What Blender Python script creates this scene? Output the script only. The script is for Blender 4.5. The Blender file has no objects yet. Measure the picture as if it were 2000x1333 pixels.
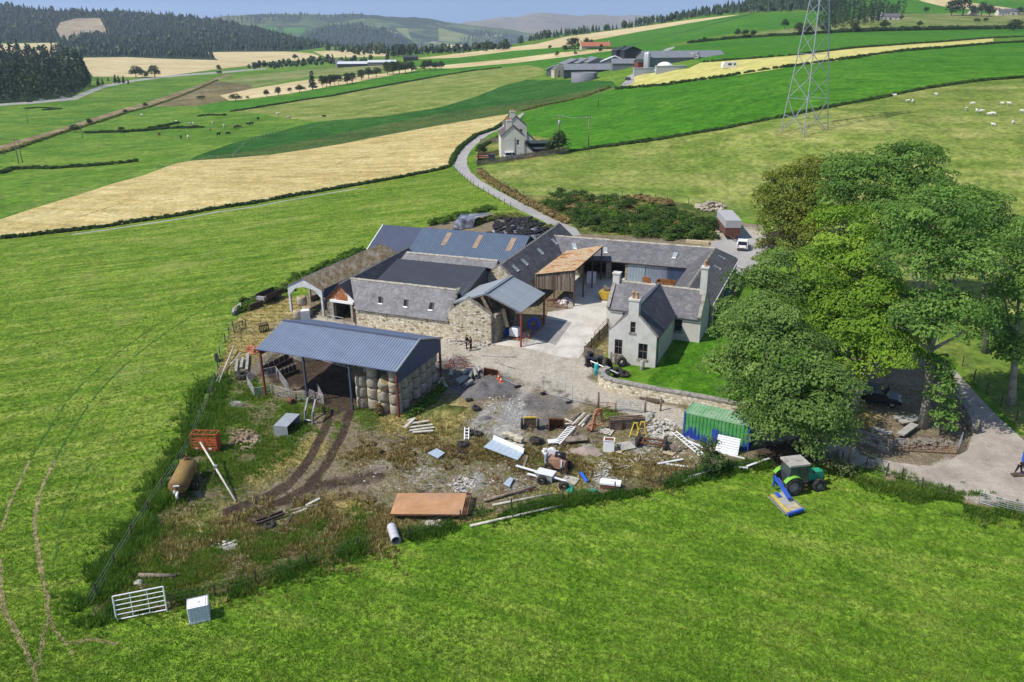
import bpy,math,random
import numpy as np
from mathutils import Vector,Matrix,geometry
random.seed(7); RNG=np.random.default_rng(7)
SC=bpy.context.scene; COL=SC.collection
R=math.radians
# ------------------------------------------------------------------ camera
F_PX,TILT,ROLL,CAMZ=1570.3,R(20.9327),R(-0.48117),35.1765
GA,GB=0.028366,0.029875
cd=np.array([0,math.cos(TILT),-math.sin(TILT)]); _r=np.array([1.,0,0]); _u=np.cross(_r,cd)
cr=math.cos(ROLL)*_r+math.sin(ROLL)*_u; cu=-math.sin(ROLL)*_r+math.cos(ROLL)*_u
cam=bpy.data.cameras.new("camera"); camo=bpy.data.objects.new("camera",cam); COL.objects.link(camo)
cam.sensor_width=36; cam.lens=F_PX/2000*36; cam.clip_start=0.5; cam.clip_end=40000
camo.matrix_world=Matrix(((cr[0],cu[0],-cd[0],0),(cr[1],cu[1],-cd[1],0),(cr[2],cu[2],-cd[2],CAMZ),(0,0,0,1)))
SC.camera=camo
# ------------------------------------------------------------------ sky, sun, exposure
SUN_EL,SUN_AZ=R(52),R(251)
w=bpy.data.worlds.new("World"); SC.world=w; w.use_nodes=True
nt=w.node_tree; bg=nt.nodes["Background"]; sky=nt.nodes.new("ShaderNodeTexSky")
sky.sky_type='NISHITA'; sky.sun_disc=False; sky.sun_elevation=SUN_EL; sky.sun_rotation=SUN_AZ
sky.air_density=1.0; sky.dust_density=0.6; sky.ozone_density=2.0; sky.altitude=200
tc=nt.nodes.new("ShaderNodeTexCoord"); va=nt.nodes.new("ShaderNodeVectorMath"); va.operation='ADD'; va.inputs[1].default_value=(0,0,.42)
nt.links.new(tc.outputs['Generated'],va.inputs[0]); nt.links.new(va.outputs[0],sky.inputs[0])
nt.links.new(sky.outputs[0],bg.inputs[0]); bg.inputs[1].default_value=0.15
sl=bpy.data.lights.new("sun",'SUN'); sl.energy=4.2; sl.angle=R(0.53); sl.color=(1,0.95,0.87)
so=bpy.data.objects.new("sun",sl); COL.objects.link(so)
sdir=Vector((math.sin(SUN_AZ)*math.cos(SUN_EL),math.cos(SUN_AZ)*math.cos(SUN_EL),math.sin(SUN_EL)))
so.rotation_euler=sdir.to_track_quat('Z','Y').to_euler(); so.location=(-60,-20,90)
SC.view_settings.view_transform='Standard'; SC.view_settings.look='None'
SC.view_settings.exposure=0.35; SC.view_settings.gamma=1
HAZE_D=0.5/6800
SC.cycles.max_bounces=6; SC.cycles.volume_bounces=0; SC.cycles.transparent_max_bounces=8
SC.cycles.use_denoising=True
# ------------------------------------------------------------------ ground shape
def rays(u,v):
 u=np.asarray(u,float); v=np.asarray(v,float)
 return cd+cr*((u-1000)/F_PX)[...,None]+cu*((666.5-v)/F_PX)[...,None]
def dplane(u,v,h=0.0):
 d=rays(u,v); hz=np.hypot(d[...,0],d[...,1])
 t=(-GB*85+h-CAMZ)/(d[...,2]-GA*d[...,0]-GB*d[...,1])
 return t*hz
def dref(u,v):
 u=np.asarray(u,float); v=np.asarray(v,float)
 a=np.log(dplane(u,np.maximum(v,300.))); b=np.log(dplane(u,np.full_like(v,302.)))-np.log(dplane(u,np.full_like(v,300.)))
 return a+np.where(v<300,(v-300)*b/2,0)
TU=np.array([-700.,0,500,1000,1500,2000,2700])
TV=np.array([-80.,0,30,60,80,110,150,190,220,256,300,340,400,480])
TD={
-700:[4300,3700,3300,2800,2400,1800,1200,830,720,600,440,330,250],
0:[4300,3700,3300,2800,2400,1800,1150,783,650,505,375,296,225],
500:[4400,3800,3400,2900,2400,1650,960,662,525,402,300,237,184],
1000:[3800,3300,2900,2100,1420,935,634,447,357,283,228,197,164],
1500:[1900,1600,1200,900,690,430,317,260,232,208,193,180,160],
2000:[1900,1600,1200,900,620,402,306,250,228,208,190,180,167],
2700:[1900,1600,1200,900,620,402,316,262,240,222,205,196,185]}
TK=np.array([[math.log(d)-float(dref(u,v)) for d,v in zip(TD[int(u)],TV)]+[0.0] for u in TU])
def pchip(xk,yk,x):
 h=np.diff(xk); dl=np.diff(yk,axis=-1)/h; n=len(xk); m=np.zeros_like(yk)
 w1=2*h[1:]+h[:-1]; w2=h[1:]+2*h[:-1]
 ok=dl[...,:-1]*dl[...,1:]>0
 with np.errstate(all='ignore'):
  mm=(w1+w2)/(w1/dl[...,:-1]+w2/dl[...,1:])
 m[...,1:-1]=np.where(ok,mm,0); m[...,0]=dl[...,0]; m[...,-1]=0 if n==len(TV) else dl[...,-1]
 x=np.clip(x,xk[0],xk[-1]); i=np.clip(np.searchsorted(xk,x,side='right')-1,0,n-2)
 t=(x-xk[i])/h[i]; t2=t*t; t3=t2*t
 def g(a,j):return a[...,j] if a.ndim==1 else a[:,j]
 return(2*t3-3*t2+1)*g(yk,i)+(t3-2*t2+t)*h[i]*g(m,i)+(-2*t3+3*t2)*g(yk,i+1)+(t3-t2)*h[i]*g(m,i+1)
def dist(u,v):
 u=np.atleast_1d(np.asarray(u,float)); v=np.atleast_1d(np.asarray(v,float))
 K=pchip(TV,TK,v)
 n=len(u); k=np.zeros(n); uc=np.clip(u,TU[0],TU[-1]); i=np.clip(np.searchsorted(TU,uc,side='right')-1,0,len(TU)-2)
 t=(uc-TU[i])/(TU[i+1]-TU[i]); ar=np.arange(n)
 im=np.maximum(i-1,0); ip=np.minimum(i+2,len(TU)-1)
 def sl_(a,b):return(K[b,ar]-K[a,ar])/np.maximum(TU[b]-TU[a],1)
 h=TU[i+1]-TU[i]; m0=sl_(im,i+1)*h; m1=sl_(i,ip)*h; t2=t*t; t3=t2*t
 k=(2*t3-3*t2+1)*K[i,ar]+(t3-2*t2+t)*m0+(-2*t3+3*t2)*K[i+1,ar]+(t3-t2)*m1
 k=np.where(v>=480,0,k)
 return np.exp(dref(u,v)+k)
def atv(u,v):
 u=np.atleast_1d(np.asarray(u,float)); v=np.atleast_1d(np.asarray(v,float))
 d=rays(u,v); D=dist(u,v); t=D/np.hypot(d[:,0],d[:,1])
 return np.array([0,0,CAMZ])+d*t[:,None]
def at(u,v,h=0):
 q=atv(u,v)[0]; q[2]+=h; return q
def ath(u,v,h):
 d=rays(u,v); t=(-GB*85+h-CAMZ)/(d[2]-GA*d[0]-GB*d[1]); return np.array([0,0,CAMZ])+d*t
def ray_at(u,v,D):
 d=rays(u,v); return np.array([0,0,CAMZ])+d*(D/math.hypot(d[0],d[1]))
def pxm(u,v):return F_PX/float(np.linalg.norm(at(u,v)-np.array([0,0,CAMZ])))
TH=R(-23.5); E1=np.array([math.cos(TH),math.sin(TH)]); E2=np.array([-math.sin(TH),math.cos(TH)])
def pz(x,y):return GA*x+GB*(y-85)
def W(a,b,h=0):
 q=E1*a+E2*b; return np.array([q[0],q[1],pz(*q)+h])
 # ------------------------------------------------------------------ node materials
def lin(c):return tuple(((x/255)/12.92 if x/255<=.04045 else((x/255+.055)/1.055)**2.4) for x in c)+(1,)
class NT:
 def __init__(s,name,rough=.8,spec=.3,metal=0):
  s.m=bpy.data.materials.new(name); s.m.use_nodes=True; s.t=s.m.node_tree; s.b=s.t.nodes["Principled BSDF"]
  s.b.inputs['Roughness'].default_value=rough; s.b.inputs['Metallic'].default_value=metal
  s.b.inputs['Specular IOR Level'].default_value=spec; s.coord=None
 def n(s,k,**kw):
  o=s.t.nodes.new(k)
  for a,b in kw.items():setattr(o,a,b)
  return o
 def l(s,a,b):s.t.links.new(a,b)
 def P(s,kind='Object'):
  return s.n("ShaderNodeTexCoord").outputs[kind]
 def mp(s,vec,scale=(1,1,1),rot=(0,0,0)):
  m=s.n("ShaderNodeMapping"); m.inputs['Scale'].default_value=scale; m.inputs['Rotation'].default_value=rot
  s.l(vec,m.inputs[0]); return m.outputs[0]
 def noise(s,vec,scale,det=3,rough=.55,dist=0):
  o=s.n("ShaderNodeTexNoise"); o.inputs['Scale'].default_value=scale; o.inputs['Detail'].default_value=det
  o.inputs['Roughness'].default_value=rough; o.inputs['Distortion'].default_value=dist; s.l(vec,o.inputs['Vector']); return o.outputs[0]
 def ramp(s,fac,stops,interp='LINEAR'):
  o=s.n("ShaderNodeValToRGB"); e=o.color_ramp.elements; o.color_ramp.interpolation=interp
  while len(e)<len(stops):e.new(.5)
  for x,(p_,c_) in zip(e,stops):x.position=p_; x.color=c_ if len(c_)==4 else tuple(c_)+(1,)
  s.l(fac,o.inputs[0]); return o.outputs[0]
 def mix(s,fac,a,b,mode='MIX'):
  o=s.n("ShaderNodeMix",data_type='RGBA',blend_type=mode)
  for sock,val in((o.inputs[0],fac),(o.inputs[6],a),(o.inputs[7],b)):
   if hasattr(val,'links'):s.l(val,sock)
   else:sock.default_value=val
  return o.outputs[2]
 def math(s,op,a,b=0.0):
  o=s.n("ShaderNodeMath",operation=op)
  for sock,val in zip(o.inputs,(a,b)):
   if hasattr(val,'links'):s.l(val,sock)
   else:sock.default_value=val
  return o.outputs[0]
 def attr(s,name):return s.n("ShaderNodeAttribute",attribute_name=name)
 def bump(s,h,strength=.5,dist=.05):
  o=s.n("ShaderNodeBump"); o.inputs['Strength'].default_value=strength; o.inputs['Distance'].default_value=dist
  s.l(h,o.inputs['Height']); s.l(o.outputs[0],s.b.inputs['Normal'])
 def out(s,c):
  if hasattr(c,'links'):s.l(c,s.b.inputs['Base Color'])
  else:s.b.inputs['Base Color'].default_value=c
  return s.m
def g3(f,*c):
 n=len(c)-1; return[(f[0]+(f[1]-f[0])*i/n,x) for i,x in enumerate(c)]
_mc={}
def plain(name,rgb,rough=.7,metal=0,var=.25,scale=3.,spec=.3,dirt=None,dscale=1.2,dcut=(.5,.7),bump=0,bscale=20):
 if name in _mc:return _mc[name]
 t=NT(name,rough,spec,metal); p=t.P('Object'); c=tuple(rgb)+(1,)
 n1=t.noise(p,scale,4)
 col=t.ramp(n1,g3((.3,.7),tuple(x*(1-var) for x in rgb),rgb,tuple(min(1,x*(1+var)) for x in rgb)))
 if dirt:
  n2=t.noise(p,dscale,5,.65); col=t.mix(t.ramp(n2,[(dcut[0],(0,0,0)),(dcut[1],(1,1,1))]),col,tuple(dirt)+(1,))
 if bump:t.bump(t.noise(p,bscale,3),bump,.03)
 _mc[name]=t.out(col); return _mc[name]
def grassy(name,stops,s1=.03,s2=.35,s3=2.2,streak=None,patch=None,bump=.35,bd=.12,fine=.5,tram=None):
 t=NT(name,.95,.1); p=t.P('Object')
 a=t.noise(p,s1,4,.6); b=t.noise(p,s2,4,.65)
 f=t.math('ADD',t.math('MULTIPLY',a,.45),t.math('MULTIPLY',b,.55))
 if streak:
  ang,sx,sy,amt=streak
  q=t.mp(t.mp(p,rot=(0,0,ang)),scale=(sx,sy,1)); st=t.noise(q,1,4,.6)
  f=t.math('ADD',t.math('MULTIPLY',f,1-amt),t.math('MULTIPLY',st,amt))
 col=t.ramp(f,g3((.39,.61),*stops))
 c=t.noise(t.mp(p,scale=(1,.8,1)),s3,3,.75); c2=t.noise(t.mp(p,scale=(1,.7,1)),s3*.31,3,.7)
 for cc_,k_ in((c,fine),(c2,fine*.5)):col=t.mix(k_,col,t.ramp(cc_,[(.33,(.30,.33,.22)),(.5,(.97,.97,.95)),(.67,(1.6,1.5,1.35))]),'MULTIPLY')
 if patch:
  for cc,sc,lo,hi,k in patch:
   m_=t.ramp(t.noise(p,sc,5,.65,.4),[(lo,(0,0,0)),(hi,(k,k,k))]); col=t.mix(m_,col,cc+(1,))
 if tram:
  sx=t.n("ShaderNodeSeparateXYZ"); t.l(t.mp(p,rot=(0,0,tram[0])),sx.inputs[0]); fr=t.math('FRACT',t.math('ADD',t.math('DIVIDE',sx.outputs[1],tram[1]),t.math('MULTIPLY',a,.5)))
  col=t.mix(t.ramp(fr,[(0,(tram[3],)*3),(tram[2],(tram[3],)*3),(tram[2]*1.6,(0,0,0)),(1,(0,0,0))]),col,(.02,.04,.004,1))
 if bump:t.bump(c,bump,bd)
 return t.out(col)
 # ------------------------------------------------------------------ mesh helpers
def rotz(a):c,s=math.cos(a),math.sin(a); return np.array([[c,-s,0],[s,c,0],[0,0,1]])
def basis(d,up=(0,0,1)):
 d=np.asarray(d,float); d=d/np.linalg.norm(d); up=np.asarray(up,float)
 x=np.cross(up,d)
 if np.linalg.norm(x)<1e-4:x=np.cross((0,1,0),d)
 x=x/np.linalg.norm(x); return x,np.cross(d,x),d
class MB:
 def __init__(s):s.v=[]; s.f=[]; s.mi=[]; s.cur=0; s.sm=[]; s.smooth=False
 def add(s,vs,fs):
  o=len(s.v); s.v+=[tuple(map(float,q)) for q in vs]
  for f in fs:s.f.append(tuple(i+o for i in f)); s.mi.append(s.cur); s.sm.append(s.smooth)
  return s
 def box(s,c,size,rz=0,rot=None):
  h=np.asarray(size)/2; M=rotz(rz) if rot is None else rot
  vs=[np.asarray(c)+M@(h*np.array(k)) for k in((-1,-1,-1),(1,-1,-1),(1,1,-1),(-1,1,-1),(-1,-1,1),(1,-1,1),(1,1,1),(-1,1,1))]
  return s.add(vs,[(3,2,1,0),(4,5,6,7),(0,1,5,4),(1,2,6,5),(2,3,7,6),(3,0,4,7)])
 def bar(s,p,q,w=.1,h=None,up=(0,0,1)):
  p=np.asarray(p,float); q=np.asarray(q,float); h=h or w; x,y,d=basis(q-p,up)
  vs=[e+x*a*w/2+y*b*h/2 for e in(p,q) for a,b in((-1,-1),(1,-1),(1,1),(-1,1))]
  return s.add(vs,[(3,2,1,0),(4,5,6,7),(0,1,5,4),(1,2,6,5),(2,3,7,6),(3,0,4,7)])
 def tube(s,pts,r=.05,n=8,r2=None,caps=True):
  pts=[np.asarray(p,float) for p in pts]; m=len(pts); vs=[]
  rr=np.linspace(r,r if r2 is None else r2,m) if not hasattr(r,'__len__') else r
  for i,p in enumerate(pts):
   d=pts[min(i+1,m-1)]-pts[max(i-1,0)]; x,y,_=basis(d,(0.013,.02,1))
   vs+=[p+(x*math.cos(2*math.pi*k/n)+y*math.sin(2*math.pi*k/n))*rr[i] for k in range(n)]
  fs=[(i*n+k,i*n+(k+1)%n,(i+1)*n+(k+1)%n,(i+1)*n+k) for i in range(m-1) for k in range(n)]
  if caps:fs+=[tuple(range(n-1,-1,-1)),tuple(range((m-1)*n,m*n))]
  sm=s.smooth; s.smooth=n>6; s.add(vs,fs); s.smooth=sm
  if caps and n>6:s.sm[-1]=s.sm[-2]=False
  return s
 def pipe(s,p,q,ro,ri,n=14):
  p=np.asarray(p,float); q=np.asarray(q,float); x,y,_=basis(q-p,(0.013,.02,1)); vs=[]
  for c,r in((p,ri),(p,ro),(q,ro),(q,ri)):
   vs+=[c+(x*math.cos(2*math.pi*k/n)+y*math.sin(2*math.pi*k/n))*r for k in range(n)]
  return s.add(vs,[(a*n+k,a*n+(k+1)%n,((a+1)%4)*n+(k+1)%n,((a+1)%4)*n+k) for a in range(4) for k in range(n)])
 def ring(s,c,Rr,r,axis=(0,0,1),n=24,m=8,flat=1.0,lug=0):
  x,y,d=basis(axis,(0.02,1,0.01)); c=np.asarray(c,float); vs=[]
  for i in range(n):
   a=2*math.pi*i/n; ca=x*math.cos(a)+y*math.sin(a)
   k=1+lug*(i%2)
   for j in range(m):
    b=2*math.pi*j/m; rr=math.copysign(abs(math.cos(b))**.6,math.cos(b)); zz=math.copysign(abs(math.sin(b))**.6,math.sin(b))
    vs.append(c+ca*(Rr+rr*r*(k if rr>0 else 1))+d*zz*r*flat)
  sm=s.smooth; s.smooth=lug==0
  s.add(vs,[(i*m+j,((i+1)%n)*m+j,((i+1)%n)*m+(j+1)%m,i*m+(j+1)%m) for i in range(n) for j in range(m)]); s.smooth=sm
  return s
 def disc(s,c,r,axis=(0,0,1),n=20,th=.02):
  x,y,d=basis(axis,(0.02,1,0.01)); c=np.asarray(c,float)
  return s.tube([c-d*th/2,c+d*th/2],r,n)
 def lathe(s,prof,c=(0,0,0),n=20,sx=1,sy=1):
  vs=[(c[0]+r*math.cos(2*math.pi*k/n)*sx,c[1]+r*math.sin(2*math.pi*k/n)*sy,c[2]+z) for r,z in prof for k in range(n)]
  m=len(prof); sm=s.smooth; s.smooth=True
  s.add(vs,[(i*n+k,i*n+(k+1)%n,(i+1)*n+(k+1)%n,(i+1)*n+k) for i in range(m-1) for k in range(n)]); s.smooth=sm
  return s.add(vs[:n],[tuple(range(n-1,-1,-1))]).add(vs[-n:],[tuple(range(n))])
 def face(s,*pts):return s.add(pts,[tuple(range(len(pts)))])
 def slab(s,pts,th,up=(0,0,1)):
  pts=[np.asarray(p,float) for p in pts]; n=len(pts); d=np.asarray(up,float)*th
  return s.add(pts+[p-d for p in pts],[tuple(range(n)),tuple(range(2*n-1,n-1,-1))]+[(i,i+n,(i+1)%n+n,(i+1)%n) for i in range(n)])
 def prism(s,poly,a,b):
  a=np.asarray(a,float); b=np.asarray(b,float); n=len(poly); P_=[np.asarray(p,float) for p in poly]
  return s.add([p+a for p in P_]+[p+b for p in P_],[tuple(range(n-1,-1,-1)),tuple(range(n,2*n))]+[(i,(i+1)%n,(i+1)%n+n,i+n) for i in range(n)])
 def blob(s,c,r,sub=2,amp=.2,sc=1.5,seed=0,squash=1):
  import mathutils
  me=_ico(sub); vs=[]
  for p in me[0]:
   k=1+amp*mathutils.noise.noise(Vector(p)*sc+Vector((seed*7.3,seed*3.1,seed)))*1.6
   q=np.asarray(p)*k*np.asarray(r if hasattr(r,'__len__') else(r,r,r*squash)); vs.append(np.asarray(c)+q)
  return s.add(vs,me[1])
_icoc={}
def _ico(sub):
 if sub not in _icoc:
  import bmesh
  b=bmesh.new(); bmesh.ops.create_icosphere(b,subdivisions=sub,radius=1)
  b.verts.index_update(); _icoc[sub]=([tuple(v.co) for v in b.verts],[tuple(v.index for v in f.verts) for f in b.faces]); b.free()
 return _icoc[sub]
def raw_mesh(name,v,f,mats,mi=None,smooth=False,uv=None):
 me=bpy.data.meshes.new(name); v=np.asarray(v,np.float32)
 me.vertices.add(len(v)); me.vertices.foreach_set('co',v.ravel())
 if isinstance(f,np.ndarray):tot=np.full(len(f),f.shape[1]); idx=f.ravel()
 else:tot=np.array([len(q) for q in f]); idx=np.array([i for q in f for i in q])
 me.loops.add(len(idx)); me.loops.foreach_set('vertex_index',idx.astype(np.int32))
 me.polygons.add(len(tot)); me.polygons.foreach_set('loop_start',np.concatenate([[0],np.cumsum(tot)[:-1]]).astype(np.int32))
 for m in mats:me.materials.append(m)
 if mi is not None:me.polygons.foreach_set('material_index',np.asarray(mi,np.int32))
 me.polygons.foreach_set('use_smooth',np.full(len(tot),smooth) if not hasattr(smooth,'__len__') else np.asarray(smooth,bool))
 if uv is not None:
  me.uv_layers.new(name='UVMap').data.foreach_set('uv',np.asarray(uv,np.float32).ravel())
 me.update(calc_edges=True); return me
def auto_uv(v,f):
 uv=[]
 for q in f:
  P_=v[list(q)]; nrm=np.zeros(3)
  for i in range(1,len(q)-1):nrm+=np.cross(P_[i]-P_[0],P_[i+1]-P_[0])
  l=np.linalg.norm(nrm); nrm=nrm/l if l>1e-12 else np.array([0,0,1.])
  h=math.hypot(nrm[0],nrm[1])
  tx=np.array([-nrm[1],nrm[0],0])/h if h>.05 else np.array([1.,0,0])
  ty=np.cross(nrm,tx); uv.append(np.stack([P_@tx,P_@ty],1))
 return np.concatenate(uv)
 # ------------------------------------------------------------------ things and parts
ORG={}
def tagp(o,label=None,cat=None,group=None,kind=None):
 for k,x in(('label',label),('category',cat),('group',group),('kind',kind)):
  if x:o[k]=x
 return o
def thing(name,label,cat,loc=(0,0,0),rz=0,group=None,world=False):
 o=bpy.data.objects.new(name,None); COL.objects.link(o); o.location=tuple(loc); o.rotation_euler=(0,0,rz); o.empty_display_size=.3
 ORG[o.name]=np.asarray(loc,float) if world else None
 return tagp(o,label,cat,group)
def _root(o):
 while o.parent:o=o.parent
 return o
def part(mb,name,mat,parent=None,label=None,uv=True,kind=None):
 """link a mesh under its thing; a thing made with world=True takes world coordinates"""
 mats=mat if isinstance(mat,(list,tuple)) else[mat]
 v=np.array(mb.v,float) if mb.v else np.zeros((0,3))
 if parent is not None and ORG.get(_root(parent).name) is not None:v=v-ORG[_root(parent).name]
 me=raw_mesh(name,v,mb.f,mats,mb.mi,mb.sm,auto_uv(v,mb.f) if uv and mb.f else None)
 o=bpy.data.objects.new(name,me); COL.objects.link(o)
 if parent is not None:o.parent=parent
 if label:o['label']=label
 if kind:o['kind']=kind
 return o
def single(mb,name,mat,label,cat,loc=(0,0,0),rz=0,group=None,world=False,kind=None,uv=True):
 """a thing that is one mesh; with world=True its vertices are world coordinates and loc its base"""
 mats=mat if isinstance(mat,(list,tuple)) else[mat]
 v=np.array(mb.v,float)
 if world:v=v-np.asarray(loc,float)
 me=raw_mesh(name,v,mb.f,mats,mb.mi,mb.sm,auto_uv(v,mb.f) if uv else None)
 o=bpy.data.objects.new(name,me); COL.objects.link(o); o.location=tuple(loc); o.rotation_euler=(0,0,rz)
 return tagp(o,label,cat,group,kind)
def dup(root,loc,rz=0,label=None,group=None,scale=None):
 r=root.copy(); COL.objects.link(r); r.location=tuple(loc); r.rotation_euler=(0,0,rz)
 if scale is not None:r.scale=(scale,)*3 if not hasattr(scale,'__len__') else scale
 if label:r['label']=label
 if group:r['group']=group
 for ch in root.children:
  c=ch.copy(); COL.objects.link(c); c.parent=r
  for g_ in ch.children:
   d=g_.copy(); COL.objects.link(d); d.parent=c
 return r
def struct(me,name,kind='structure'):
 o=bpy.data.objects.new(name,me); COL.objects.link(o); o['kind']=kind; return o
 # ------------------------------------------------------------------ ground: fields, roads and yards, all traced onto one continuous surface
def G(name,*st,**kw):return grassy(name,st,**kw)
GR_NEAR=G('near_grass',(.070,.145,.010),(.122,.200,.020),(.205,.258,.05),s1=.04,s2=.22,s3=2.6,streak=(R(-20),.05,.9,.55),fine=.75,bump=.6,bd=.25,
patch=[((.30,.30,.10),.10,.56,.76,.55)])
GR_FRONT=G('front_grass',(.066,.155,.009),(.122,.225,.018),(.205,.28,.045),s1=.05,s2=.35,s3=3.0,streak=(R(25),.10,1.0,.5),fine=.75,bump=.7,bd=.25,
patch=[((.25,.27,.08),.16,.60,.80,.4)])
GR_VALLEY=G('valley_grass',(.055,.14,.010),(.092,.185,.016),(.15,.225,.032),s1=.012,s2=.06,s3=.5,fine=.6,bump=.2,patch=[((.05,.11,.015),.05,.58,.7,.6)])
GR_RICH=G('rich_grass',(.030,.120,.003),(.046,.160,.007),(.078,.195,.014),s1=.012,s2=.1,s3=.6,streak=(R(12),.02,.2,.3),fine=.6,bump=.2,tram=(R(-24),22,.022,.35))
GR_PALE=G('pale_pasture',(.095,.155,.022),(.165,.21,.045),(.27,.275,.09),s1=.02,s2=.08,s3=.9,streak=(R(15),.012,.12,.4),fine=.6,bump=.25)
GR_OLIVE=G('olive_pasture',(.10,.15,.03),(.17,.20,.06),(.24,.24,.10),s1=.01,s2=.05,s3=.4,fine=.5,bump=.15)
CROP=G('turnip_crop',(.012,.065,.006),(.025,.100,.011),(.055,.145,.022),s1=.014,s2=.12,s3=.9,streak=(R(20),.02,.35,.3),fine=.9,bump=.4,tram=(R(-18),3.5,.15,.25))
CROP2=G('turnip_crop_edge',(.035,.075,.014),(.06,.10,.022),(.09,.12,.032),s1=.014,s2=.12,s3=.9,fine=.8,bump=.4)
BARLEY=G('barley',(.33,.25,.095),(.44,.355,.15),(.53,.445,.22),s1=.015,s2=.1,s3=1.2,streak=(R(22),.012,.3,.5),fine=.5,bump=.3,tram=(R(-26),19,.02,.28))
BARLEY_FAR=G('barley_far',(.42,.33,.165),(.49,.40,.215),(.55,.46,.27),s1=.004,s2=.02,s3=.1,fine=.2,bump=0)
STUBBLE=G('stubble',(.38,.36,.10),(.47,.435,.14),(.56,.50,.20),s1=.01,s2=.06,s3=.3,streak=(R(12),.01,.2,.45),fine=.3,bump=.1,tram=(R(-14),7,.12,.18))
MOOR=G('moor',(.085,.085,.035),(.15,.125,.06),(.22,.19,.09),s1=.01,s2=.06,s3=.4,fine=.6,bump=.3)
RAILBED=G('railbed',(.11,.085,.045),(.20,.15,.085),(.30,.245,.14),s1=.02,s2=.08,s3=.4,streak=(R(50),.01,.25,.5),fine=.5,bump=.3)
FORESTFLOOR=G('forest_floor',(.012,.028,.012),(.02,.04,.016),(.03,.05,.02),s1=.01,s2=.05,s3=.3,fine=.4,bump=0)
FELLED=G('felled',(.24,.19,.14),(.32,.26,.18),(.36,.31,.20),s1=.004,s2=.02,s3=.1,fine=.4,bump=0)
LAWN=G('lawn_grass',(.04,.12,.006),(.065,.17,.010),(.11,.21,.02),s1=.08,s2=.5,s3=3.5,fine=.7,bump=.5,bd=.08)
VERGE=G('verge',(.05,.13,.012),(.12,.16,.03),(.30,.25,.09),s1=.05,s2=.4,s3=2,fine=.8,bump=.6)
GORSEFLOOR=G('gorse_floor',(.05,.08,.015),(.13,.14,.04),(.25,.22,.08),s1=.05,s2=.3,s3=2,fine=.8,bump=.6)
def road_mat(name,a,b,c,s2=.3,cr=(.12,.11,.10)):
 t=NT(name,.9,.2); p=t.P('Object'); n1=t.noise(p,s2,5,.65); n2=t.noise(p,6,3,.7)
 col=t.ramp(n1,g3((.3,.7),a,b,c)); col=t.mix(.5,col,t.ramp(n2,[(.3,(.6,.6,.6)),(.7,(1.3,1.3,1.3))]),'MULTIPLY')
 col=t.mix(t.ramp(t.noise(p,.9,5,.7,1),[(.62,(0,0,0)),(.70,(.7,.7,.7))]),col,cr+(1,)); t.bump(n2,.3,.03); return t.out(col)
LANE=road_mat('lane_asphalt',(.25,.235,.22),(.31,.295,.275),(.37,.35,.33),.12,(.22,.21,.19))
CONCRETE=road_mat('yard_concrete',(.37,.34,.29),(.49,.455,.395),(.56,.53,.47),.35,(.30,.27,.22))
CONC_DARK=road_mat('dark_concrete',(.19,.185,.17),(.24,.23,.215),(.30,.285,.26),.4,(.13,.125,.115))
TARMAC=road_mat('farm_road',(.25,.215,.18),(.33,.285,.24),(.41,.365,.31),.4,(.19,.16,.13))
def yard_mat():
 t=NT('yard_ground',.95,.15); p=t.P('Object')
 n1=t.noise(p,.5,6,.7); n2=t.noise(p,2.6,4,.7); n3=t.noise(p,8,3,.7)
 nn=t.math('ADD',t.math('MULTIPLY',n1,.5),t.math('MULTIPLY',n2,.5))
 col=t.ramp(nn,g3((.33,.67),(.115,.088,.058),(.215,.17,.115),(.33,.28,.195)))
 weed=t.ramp(t.noise(p,.9,5,.7,.5),[(.54,(0,0,0)),(.62,(.6,.6,.6))]); col=t.mix(weed,col,(.12,.145,.035,1))
 a1=t.attr('mask_a'); a2=t.attr('mask_b'); s1=t.n("ShaderNodeSeparateColor"); s2=t.n("ShaderNodeSeparateColor")
 t.l(a1 .outputs[0],s1 .inputs[0]); t.l(a2 .outputs[0],s2 .inputs[0])
 def layer(col,m,stops,lo=.35,hi=.62,sc=1.3,amp=1.1):
  k=t.math('ADD',m,t.math('MULTIPLY',t.math('SUBTRACT',t.noise(p,sc,5,.72,.3),.5),amp))
  k=t.math('MULTIPLY',t.ramp(k,[(lo,(0,0,0)),(hi,(1,1,1))]),t.ramp(m,[(.02,(0,0,0)),(.15,(1,1,1))]))
  return t.mix(k,col,t.ramp(nn,g3((.33,.67),*stops)))
 col=layer(col,s1 .outputs[1],[(.028,.075,.007),(.070,.150,.012),(.15,.19,.035)],amp=1.5,sc=.8)
 col=layer(col,s1 .outputs[2],[(.20,.145,.05),(.36,.275,.105),(.52,.43,.21)],amp=1.4)
 col=layer(col,a1 .outputs[3],[(.16,.155,.145),(.30,.29,.265),(.48,.465,.43)],amp=1.6)
 col=layer(col,s2 .outputs[0],[(.31,.27,.205),(.42,.375,.30),(.53,.485,.41)],.4,.6,.8,.8)
 col=layer(col,s2 .outputs[1],[(.085,.08,.075),(.15,.142,.135),(.22,.21,.20)],amp=1.0)
 col=layer(col,s1 .outputs[0],[(.030,.021,.014),(.060,.042,.028),(.11,.08,.055)],amp=.9)
 k3=t.math('SUBTRACT',.85,t.math('MULTIPLY',s2 .outputs[0],.45)); col=t.mix(k3,col,t.ramp(n3,[(.30,(.35,.35,.35)),(.5,(.95,.95,.95)),(.72,(1.6,1.6,1.6))]),'MULTIPLY')
 t.bump(t.math('ADD',n3,t.math('MULTIPLY',n2,2)),.9,.12); return t.out(col)
YARD=yard_mat()
HB=[(1000,222),(986,241),(965,254),(930,266),(902,287),(880,317)]
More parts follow.
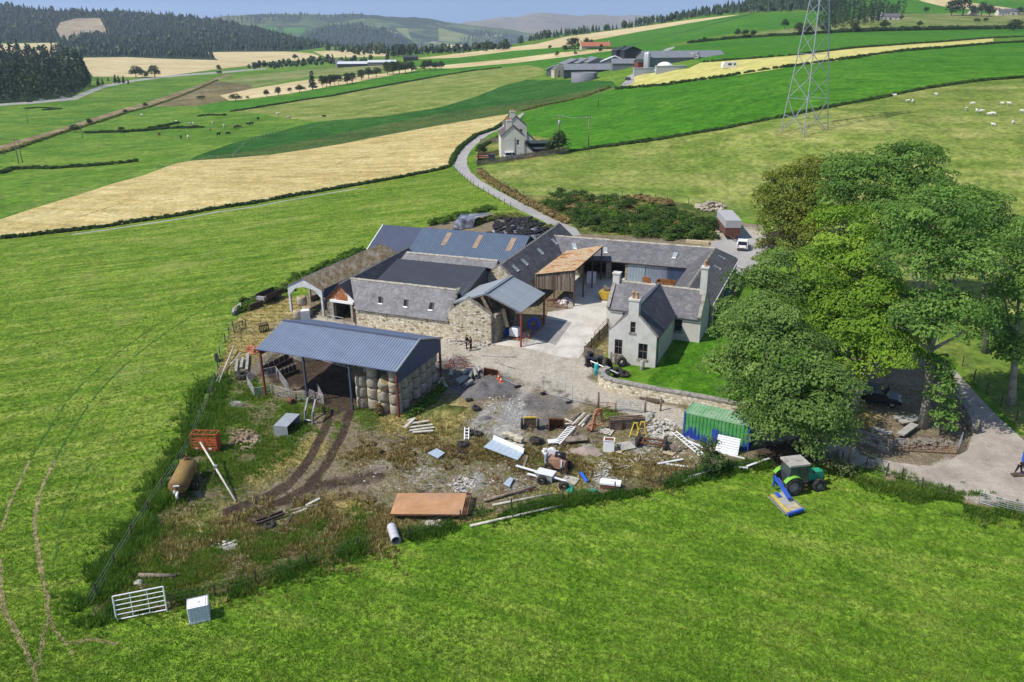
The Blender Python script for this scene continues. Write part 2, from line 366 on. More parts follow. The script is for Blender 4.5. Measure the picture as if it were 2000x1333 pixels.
BAR_TOP=[(0,429),(70,406),(140,385),(224,358),(280,343),(336,322),(367,315),(455,309),(525,303),(595,293),(665,282),(755,264),(860,245),(930,233),(1000,222)]
BAR_BOT=[(880,325),(860,332),(780,348),(700,362),(630,374),(560,386),(490,399),(420,409),(350,422),(280,432),(210,443),(140,452),(70,460),(0,467)]
F3TOP=[(979,133),(930,138),(860,149),(755,168),(700,178),(650,188),(595,196),(490,213),(450,219)]
F2TOP=[(455,280),(525,261),(623,238),(700,231),(755,227),(860,210),(930,189),(982,168),(1028,156),(1105,156),(1196,159)]
F12TOP=[(1206,175),(1300,167),(1422,150),(1545,131),(1664,115),(1772,100),(1940,86),(2100,78),(2700,70)]
F10BOT=[(1370,123),(1475,115),(1562,108),(1667,95),(1790,86),(1825,84),(1940,75),(2100,68),(2700,60)]
F12BOT=[(2700,90),(2100,140),(2000,152),(1909,159),(1825,171),(1720,192),(1611,212),(1541,227),(1405,254),(1300,271),(1175,288),(1115,297)]
H1TOP=[(-700,20),(-300,14),(0,10),(35,14),(70,19),(105,21),(168,23),(245,22),(280,25),(332,31),(385,35),(437,42),(490,52),(542,63),(612,80),(680,92),(760,95),(830,98),(900,92),(960,92),(1000,88),(1052,74),(1105,66),(1210,56),(1280,44),(1350,30),(1405,20),(1440,12),(1500,-6),(1640,-30),(2000,-60),(2700,-70)]
RAIL_L=[(-60,305),(0,285),(105,255),(175,233),(245,211),(290,200),(350,179),(385,168),(420,153),(450,144)]
RAIL_R=[(455,146),(425,157),(390,173),(352,189),(292,210),(247,221),(177,244),(107,265),(0,301),(-60,322)]
ROADL=[(1090,450),(1060,432),(1020,413),(985,395),(955,377),(925,360),(900,340),(886,325),(887,305),(897,288),(915,272),(945,256),(975,245),(992,238),(1012,226),(1021,220)]
ROADR=[(1024,222),(1016,231),(998,243),(980,251),(955,263),(935,278),(920,293),(912,308),(912,322),(920,338),(940,354),(975,374),(1010,392),(1045,410),(1085,430),(1125,446)]
ROUGH=[(590,585),(545,575),(500,590),(455,632),(440,690),(425,725),(408,775),(385,830),(362,890),(325,940),(295,990),(262,1045),(228,1105),(192,1165),(176,1212),(215,1212),(330,1192),(370,1178),(500,1142),(600,1107),(700,1075),(790,1053),(900,1024),(1000,1003),(1100,984),(1200,968),(1290,953),(1340,938),(1400,920),(1480,915),(1560,905),(1640,905),(1700,925),(1760,950),(1830,968),(1910,990),(2010,1010),(2400,1100),(2400,950),(2100,880),(1990,850),(1900,770),(1850,715),(1780,690),(1640,700),(1640,800),(1420,790),(1300,765),(1170,745),(1200,640),(1420,600),(1500,480),(1490,440),(1400,430),(1395,470),(1100,455),(1060,440),(1000,420),(940,415),(880,425),(840,440),(780,470),(700,500),(640,540)]
FIELDS=[
('valley_field',GR_VALLEY,[(-700,470),(-700,-100),(1200,-100),(1200,470)]),
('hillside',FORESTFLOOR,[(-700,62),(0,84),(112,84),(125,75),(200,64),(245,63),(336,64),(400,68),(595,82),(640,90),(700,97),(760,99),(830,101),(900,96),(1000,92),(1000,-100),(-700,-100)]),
('felled_slope',FELLED,[(110,58),(118,44),(150,36),(195,36),(205,55),(212,68),(180,72),(125,78),(115,70)]),
('far_barley',BARLEY_FAR,[(-200,84),(0,86),(112,84),(110,100),(112,114),(60,116),(-200,118)]),
('barley_valley',BARLEY_FAR,[(115,114),(245,112),(315,115),(424,117),(399,103),(480,101),(560,101),(612,105),(632,114),(595,117),(530,124),(465,131),(420,136),(315,150),(259,151),(182,150),(165,128)]),
('barley_rise',BARLEY_FAR,[(612,101),(700,97),(757,99),(755,110),(700,112),(640,113)]),
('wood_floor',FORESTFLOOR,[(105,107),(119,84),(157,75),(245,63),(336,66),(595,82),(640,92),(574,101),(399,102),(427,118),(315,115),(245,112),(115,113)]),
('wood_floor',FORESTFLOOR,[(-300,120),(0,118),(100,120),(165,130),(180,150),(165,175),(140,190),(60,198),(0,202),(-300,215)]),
('olive_pasture',GR_OLIVE,[(440,156),(500,147),(600,136),(700,128),(760,128),(820,124),(812,134),(751,140),(602,150),(490,172),(430,184),(370,190),(400,168)]),
('moor',MOOR,[(290,209),(350,188),(385,172),(420,158),(490,167),(494,176),(472,182),(430,187),(448,196),(385,207)]),
('railway_bed',RAILBED,RAIL_L+RAIL_R),
('barley_wedge',BARLEY_FAR,[(430,187),(490,174),(602,156),(700,147),(751,144),(807,134),(812,138),(751,150),(700,160),(665,166),(560,184),(472,195),(448,197)]),
('bright_field',GR_RICH,[(385,208),(465,199),(560,187),(630,173),(700,160),(755,150),(807,140),(874,134.5),(979,131)]+F3TOP+[(399,221)]),
('pale_field',GR_PALE,F3TOP+[(450,219),(500,221),(545,230),(590,234),(623,238)]+F2TOP[3:-2]+[(1065,146),(1060,134),(1030,128)]),
('turnip_field',CROP,F2TOP+[(1206,170),(1140,191),(1087,201),(1021,218),(1000,222)]+BAR_TOP[::-1][1:9]+[(385,304)]),
('turnip_edge',CROP2,[(367,314),(455,300),(525,289),(623,270),(700,254),(860,222),(960,208),(1040,196),(1120,182),(1196,168),(1206,170),(1140,191),(1087,201),(1021,218),(1000,222)]+BAR_TOP[::-1][1:9]),
('barley_field',BARLEY,BAR_TOP+HB+BAR_BOT+[(-60,475),(-60,445)]),
('tan_strip',BARLEY_FAR,[(800,133),(874,127),(990,116),(1090,103),(1213,94),(1216,98),(1100,112),(1000,124),(880,134)]),
('upper_field',GR_RICH,[(800,121),(895,114),(1000,100),(1105,92),(1115,100),(1090,103),(990,116),(874,127),(806,131)]),
('tan_strip',BARLEY_FAR,[(804,116),(895,105),(986,94),(1049,86),(1105,72),(1210,58),(1350,39),(1420,31),(1447,29),(1350,45),(1245,63),(1157,79),(1105,92),(1000,100),(895,113)]),
('upper_field',GR_RICH,[(1105,92),(1157,80),(1245,63),(1350,45),(1447,29),(1545,25),(1640,20),(1640,50),(1545,54),(1433,66),(1345,80),(1308,86),(1245,91),(1213,94)]),
('mid_field',GR_RICH,[(1213,97),(1245,91),(1308,86),(1316,92),(1280,104),(1245,116),(1205,125),(1065,134),(1030,127),(985,131),(880,134.5),(1000,124),(1100,112)]),
('scrub_field',GR_OLIVE,[(1433,70),(1545,56),(1615,45),(1692,33),(1783,27),(2000,27),(2700,20),(2700,60),(2000,55),(1825,58),(1615,64),(1480,73)]),
('hill_field',GR_RICH,[(1600,30),(1640,5),(1640,-100),(2700,-100),(2700,20),(2000,27),(1783,27),(1692,32)]),
('hill_barley',BARLEY_FAR,[(1775,-12),(1800,3),(1846,14),(1930,22),(2000,20),(1965,15),(1891,5),(1850,-12)]),
('ridge_field',GR_RICH,[(1300,101),(1321,91),(1352,84),(1405,79),(1480,72),(1615,65),(1825,59),(2000,57),(2700,45)]+F10BOT[::-1]+[(1345,112)]),
('stubble_field',STUBBLE,F12TOP[:1]+[(1224,161),(1245,147),(1318,137),(1345,134),(1366,124)]+F10BOT[:7]+F12TOP[1:7][::-1]),
('rich_field',GR_RICH,F12TOP+F12BOT+[(1060,300),(1030,285),(1017,262),(1007,243),(1024,222),(1087,203),(1140,193)]),
('sheep_pasture',GR_PALE,F12BOT+[(1060,306),(1000,318),(940,324),(930,330),(950,346),(985,366),(1030,388),(1085,405),(1200,400),(1345,402),(1430,420),(1500,440),(1560,520),(1700,640),(1860,700),(2100,960),(2700,1100)]),
('left_field',GR_NEAR,BAR_BOT[::-1]+[(900,340),(925,360),(955,377),(985,395),(1020,413),(960,470),(640,560),(490,600),(440,700),(300,980),(180,1210),(150,1400),(150,2600),(-700,2600),(-700,480),(-60,475)]),
('front_field',GR_FRONT,[(150,2600),(150,1400),(180,1211),(330,1190),(500,1141),(790,1052),(1100,983),(1340,937),(1480,914),(1640,904),(1830,967),(2010,1009),(2400,1100),(2700,1150),(2700,2600)]),
('gorse_ground',GORSEFLOOR,[(1125,446),(1085,430),(1045,410),(1000,388),(1030,380),(1085,384),(1250,386),(1345,398),(1400,412),(1420,440),(1395,480),(1100,466)]),
('road_verge',VERGE,[(925,335),(950,350),(985,370),(1030,392),(1085,418),(1130,446),(1105,446),(1045,413),(1010,394),(975,376),(940,357),(915,338)]),
('rough_ground',YARD,ROUGH),
('house_garden',VERGE,[(930,322),(928,300),(940,285),(985,270),(1010,262),(1075,270),(1112,292),(1112,300),(1000,318)]),
('lawn',LAWN,[(1262,752),(1268,738),(1290,722),(1320,660),(1380,668),(1400,640),(1470,620),(1620,700),(1600,800),(1420,778),(1300,757)]),
('concrete_apron',CONCRETE,[(966,673),(1020,679),(1096,697),(1128,700),(1190,628),(1188,600),(1200,565),(1345,560),(1345,520),(1120,535),(1120,603),(1070,610),(1060,640),(1020,650)]),
('dark_concrete',CONC_DARK,[(1030,655),(1062,622),(1117,630),(1085,674)]),  # four-sided patch of darker concrete within the pale apron
('lane',LANE,ROADL+ROADR+[(1135,460),(1105,462)]),
('farm_road',LANE,[(1412,464),(1458,462),(1500,480),(1480,520),(1440,540),(1400,500),(1390,480)]),
('lane',LANE,[(1206,173),(1212,175),(1240,160),(1238,152),(1246,147),(1245,140),(1225,150),(1222,158)]),
('lane',LANE,[(1258,118),(1275,110),(1302,95),(1318,91),(1316,95),(1300,101),(1280,116),(1268,121)]),
('main_road',LANE,[(-300,216),(0,203),(60,199),(140,191),(170,178),(200,167),(262,156),(350,146),(437,140),(520,133),(521,135),(440,142.5),(352,149),(266,159),(206,171),(178,182),(150,195),(60,203),(0,207),(-300,222)]),
('farm_track',LANE,[(c,d+5.5) for c,d in BAR_BOT[3:12]]+[(c,d+7.4-.001*c) for c,d in BAR_BOT[3:12]][::-1]),
('farm_road',TARMAC,[(1640,880),(1700,893),(1760,905),(1830,912),(1890,880),(1905,830),(1880,780),(1853,735),(1865,722),(1900,762),(1950,815),(2010,870),(2110,930),(2400,1010),(2400,1080),(2000,985),(1900,962),(1800,948),(1720,920),(1640,902)]),
]
def densify(poly,step):
 out=[]
 for(a,b),(c,d) in zip(poly,poly[1:]+poly[:1]):
  n=max(1,int(math.hypot(c-a,d-b)/step)); out+=[(a+(c-a)*i/n,b+(d-b)*i/n) for i in range(n)]
 return out
def inpoly(pts,poly):
 x,y=pts[:,0],pts[:,1]; r=np.zeros(len(pts),bool); p=np.array(poly,float); q=np.roll(p,-1,0)
 for(x1,y1),(x2,y2) in zip(p,q):
  if y1==y2:continue
  c=((y1>y)!=(y2>y))&(x<(x2-x1)*(y-y1)/(y2-y1)+x1); r^=c
 return r
def dist_line(pts,line):
 best=np.full(len(pts),1e9); L=np.array(line,float)
 if len(L)==1:return np.hypot(*(pts-L[0]).T)
 for a,b in zip(L[:-1],L[1:]):
  d=b-a; t=np.clip(((pts-a)@d)/max(d@d,1e-9),0,1); best=np.minimum(best,np.hypot(*(pts-a-t[:,None]*d).T))
 return best
def grid(u0,u1,v0,v1,su,sv):
 uu,vv=np.meshgrid(np.arange(u0,u1,su),np.arange(v0,v1,sv)); uu=uu+su*.5*(np.arange(uu.shape[0])%2)[:,None]
 q=np.stack([uu.ravel(),vv.ravel()],1); return q+RNG.uniform(-.18,.18,q.shape)*[su,sv]
def build_ground():
 top=np.interp
 outer=[(-700,2600),(-700,20)]+H1TOP[1:-1]+[(2700,-70),(2700,2600)]
 pts=[grid(-690,2690,1400,2590,60,60),grid(-690,2690,500,1400,17,17),grid(-690,2690,-70,500,15,6)]
 yard=grid(170,2100,440,1215,6.5,6.5); pts.append(yard[inpoly(yard,ROUGH)])
 pts=np.concatenate(pts); tu=np.array(H1TOP,float); pts=pts[pts[:,1]>np.interp(pts[:,0],tu[:,0],tu[:,1])+4]
 V=[tuple(p) for p in pts]; E=[]; base=len(V)
 for poly in[outer]+[f[2] for f in FIELDS]:
  dp=densify([(float(min(max(a,-699),2699)),float(b)) for a,b in poly],16) if poly is not outer else densify(poly,30)
  if poly is not outer:
   dp=[(a,max(b,float(np.interp(a,tu[:,0],tu[:,1])))) for a,b in dp]
  o=len(V); V+=dp; E+=[(o+i,o+(i+1)%len(dp)) for i in range(len(dp))]
 r=geometry.delaunay_2d_cdt([Vector((a,b)) for a,b in V],E,[],0,0.02)
 P2=np.array([tuple(q) for q in r[0]]); T=np.array([f for f in r[2] if len(f)==3],np.int64)
 cen=P2[T].mean(1); lim=np.interp(cen[:,0],tu[:,0],tu[:,1]); keep=cen[:,1]>lim-.01; T=T[keep]; cen=cen[keep]
 fid=np.full(len(T),-1)
 for i,f in enumerate(FIELDS):fid[inpoly(cen,f[2])]=i
 W3=atv(P2[:,0],P2[:,1])
 # gentle lumps in the unbuilt rough ground
 import mathutils
 rough=inpoly(P2,ROUGH)&(P2[:,1]>640)&(P2[:,0]<1450)
 edge=np.clip(dist_line(P2,ROUGH+ROUGH[:1])/40,0,1)
 for i in np.nonzero(rough)[0]:
  x,y=W3[i,:2]; W3[i,2]+=edge[i]*(.13*mathutils.noise.noise((x*.5,y*.5,0))+.08*mathutils.noise.noise((x*1.6,y*1.6,3)))
  # flip winding so that normals point up
 n=np.cross(W3[T[:,1]]-W3[T[:,0]],W3[T[:,2]]-W3[T[:,0]])[:,2]<0; T[n]=T[n][:,::-1]
 # painted ground cover of the yard (soft masks): weeds, straw, ash, mud, pale dirt, gravel
 ma=np.zeros((len(P2),4)); mb_=np.zeros((len(P2),4))
 def stroke(arr,ch,line,rad,k=1.0):
  d=dist_line(P2,line); arr[:,ch]=np.maximum(arr[:,ch],k*np.clip(1.25-d/rad,0,1))
 for a,b,rr,k in((440,800,55,.9),(485,850,50,.8),(570,810,45,.9),(600,785,30,.8),(505,770,35,.9),(530,870,55,.7),(455,930,55,.7),(300,1080,80,.6),(400,1090,80,.75),(520,1070,70,.65),
(620,1060,60,.6),(360,1160,60,.8),(240,1160,50,.8),(725,815,40,.9),(700,800,30,.7),(880,800,45,.6),(600,1010,55,.7),(700,1030,50,.6),(760,1035,40,.7),(950,880,30,.5),
(1190,800,30,.7),(1130,900,40,.5),(1050,900,30,.5),(1260,930,40,.4),(660,830,9,1.),(655,850,9,.9),(420,880,40,.8),(400,1010,50,.6),(330,1000,50,.5),(860,870,50,.45),(1000,990,30,.5),(1450,930,40,.5),(1720,780,20,.5),(1690,935,60,.9),(1800,965,50,.8),(600,880,40,.6)):
  stroke(ma,1,[(a,b)],rr,k)
 for l,rr,k in(([(450,680),(470,640),(520,610),(560,590)],40,.9),([(440,700),(520,660)],45,.7),([(560,900),(500,930),(620,870)],40,.6),([(880,840),(820,850),(900,800),(760,830)],35,.7),([(1150,900),(1120,960),(1040,990)],35,.6),
([(1250,920),(1200,880)],45,.55),([(700,985),(650,980)],35,.7),([(860,1040),(780,1050),(960,1010)],25,.7),([(330,1040),(480,1000)],50,.5),([(1650,810),(1700,820)],30,.8),([(1160,650),(1170,690)],22,.9)):
  stroke(ma,2,l,rr,k)
 for l,rr,k in(([(1000,815),(1020,790)],45,.8),([(960,800),(930,830)],28,.6),([(1010,855),(960,840)],30,.6),([(900,950),(930,940)],40,.6),([(1190,930),(1160,940)],40,.55),([(1290,845),(1240,870)],40,.6),([(850,940),(780,900)],50,.45),([(1010,950)],40,.5),([(420,1080),(480,1050)],20,.6),([(460,790)],16,.9),([(1150,880)],30,.6)):
  stroke(ma,3,l,rr,k)
 for l,rr,k in(([(545,725),(600,735),(650,745),(680,770),(650,790),(620,770)],34,1.),([(590,720),(660,725)],30,1.),([(648,800),(634,840),(606,895),(565,948),(515,972),(440,1003)],11,1.),([(686,800),(668,850),(636,910),(598,955),(540,985),(455,1022)],11,1.),
([(610,955),(680,940),(740,930)],26,.6),([(560,985),(640,975),(720,965)],22,.5),([(900,790),(960,770),(1040,780)],30,.4),([(1640,740),(1700,790),(1790,780),(1800,740)],50,.28),([(1060,745),(1100,770)],26,.4),([(1740,860),(1860,860)],22,.5),([(1580,880),(1500,890)],40,.8)):
  stroke(ma,0,l,rr,k)
 for l,rr,k in(([(720,655),(880,695),(1000,705),(1070,730),(1120,760)],42,1.),([(960,690),(1060,690),(1130,720)],36,1.),([(1110,740),(1170,772),(1250,798),(1330,818),(1420,850),(1560,870),(1660,892)],24,1.),([(1850,930),(1930,950),(2010,930),(2100,960)],46,1.),
([(1410,470),(1480,470)],40,.8),([(1230,550),(1340,550)],40,.8),([(620,625),(680,640),(740,655)],18,.7),([(1160,560),(1120,600)],40,.6),([(1200,722),(1240,735),(1270,735)],20,.8),([(980,740),(1030,760)],30,.5)):
  stroke(mb_,0,l,rr,k)
 for l,rr,k in(([(900,750),(960,745),(990,760)],34,.8),([(1040,790),(1100,790),(1060,830)],34,.6),([(860,720),(900,710)],26,.7),([(1600,890),(1640,890)],16,.7)):
  stroke(mb_,1,l,rr,k)
 groups={}
 for i in range(-1,len(FIELDS)):
  q=fid==i
  if q.any():groups.setdefault((FIELDS[max(i,0)][0],FIELDS[max(i,0)][1].name),[]).append(np.nonzero(q)[0])
 for(nm,mn),idx in groups.items():
  t=T[np.concatenate(idx)]; used,inv=np.unique(t,return_inverse=True)
  me=raw_mesh(nm,W3[used],inv.reshape(-1,3),[bpy.data.materials[mn]],smooth=True)
  if mn=='yard_ground':
   for an,arr in(('mask_a',ma),('mask_b',mb_)):
    me.attributes.new(an,'FLOAT_COLOR','POINT').data.foreach_set('color',arr[used].astype(np.float32).ravel())
  struct(me,nm)
 return P2,W3,ma,mb_,inpoly(P2,ROUGH)
GP2,GW3,GMA,GMB,GROUGH=build_ground()
# ------------------------------------------------------------------ building materials
def slate_mat(name,a,b,c,lichen=(.32,.31,.28),lo=.6,hi=.75,big=0,streak=.3):
 t=NT(name,.62,.35); p=t.P('Object'); uv=t.P('UV')
 br=t.n("ShaderNodeTexBrick"); br.inputs['Scale'].default_value=1; br.inputs['Brick Width'].default_value=.34+.3*big; br.inputs['Row Height'].default_value=.24+.2*big
 br.inputs['Mortar Size'].default_value=.012+.025*big; br.inputs['Color1'].default_value=(.72,.72,.72,1); br.inputs['Color2'].default_value=(1.2,1.2,1.22,1); br.inputs['Mortar'].default_value=(.45,.45,.45,1)
 t.l(t.mp(uv),br.inputs['Vector'])
 col=t.ramp(t.noise(p,.7,5,.7),g3((.3,.7),a,b,c)); col=t.mix(.9,col,br.outputs[0],'MULTIPLY')
 col=t.mix(t.ramp(t.noise(t.mp(uv,scale=(1.2,streak,1)),1.4,6,.75),[(lo,(0,0,0)),(hi,(.75,.75,.75))]),col,lichen+(1,))
 t.bump(br.outputs[1],-.4,.02); return t.out(col)
SLATE=slate_mat('slate_grey',(.085,.082,.092),(.13,.126,.136),(.185,.18,.186))
SLATE_PALE=slate_mat('slate_pale',(.085,.084,.092),(.145,.143,.150),(.205,.20,.205),(.33,.32,.30),.56,.76)
SLATE_DARK=slate_mat('slate_dark',(.025,.025,.033),(.042,.042,.052),(.062,.062,.072),(.10,.10,.09),.62,.8)
SLATE_RIB=slate_mat('slate_brown',(.052,.048,.050),(.085,.080,.082),(.125,.118,.118),(.19,.175,.15),.6,.8,big=1)
SLATE_EAST=slate_mat('slate_worn_brown',(.075,.070,.068),(.115,.108,.104),(.16,.15,.145),(.24,.22,.19),.58,.8,big=1)
def stone_mat(name,a,b,c,mortar,sc=(2.2,4.6),mix=1.):
 t=NT(name,.92,.15); uv=t.P('UV'); p=t.P('Object'); q=t.mp(uv,scale=(sc[0],sc[1],1))
 vo=t.n("ShaderNodeTexVoronoi"); vo.inputs['Scale'].default_value=1; vo.inputs['Randomness'].default_value=.85; t.l(q,vo.inputs['Vector'])
 ve=t.n("ShaderNodeTexVoronoi",feature='DISTANCE_TO_EDGE'); ve.inputs['Scale'].default_value=1; ve.inputs['Randomness'].default_value=.85; t.l(q,ve.inputs['Vector'])
 sp=t.n("ShaderNodeSeparateColor"); t.l(vo.outputs['Color'],sp.inputs[0])
 col=t.ramp(sp.outputs[0],[(.0,a),(.35,b),(.7,c),(.93,(.30,.19,.09)),(1,(.10,.085,.07))])
 col=t.mix(t.ramp(t.noise(p,1.2,5,.7),[(.35,(0,0,0)),(.75,(.4,.4,.4))]),col,tuple(x*.6 for x in b)+(1,))
 col=t.mix(t.ramp(ve.outputs['Distance'],[(.02,(1,1,1)),(.10,(0,0,0))]),col,mortar+(1,)); t.bump(ve.outputs['Distance'],.5,.05); return t.out(col)
STONE=stone_mat('rubble_stone',(.50,.44,.29),(.66,.595,.43),(.78,.73,.60),(.33,.285,.20))
STONE_GREY=stone_mat('grey_rubble',(.24,.22,.17),(.35,.32,.26),(.46,.43,.35),(.14,.125,.10))
def render_mat():
 t=NT('grey_render',.92,.15); p=t.P('Object'); uv=t.P('UV'); col=t.ramp(t.noise(p,1.1,5,.65),g3((.3,.7),(.47,.45,.405),(.55,.53,.485),(.61,.59,.545)))
 col=t.mix(t.ramp(t.noise(t.mp(uv,scale=(1.6,.18,1)),1.5,6,.75),[(.54,(0,0,0)),(.78,(.5,.5,.5))]),col,(.30,.275,.23,1)); n=t.noise(p,18,3,.7); t.bump(n,.3,.02); return t.out(col)
RENDER=render_mat()
HARL=plain('white_harl',(.62,.58,.50),.9,var=.08,scale=1.5,dirt=(.45,.41,.34),dscale=.5,dcut=(.55,.8))
COPING=plain('stone_coping',(.27,.255,.22),.9,var=.3,scale=3,dirt=(.13,.12,.09),dcut=(.5,.65))
RIDGE=plain('ridge_mortar',(.36,.33,.27),.9,var=.25,scale=3,dirt=(.17,.15,.10),dcut=(.5,.7))
def sheet_mat(name,base,rough=.42,rust=None,lo=.6,hi=.72,metal=.25,var=.12):
 t=NT(name,rough,.5,metal); p=t.P('Object'); uv=t.P('UV')
 col=t.ramp(t.noise(t.mp(uv,scale=(1,.12,1)),1.1,5,.65),g3((.3,.7),tuple(x*(1-var*1.6) for x in base),base,tuple(x*(1+var*1.6) for x in base)))
 sv=t.n('ShaderNodeSeparateXYZ'); t.l(uv,sv.inputs[0]); lp=t.math('FRACT',t.math('DIVIDE',sv.outputs[1],2.6)); col=t.mix(t.ramp(lp,[(0,(.45,.45,.45)),(.03,(0,0,0)),(1,(0,0,0))]),col,(.03,.03,.03,1))
 col=t.mix(t.ramp(t.noise(t.mp(uv,scale=(2.2,.10,1)),1.3,6,.8),[(.56,(0,0,0)),(.72,(.5,.5,.5))]),col,(.16,.13,.10,1))
 if rust:col=t.mix(t.ramp(t.noise(p,.8,6,.7,.4),[(lo,(0,0,0)),(hi,(1,1,1))]),col,rust+(1,))
 return t.out(col)
BLUE_ROOF=sheet_mat('blue_sheet_light',(.235,.275,.35),.36)
BLUE_BARN=sheet_mat('blue_sheet_barn',(.125,.165,.225),.45)
BLUE_GREY=sheet_mat('blue_grey_sheet',(.085,.10,.145),.45)
BLUE_DEEP=sheet_mat('blue_cladding',(.055,.085,.16),.45)
BLACK_SHEET=sheet_mat('black_corrugated',(.088,.09,.102),.5)
GALV=sheet_mat('galvanised_roof',(.33,.36,.37),.45,var=.05)
GALV2=plain('galvanised_steel',(.42,.43,.44),.45,.5,.2,6)
ASBESTOS=None
def asb():
 t=NT('mossy_cement_sheet',.95,.1); p=t.P('Object'); uv=t.P('UV')
 col=t.ramp(t.noise(p,.9,5,.7),g3((.3,.7),(.13,.12,.095),(.215,.20,.165),(.32,.30,.26)))
 col=t.mix(t.ramp(t.noise(t.mp(uv,scale=(1,.35,1)),1.6,6,.8),[(.42,(0,0,0)),(.58,(1,1,1))]),col,t.ramp(t.noise(p,2,4,.7),g3((.35,.65),(.055,.036,.008),(.13,.075,.016),(.075,.06,.016))))
 col=t.mix(t.ramp(t.noise(p,2.2,5,.8),[(.66,(0,0,0)),(.72,(.8,.8,.8))]),col,(.45,.42,.37,1)); return t.out(col)
ASBESTOS=asb()
def rusty():
 t=NT('rusty_corrugated',.85,.2,.1); p=t.P('Object'); uv=t.P('UV')
 n1=t.noise(t.mp(uv,scale=(.35,1,1)),.8,6,.75)
 col=t.ramp(n1,[(.34,(.14,.06,.03)),(.43,(.30,.14,.05)),(.48,(.38,.23,.09)),(.51,(.46,.42,.34)),(.55,(.30,.16,.06)),(.60,(.40,.35,.24)),(.68,(.46,.44,.39))]); return t.out(col)
RUSTY=rusty()
RUST=plain('rusty_steel',(.17,.075,.035),.85,.1,.45,3,dirt=(.07,.035,.02),dcut=(.5,.65))
RUST_BRN=plain('rust_brown_plate',(.43,.235,.115),.8,.1,.22,.9,dirt=(.33,.20,.13),dscale=.5,dcut=(.48,.7))
RED_OX=plain('red_oxide_steel',(.22,.055,.04),.6,.1,.25,2,dirt=(.12,.05,.03))
WOOD_GREY=plain('weathered_wood',(.21,.17,.13),.9,0,.45,2.2,dirt=(.09,.07,.05),dcut=(.52,.7))
WOOD_PALE=plain('pale_timber',(.46,.37,.24),.85,0,.25,3)
WOOD_BOARD=plain('bleached_board',(.46,.43,.37),.9,0,.25,2.5)
WOOD_DARK=plain('dark_timber',(.075,.055,.04),.9,0,.4,3)
WHITE=plain('white_paint',(.78,.78,.76),.5,0,.06,2,dirt=(.55,.52,.46),dcut=(.6,.8))
BLACK=plain('black_rubber',(.016,.016,.017),.75,0,.4,6)
BLACKP=plain('black_plastic',(.014,.014,.017),.35,0,.3,3,spec=.5)
DARK=plain('dark_interior',(.02,.018,.016),.95,0,.3,2)
GLASS=NT('dark_glass',.08,.6).out((.012,.013,.016,1))
GLASS_SKY=NT('rooflight_glass',.15,.6).out((.30,.33,.36,1))
CONC=plain('concrete_grey',(.33,.315,.28),.92,0,.2,2.5,dirt=(.18,.17,.14))
TERRA=plain('terracotta',(.46,.25,.10),.8,0,.2,4)
PLANKS=None
def planks():
 t=NT('weathered_planks',.9,.2); uv=t.P('UV'); p=t.P('Object')
 sx=t.n("ShaderNodeSeparateXYZ"); t.l(uv,sx.inputs[0]); k=t.math('FLOOR',t.math('DIVIDE',sx.outputs[0],.17))
 wn=t.n("ShaderNodeTexWhiteNoise",noise_dimensions='1D'); t.l(k,wn.inputs['W']); fr=t.math('FRACT',t.math('DIVIDE',sx.outputs[0],.17))
 col=t.ramp(wn.outputs['Value'],g3((0,1),(.075,.055,.042),(.16,.125,.095),(.25,.21,.175)))
 col=t.mix(.7,col,t.ramp(t.noise(t.mp(uv,scale=(6,.6,1)),1.5,5,.7),[(.3,(.5,.5,.5)),(.7,(1.4,1.4,1.4))]),'MULTIPLY')
 col=t.mix(t.ramp(fr,[(.0,(1,1,1)),(.09,(0,0,0))]),col,(.02,.015,.012,1)); return t.out(col)
PLANKS=planks()
# ------------------------------------------------------------------ building pieces
class Fr:
 def __init__(s,a0,b0,name,label,cat,world=None):
  s.a0,s.b0=a0,b0; o=W(a0,b0); s.z0=o[2]; s.t=thing(name,label,cat,o,TH)
 def __call__(s,a,b,h=0):
  q=W(a,b,h); return np.array([a-s.a0,b-s.b0,q[2]-s.z0])
class Bx:
 def __init__(s,x,y,hd,name,label,cat):
  s.o=np.array([x,y,pz(x,y)]); s.h=R(hd); s.t=thing(name,label,cat,s.o,s.h)
 def __call__(s,a,b,h=0):return np.array([a,b,h])
 def ground(s,a,b):
  q=s.o[:2]+rotz(s.h)[:2,:2]@np.array([a,b]); return pz(*q)-s.o[2]
def slope(mb,e0,e1,r1,r0,th=.14):
 e0,e1,r1,r0=[np.asarray(q,float) for q in(e0,e1,r1,r0)]; n=np.cross(e1-e0,r0-e0); n/=np.linalg.norm(n); n*=np.sign(n[2])
 return mb.slab([e0,e1,r1,r0],th,n)
def corr(mb,e0,e1,r1,r0,pitch=.28,amp=.05,th=.03):
 e0,e1,r1,r0=[np.asarray(q,float) for q in(e0,e1,r1,r0)]; n=np.cross(e1-e0,r0-e0); n/=np.linalg.norm(n); n*=np.sign(n[2])
 L=np.linalg.norm(e1-e0); k=max(2,int(L/pitch)); vs=[]; prof=((0,0),(.15,0),(.5,1),(.65,1))
 pr=[((i+t)/k,a) for i in range(k) for t,a in prof]+[(1,0)]
 for t,a in pr:vs+=[e0+(e1-e0)*t+n*amp*a,r0+(r1-r0)*t+n*amp*a]
 m=len(pr); fs=[(2*i,2*i+2,2*i+3,2*i+1) for i in range(m-1)]; mb.add(vs,fs)
 return mb.add([e0-n*th,e1-n*th,r1-n*th,r0-n*th],[(0,1,2,3)])
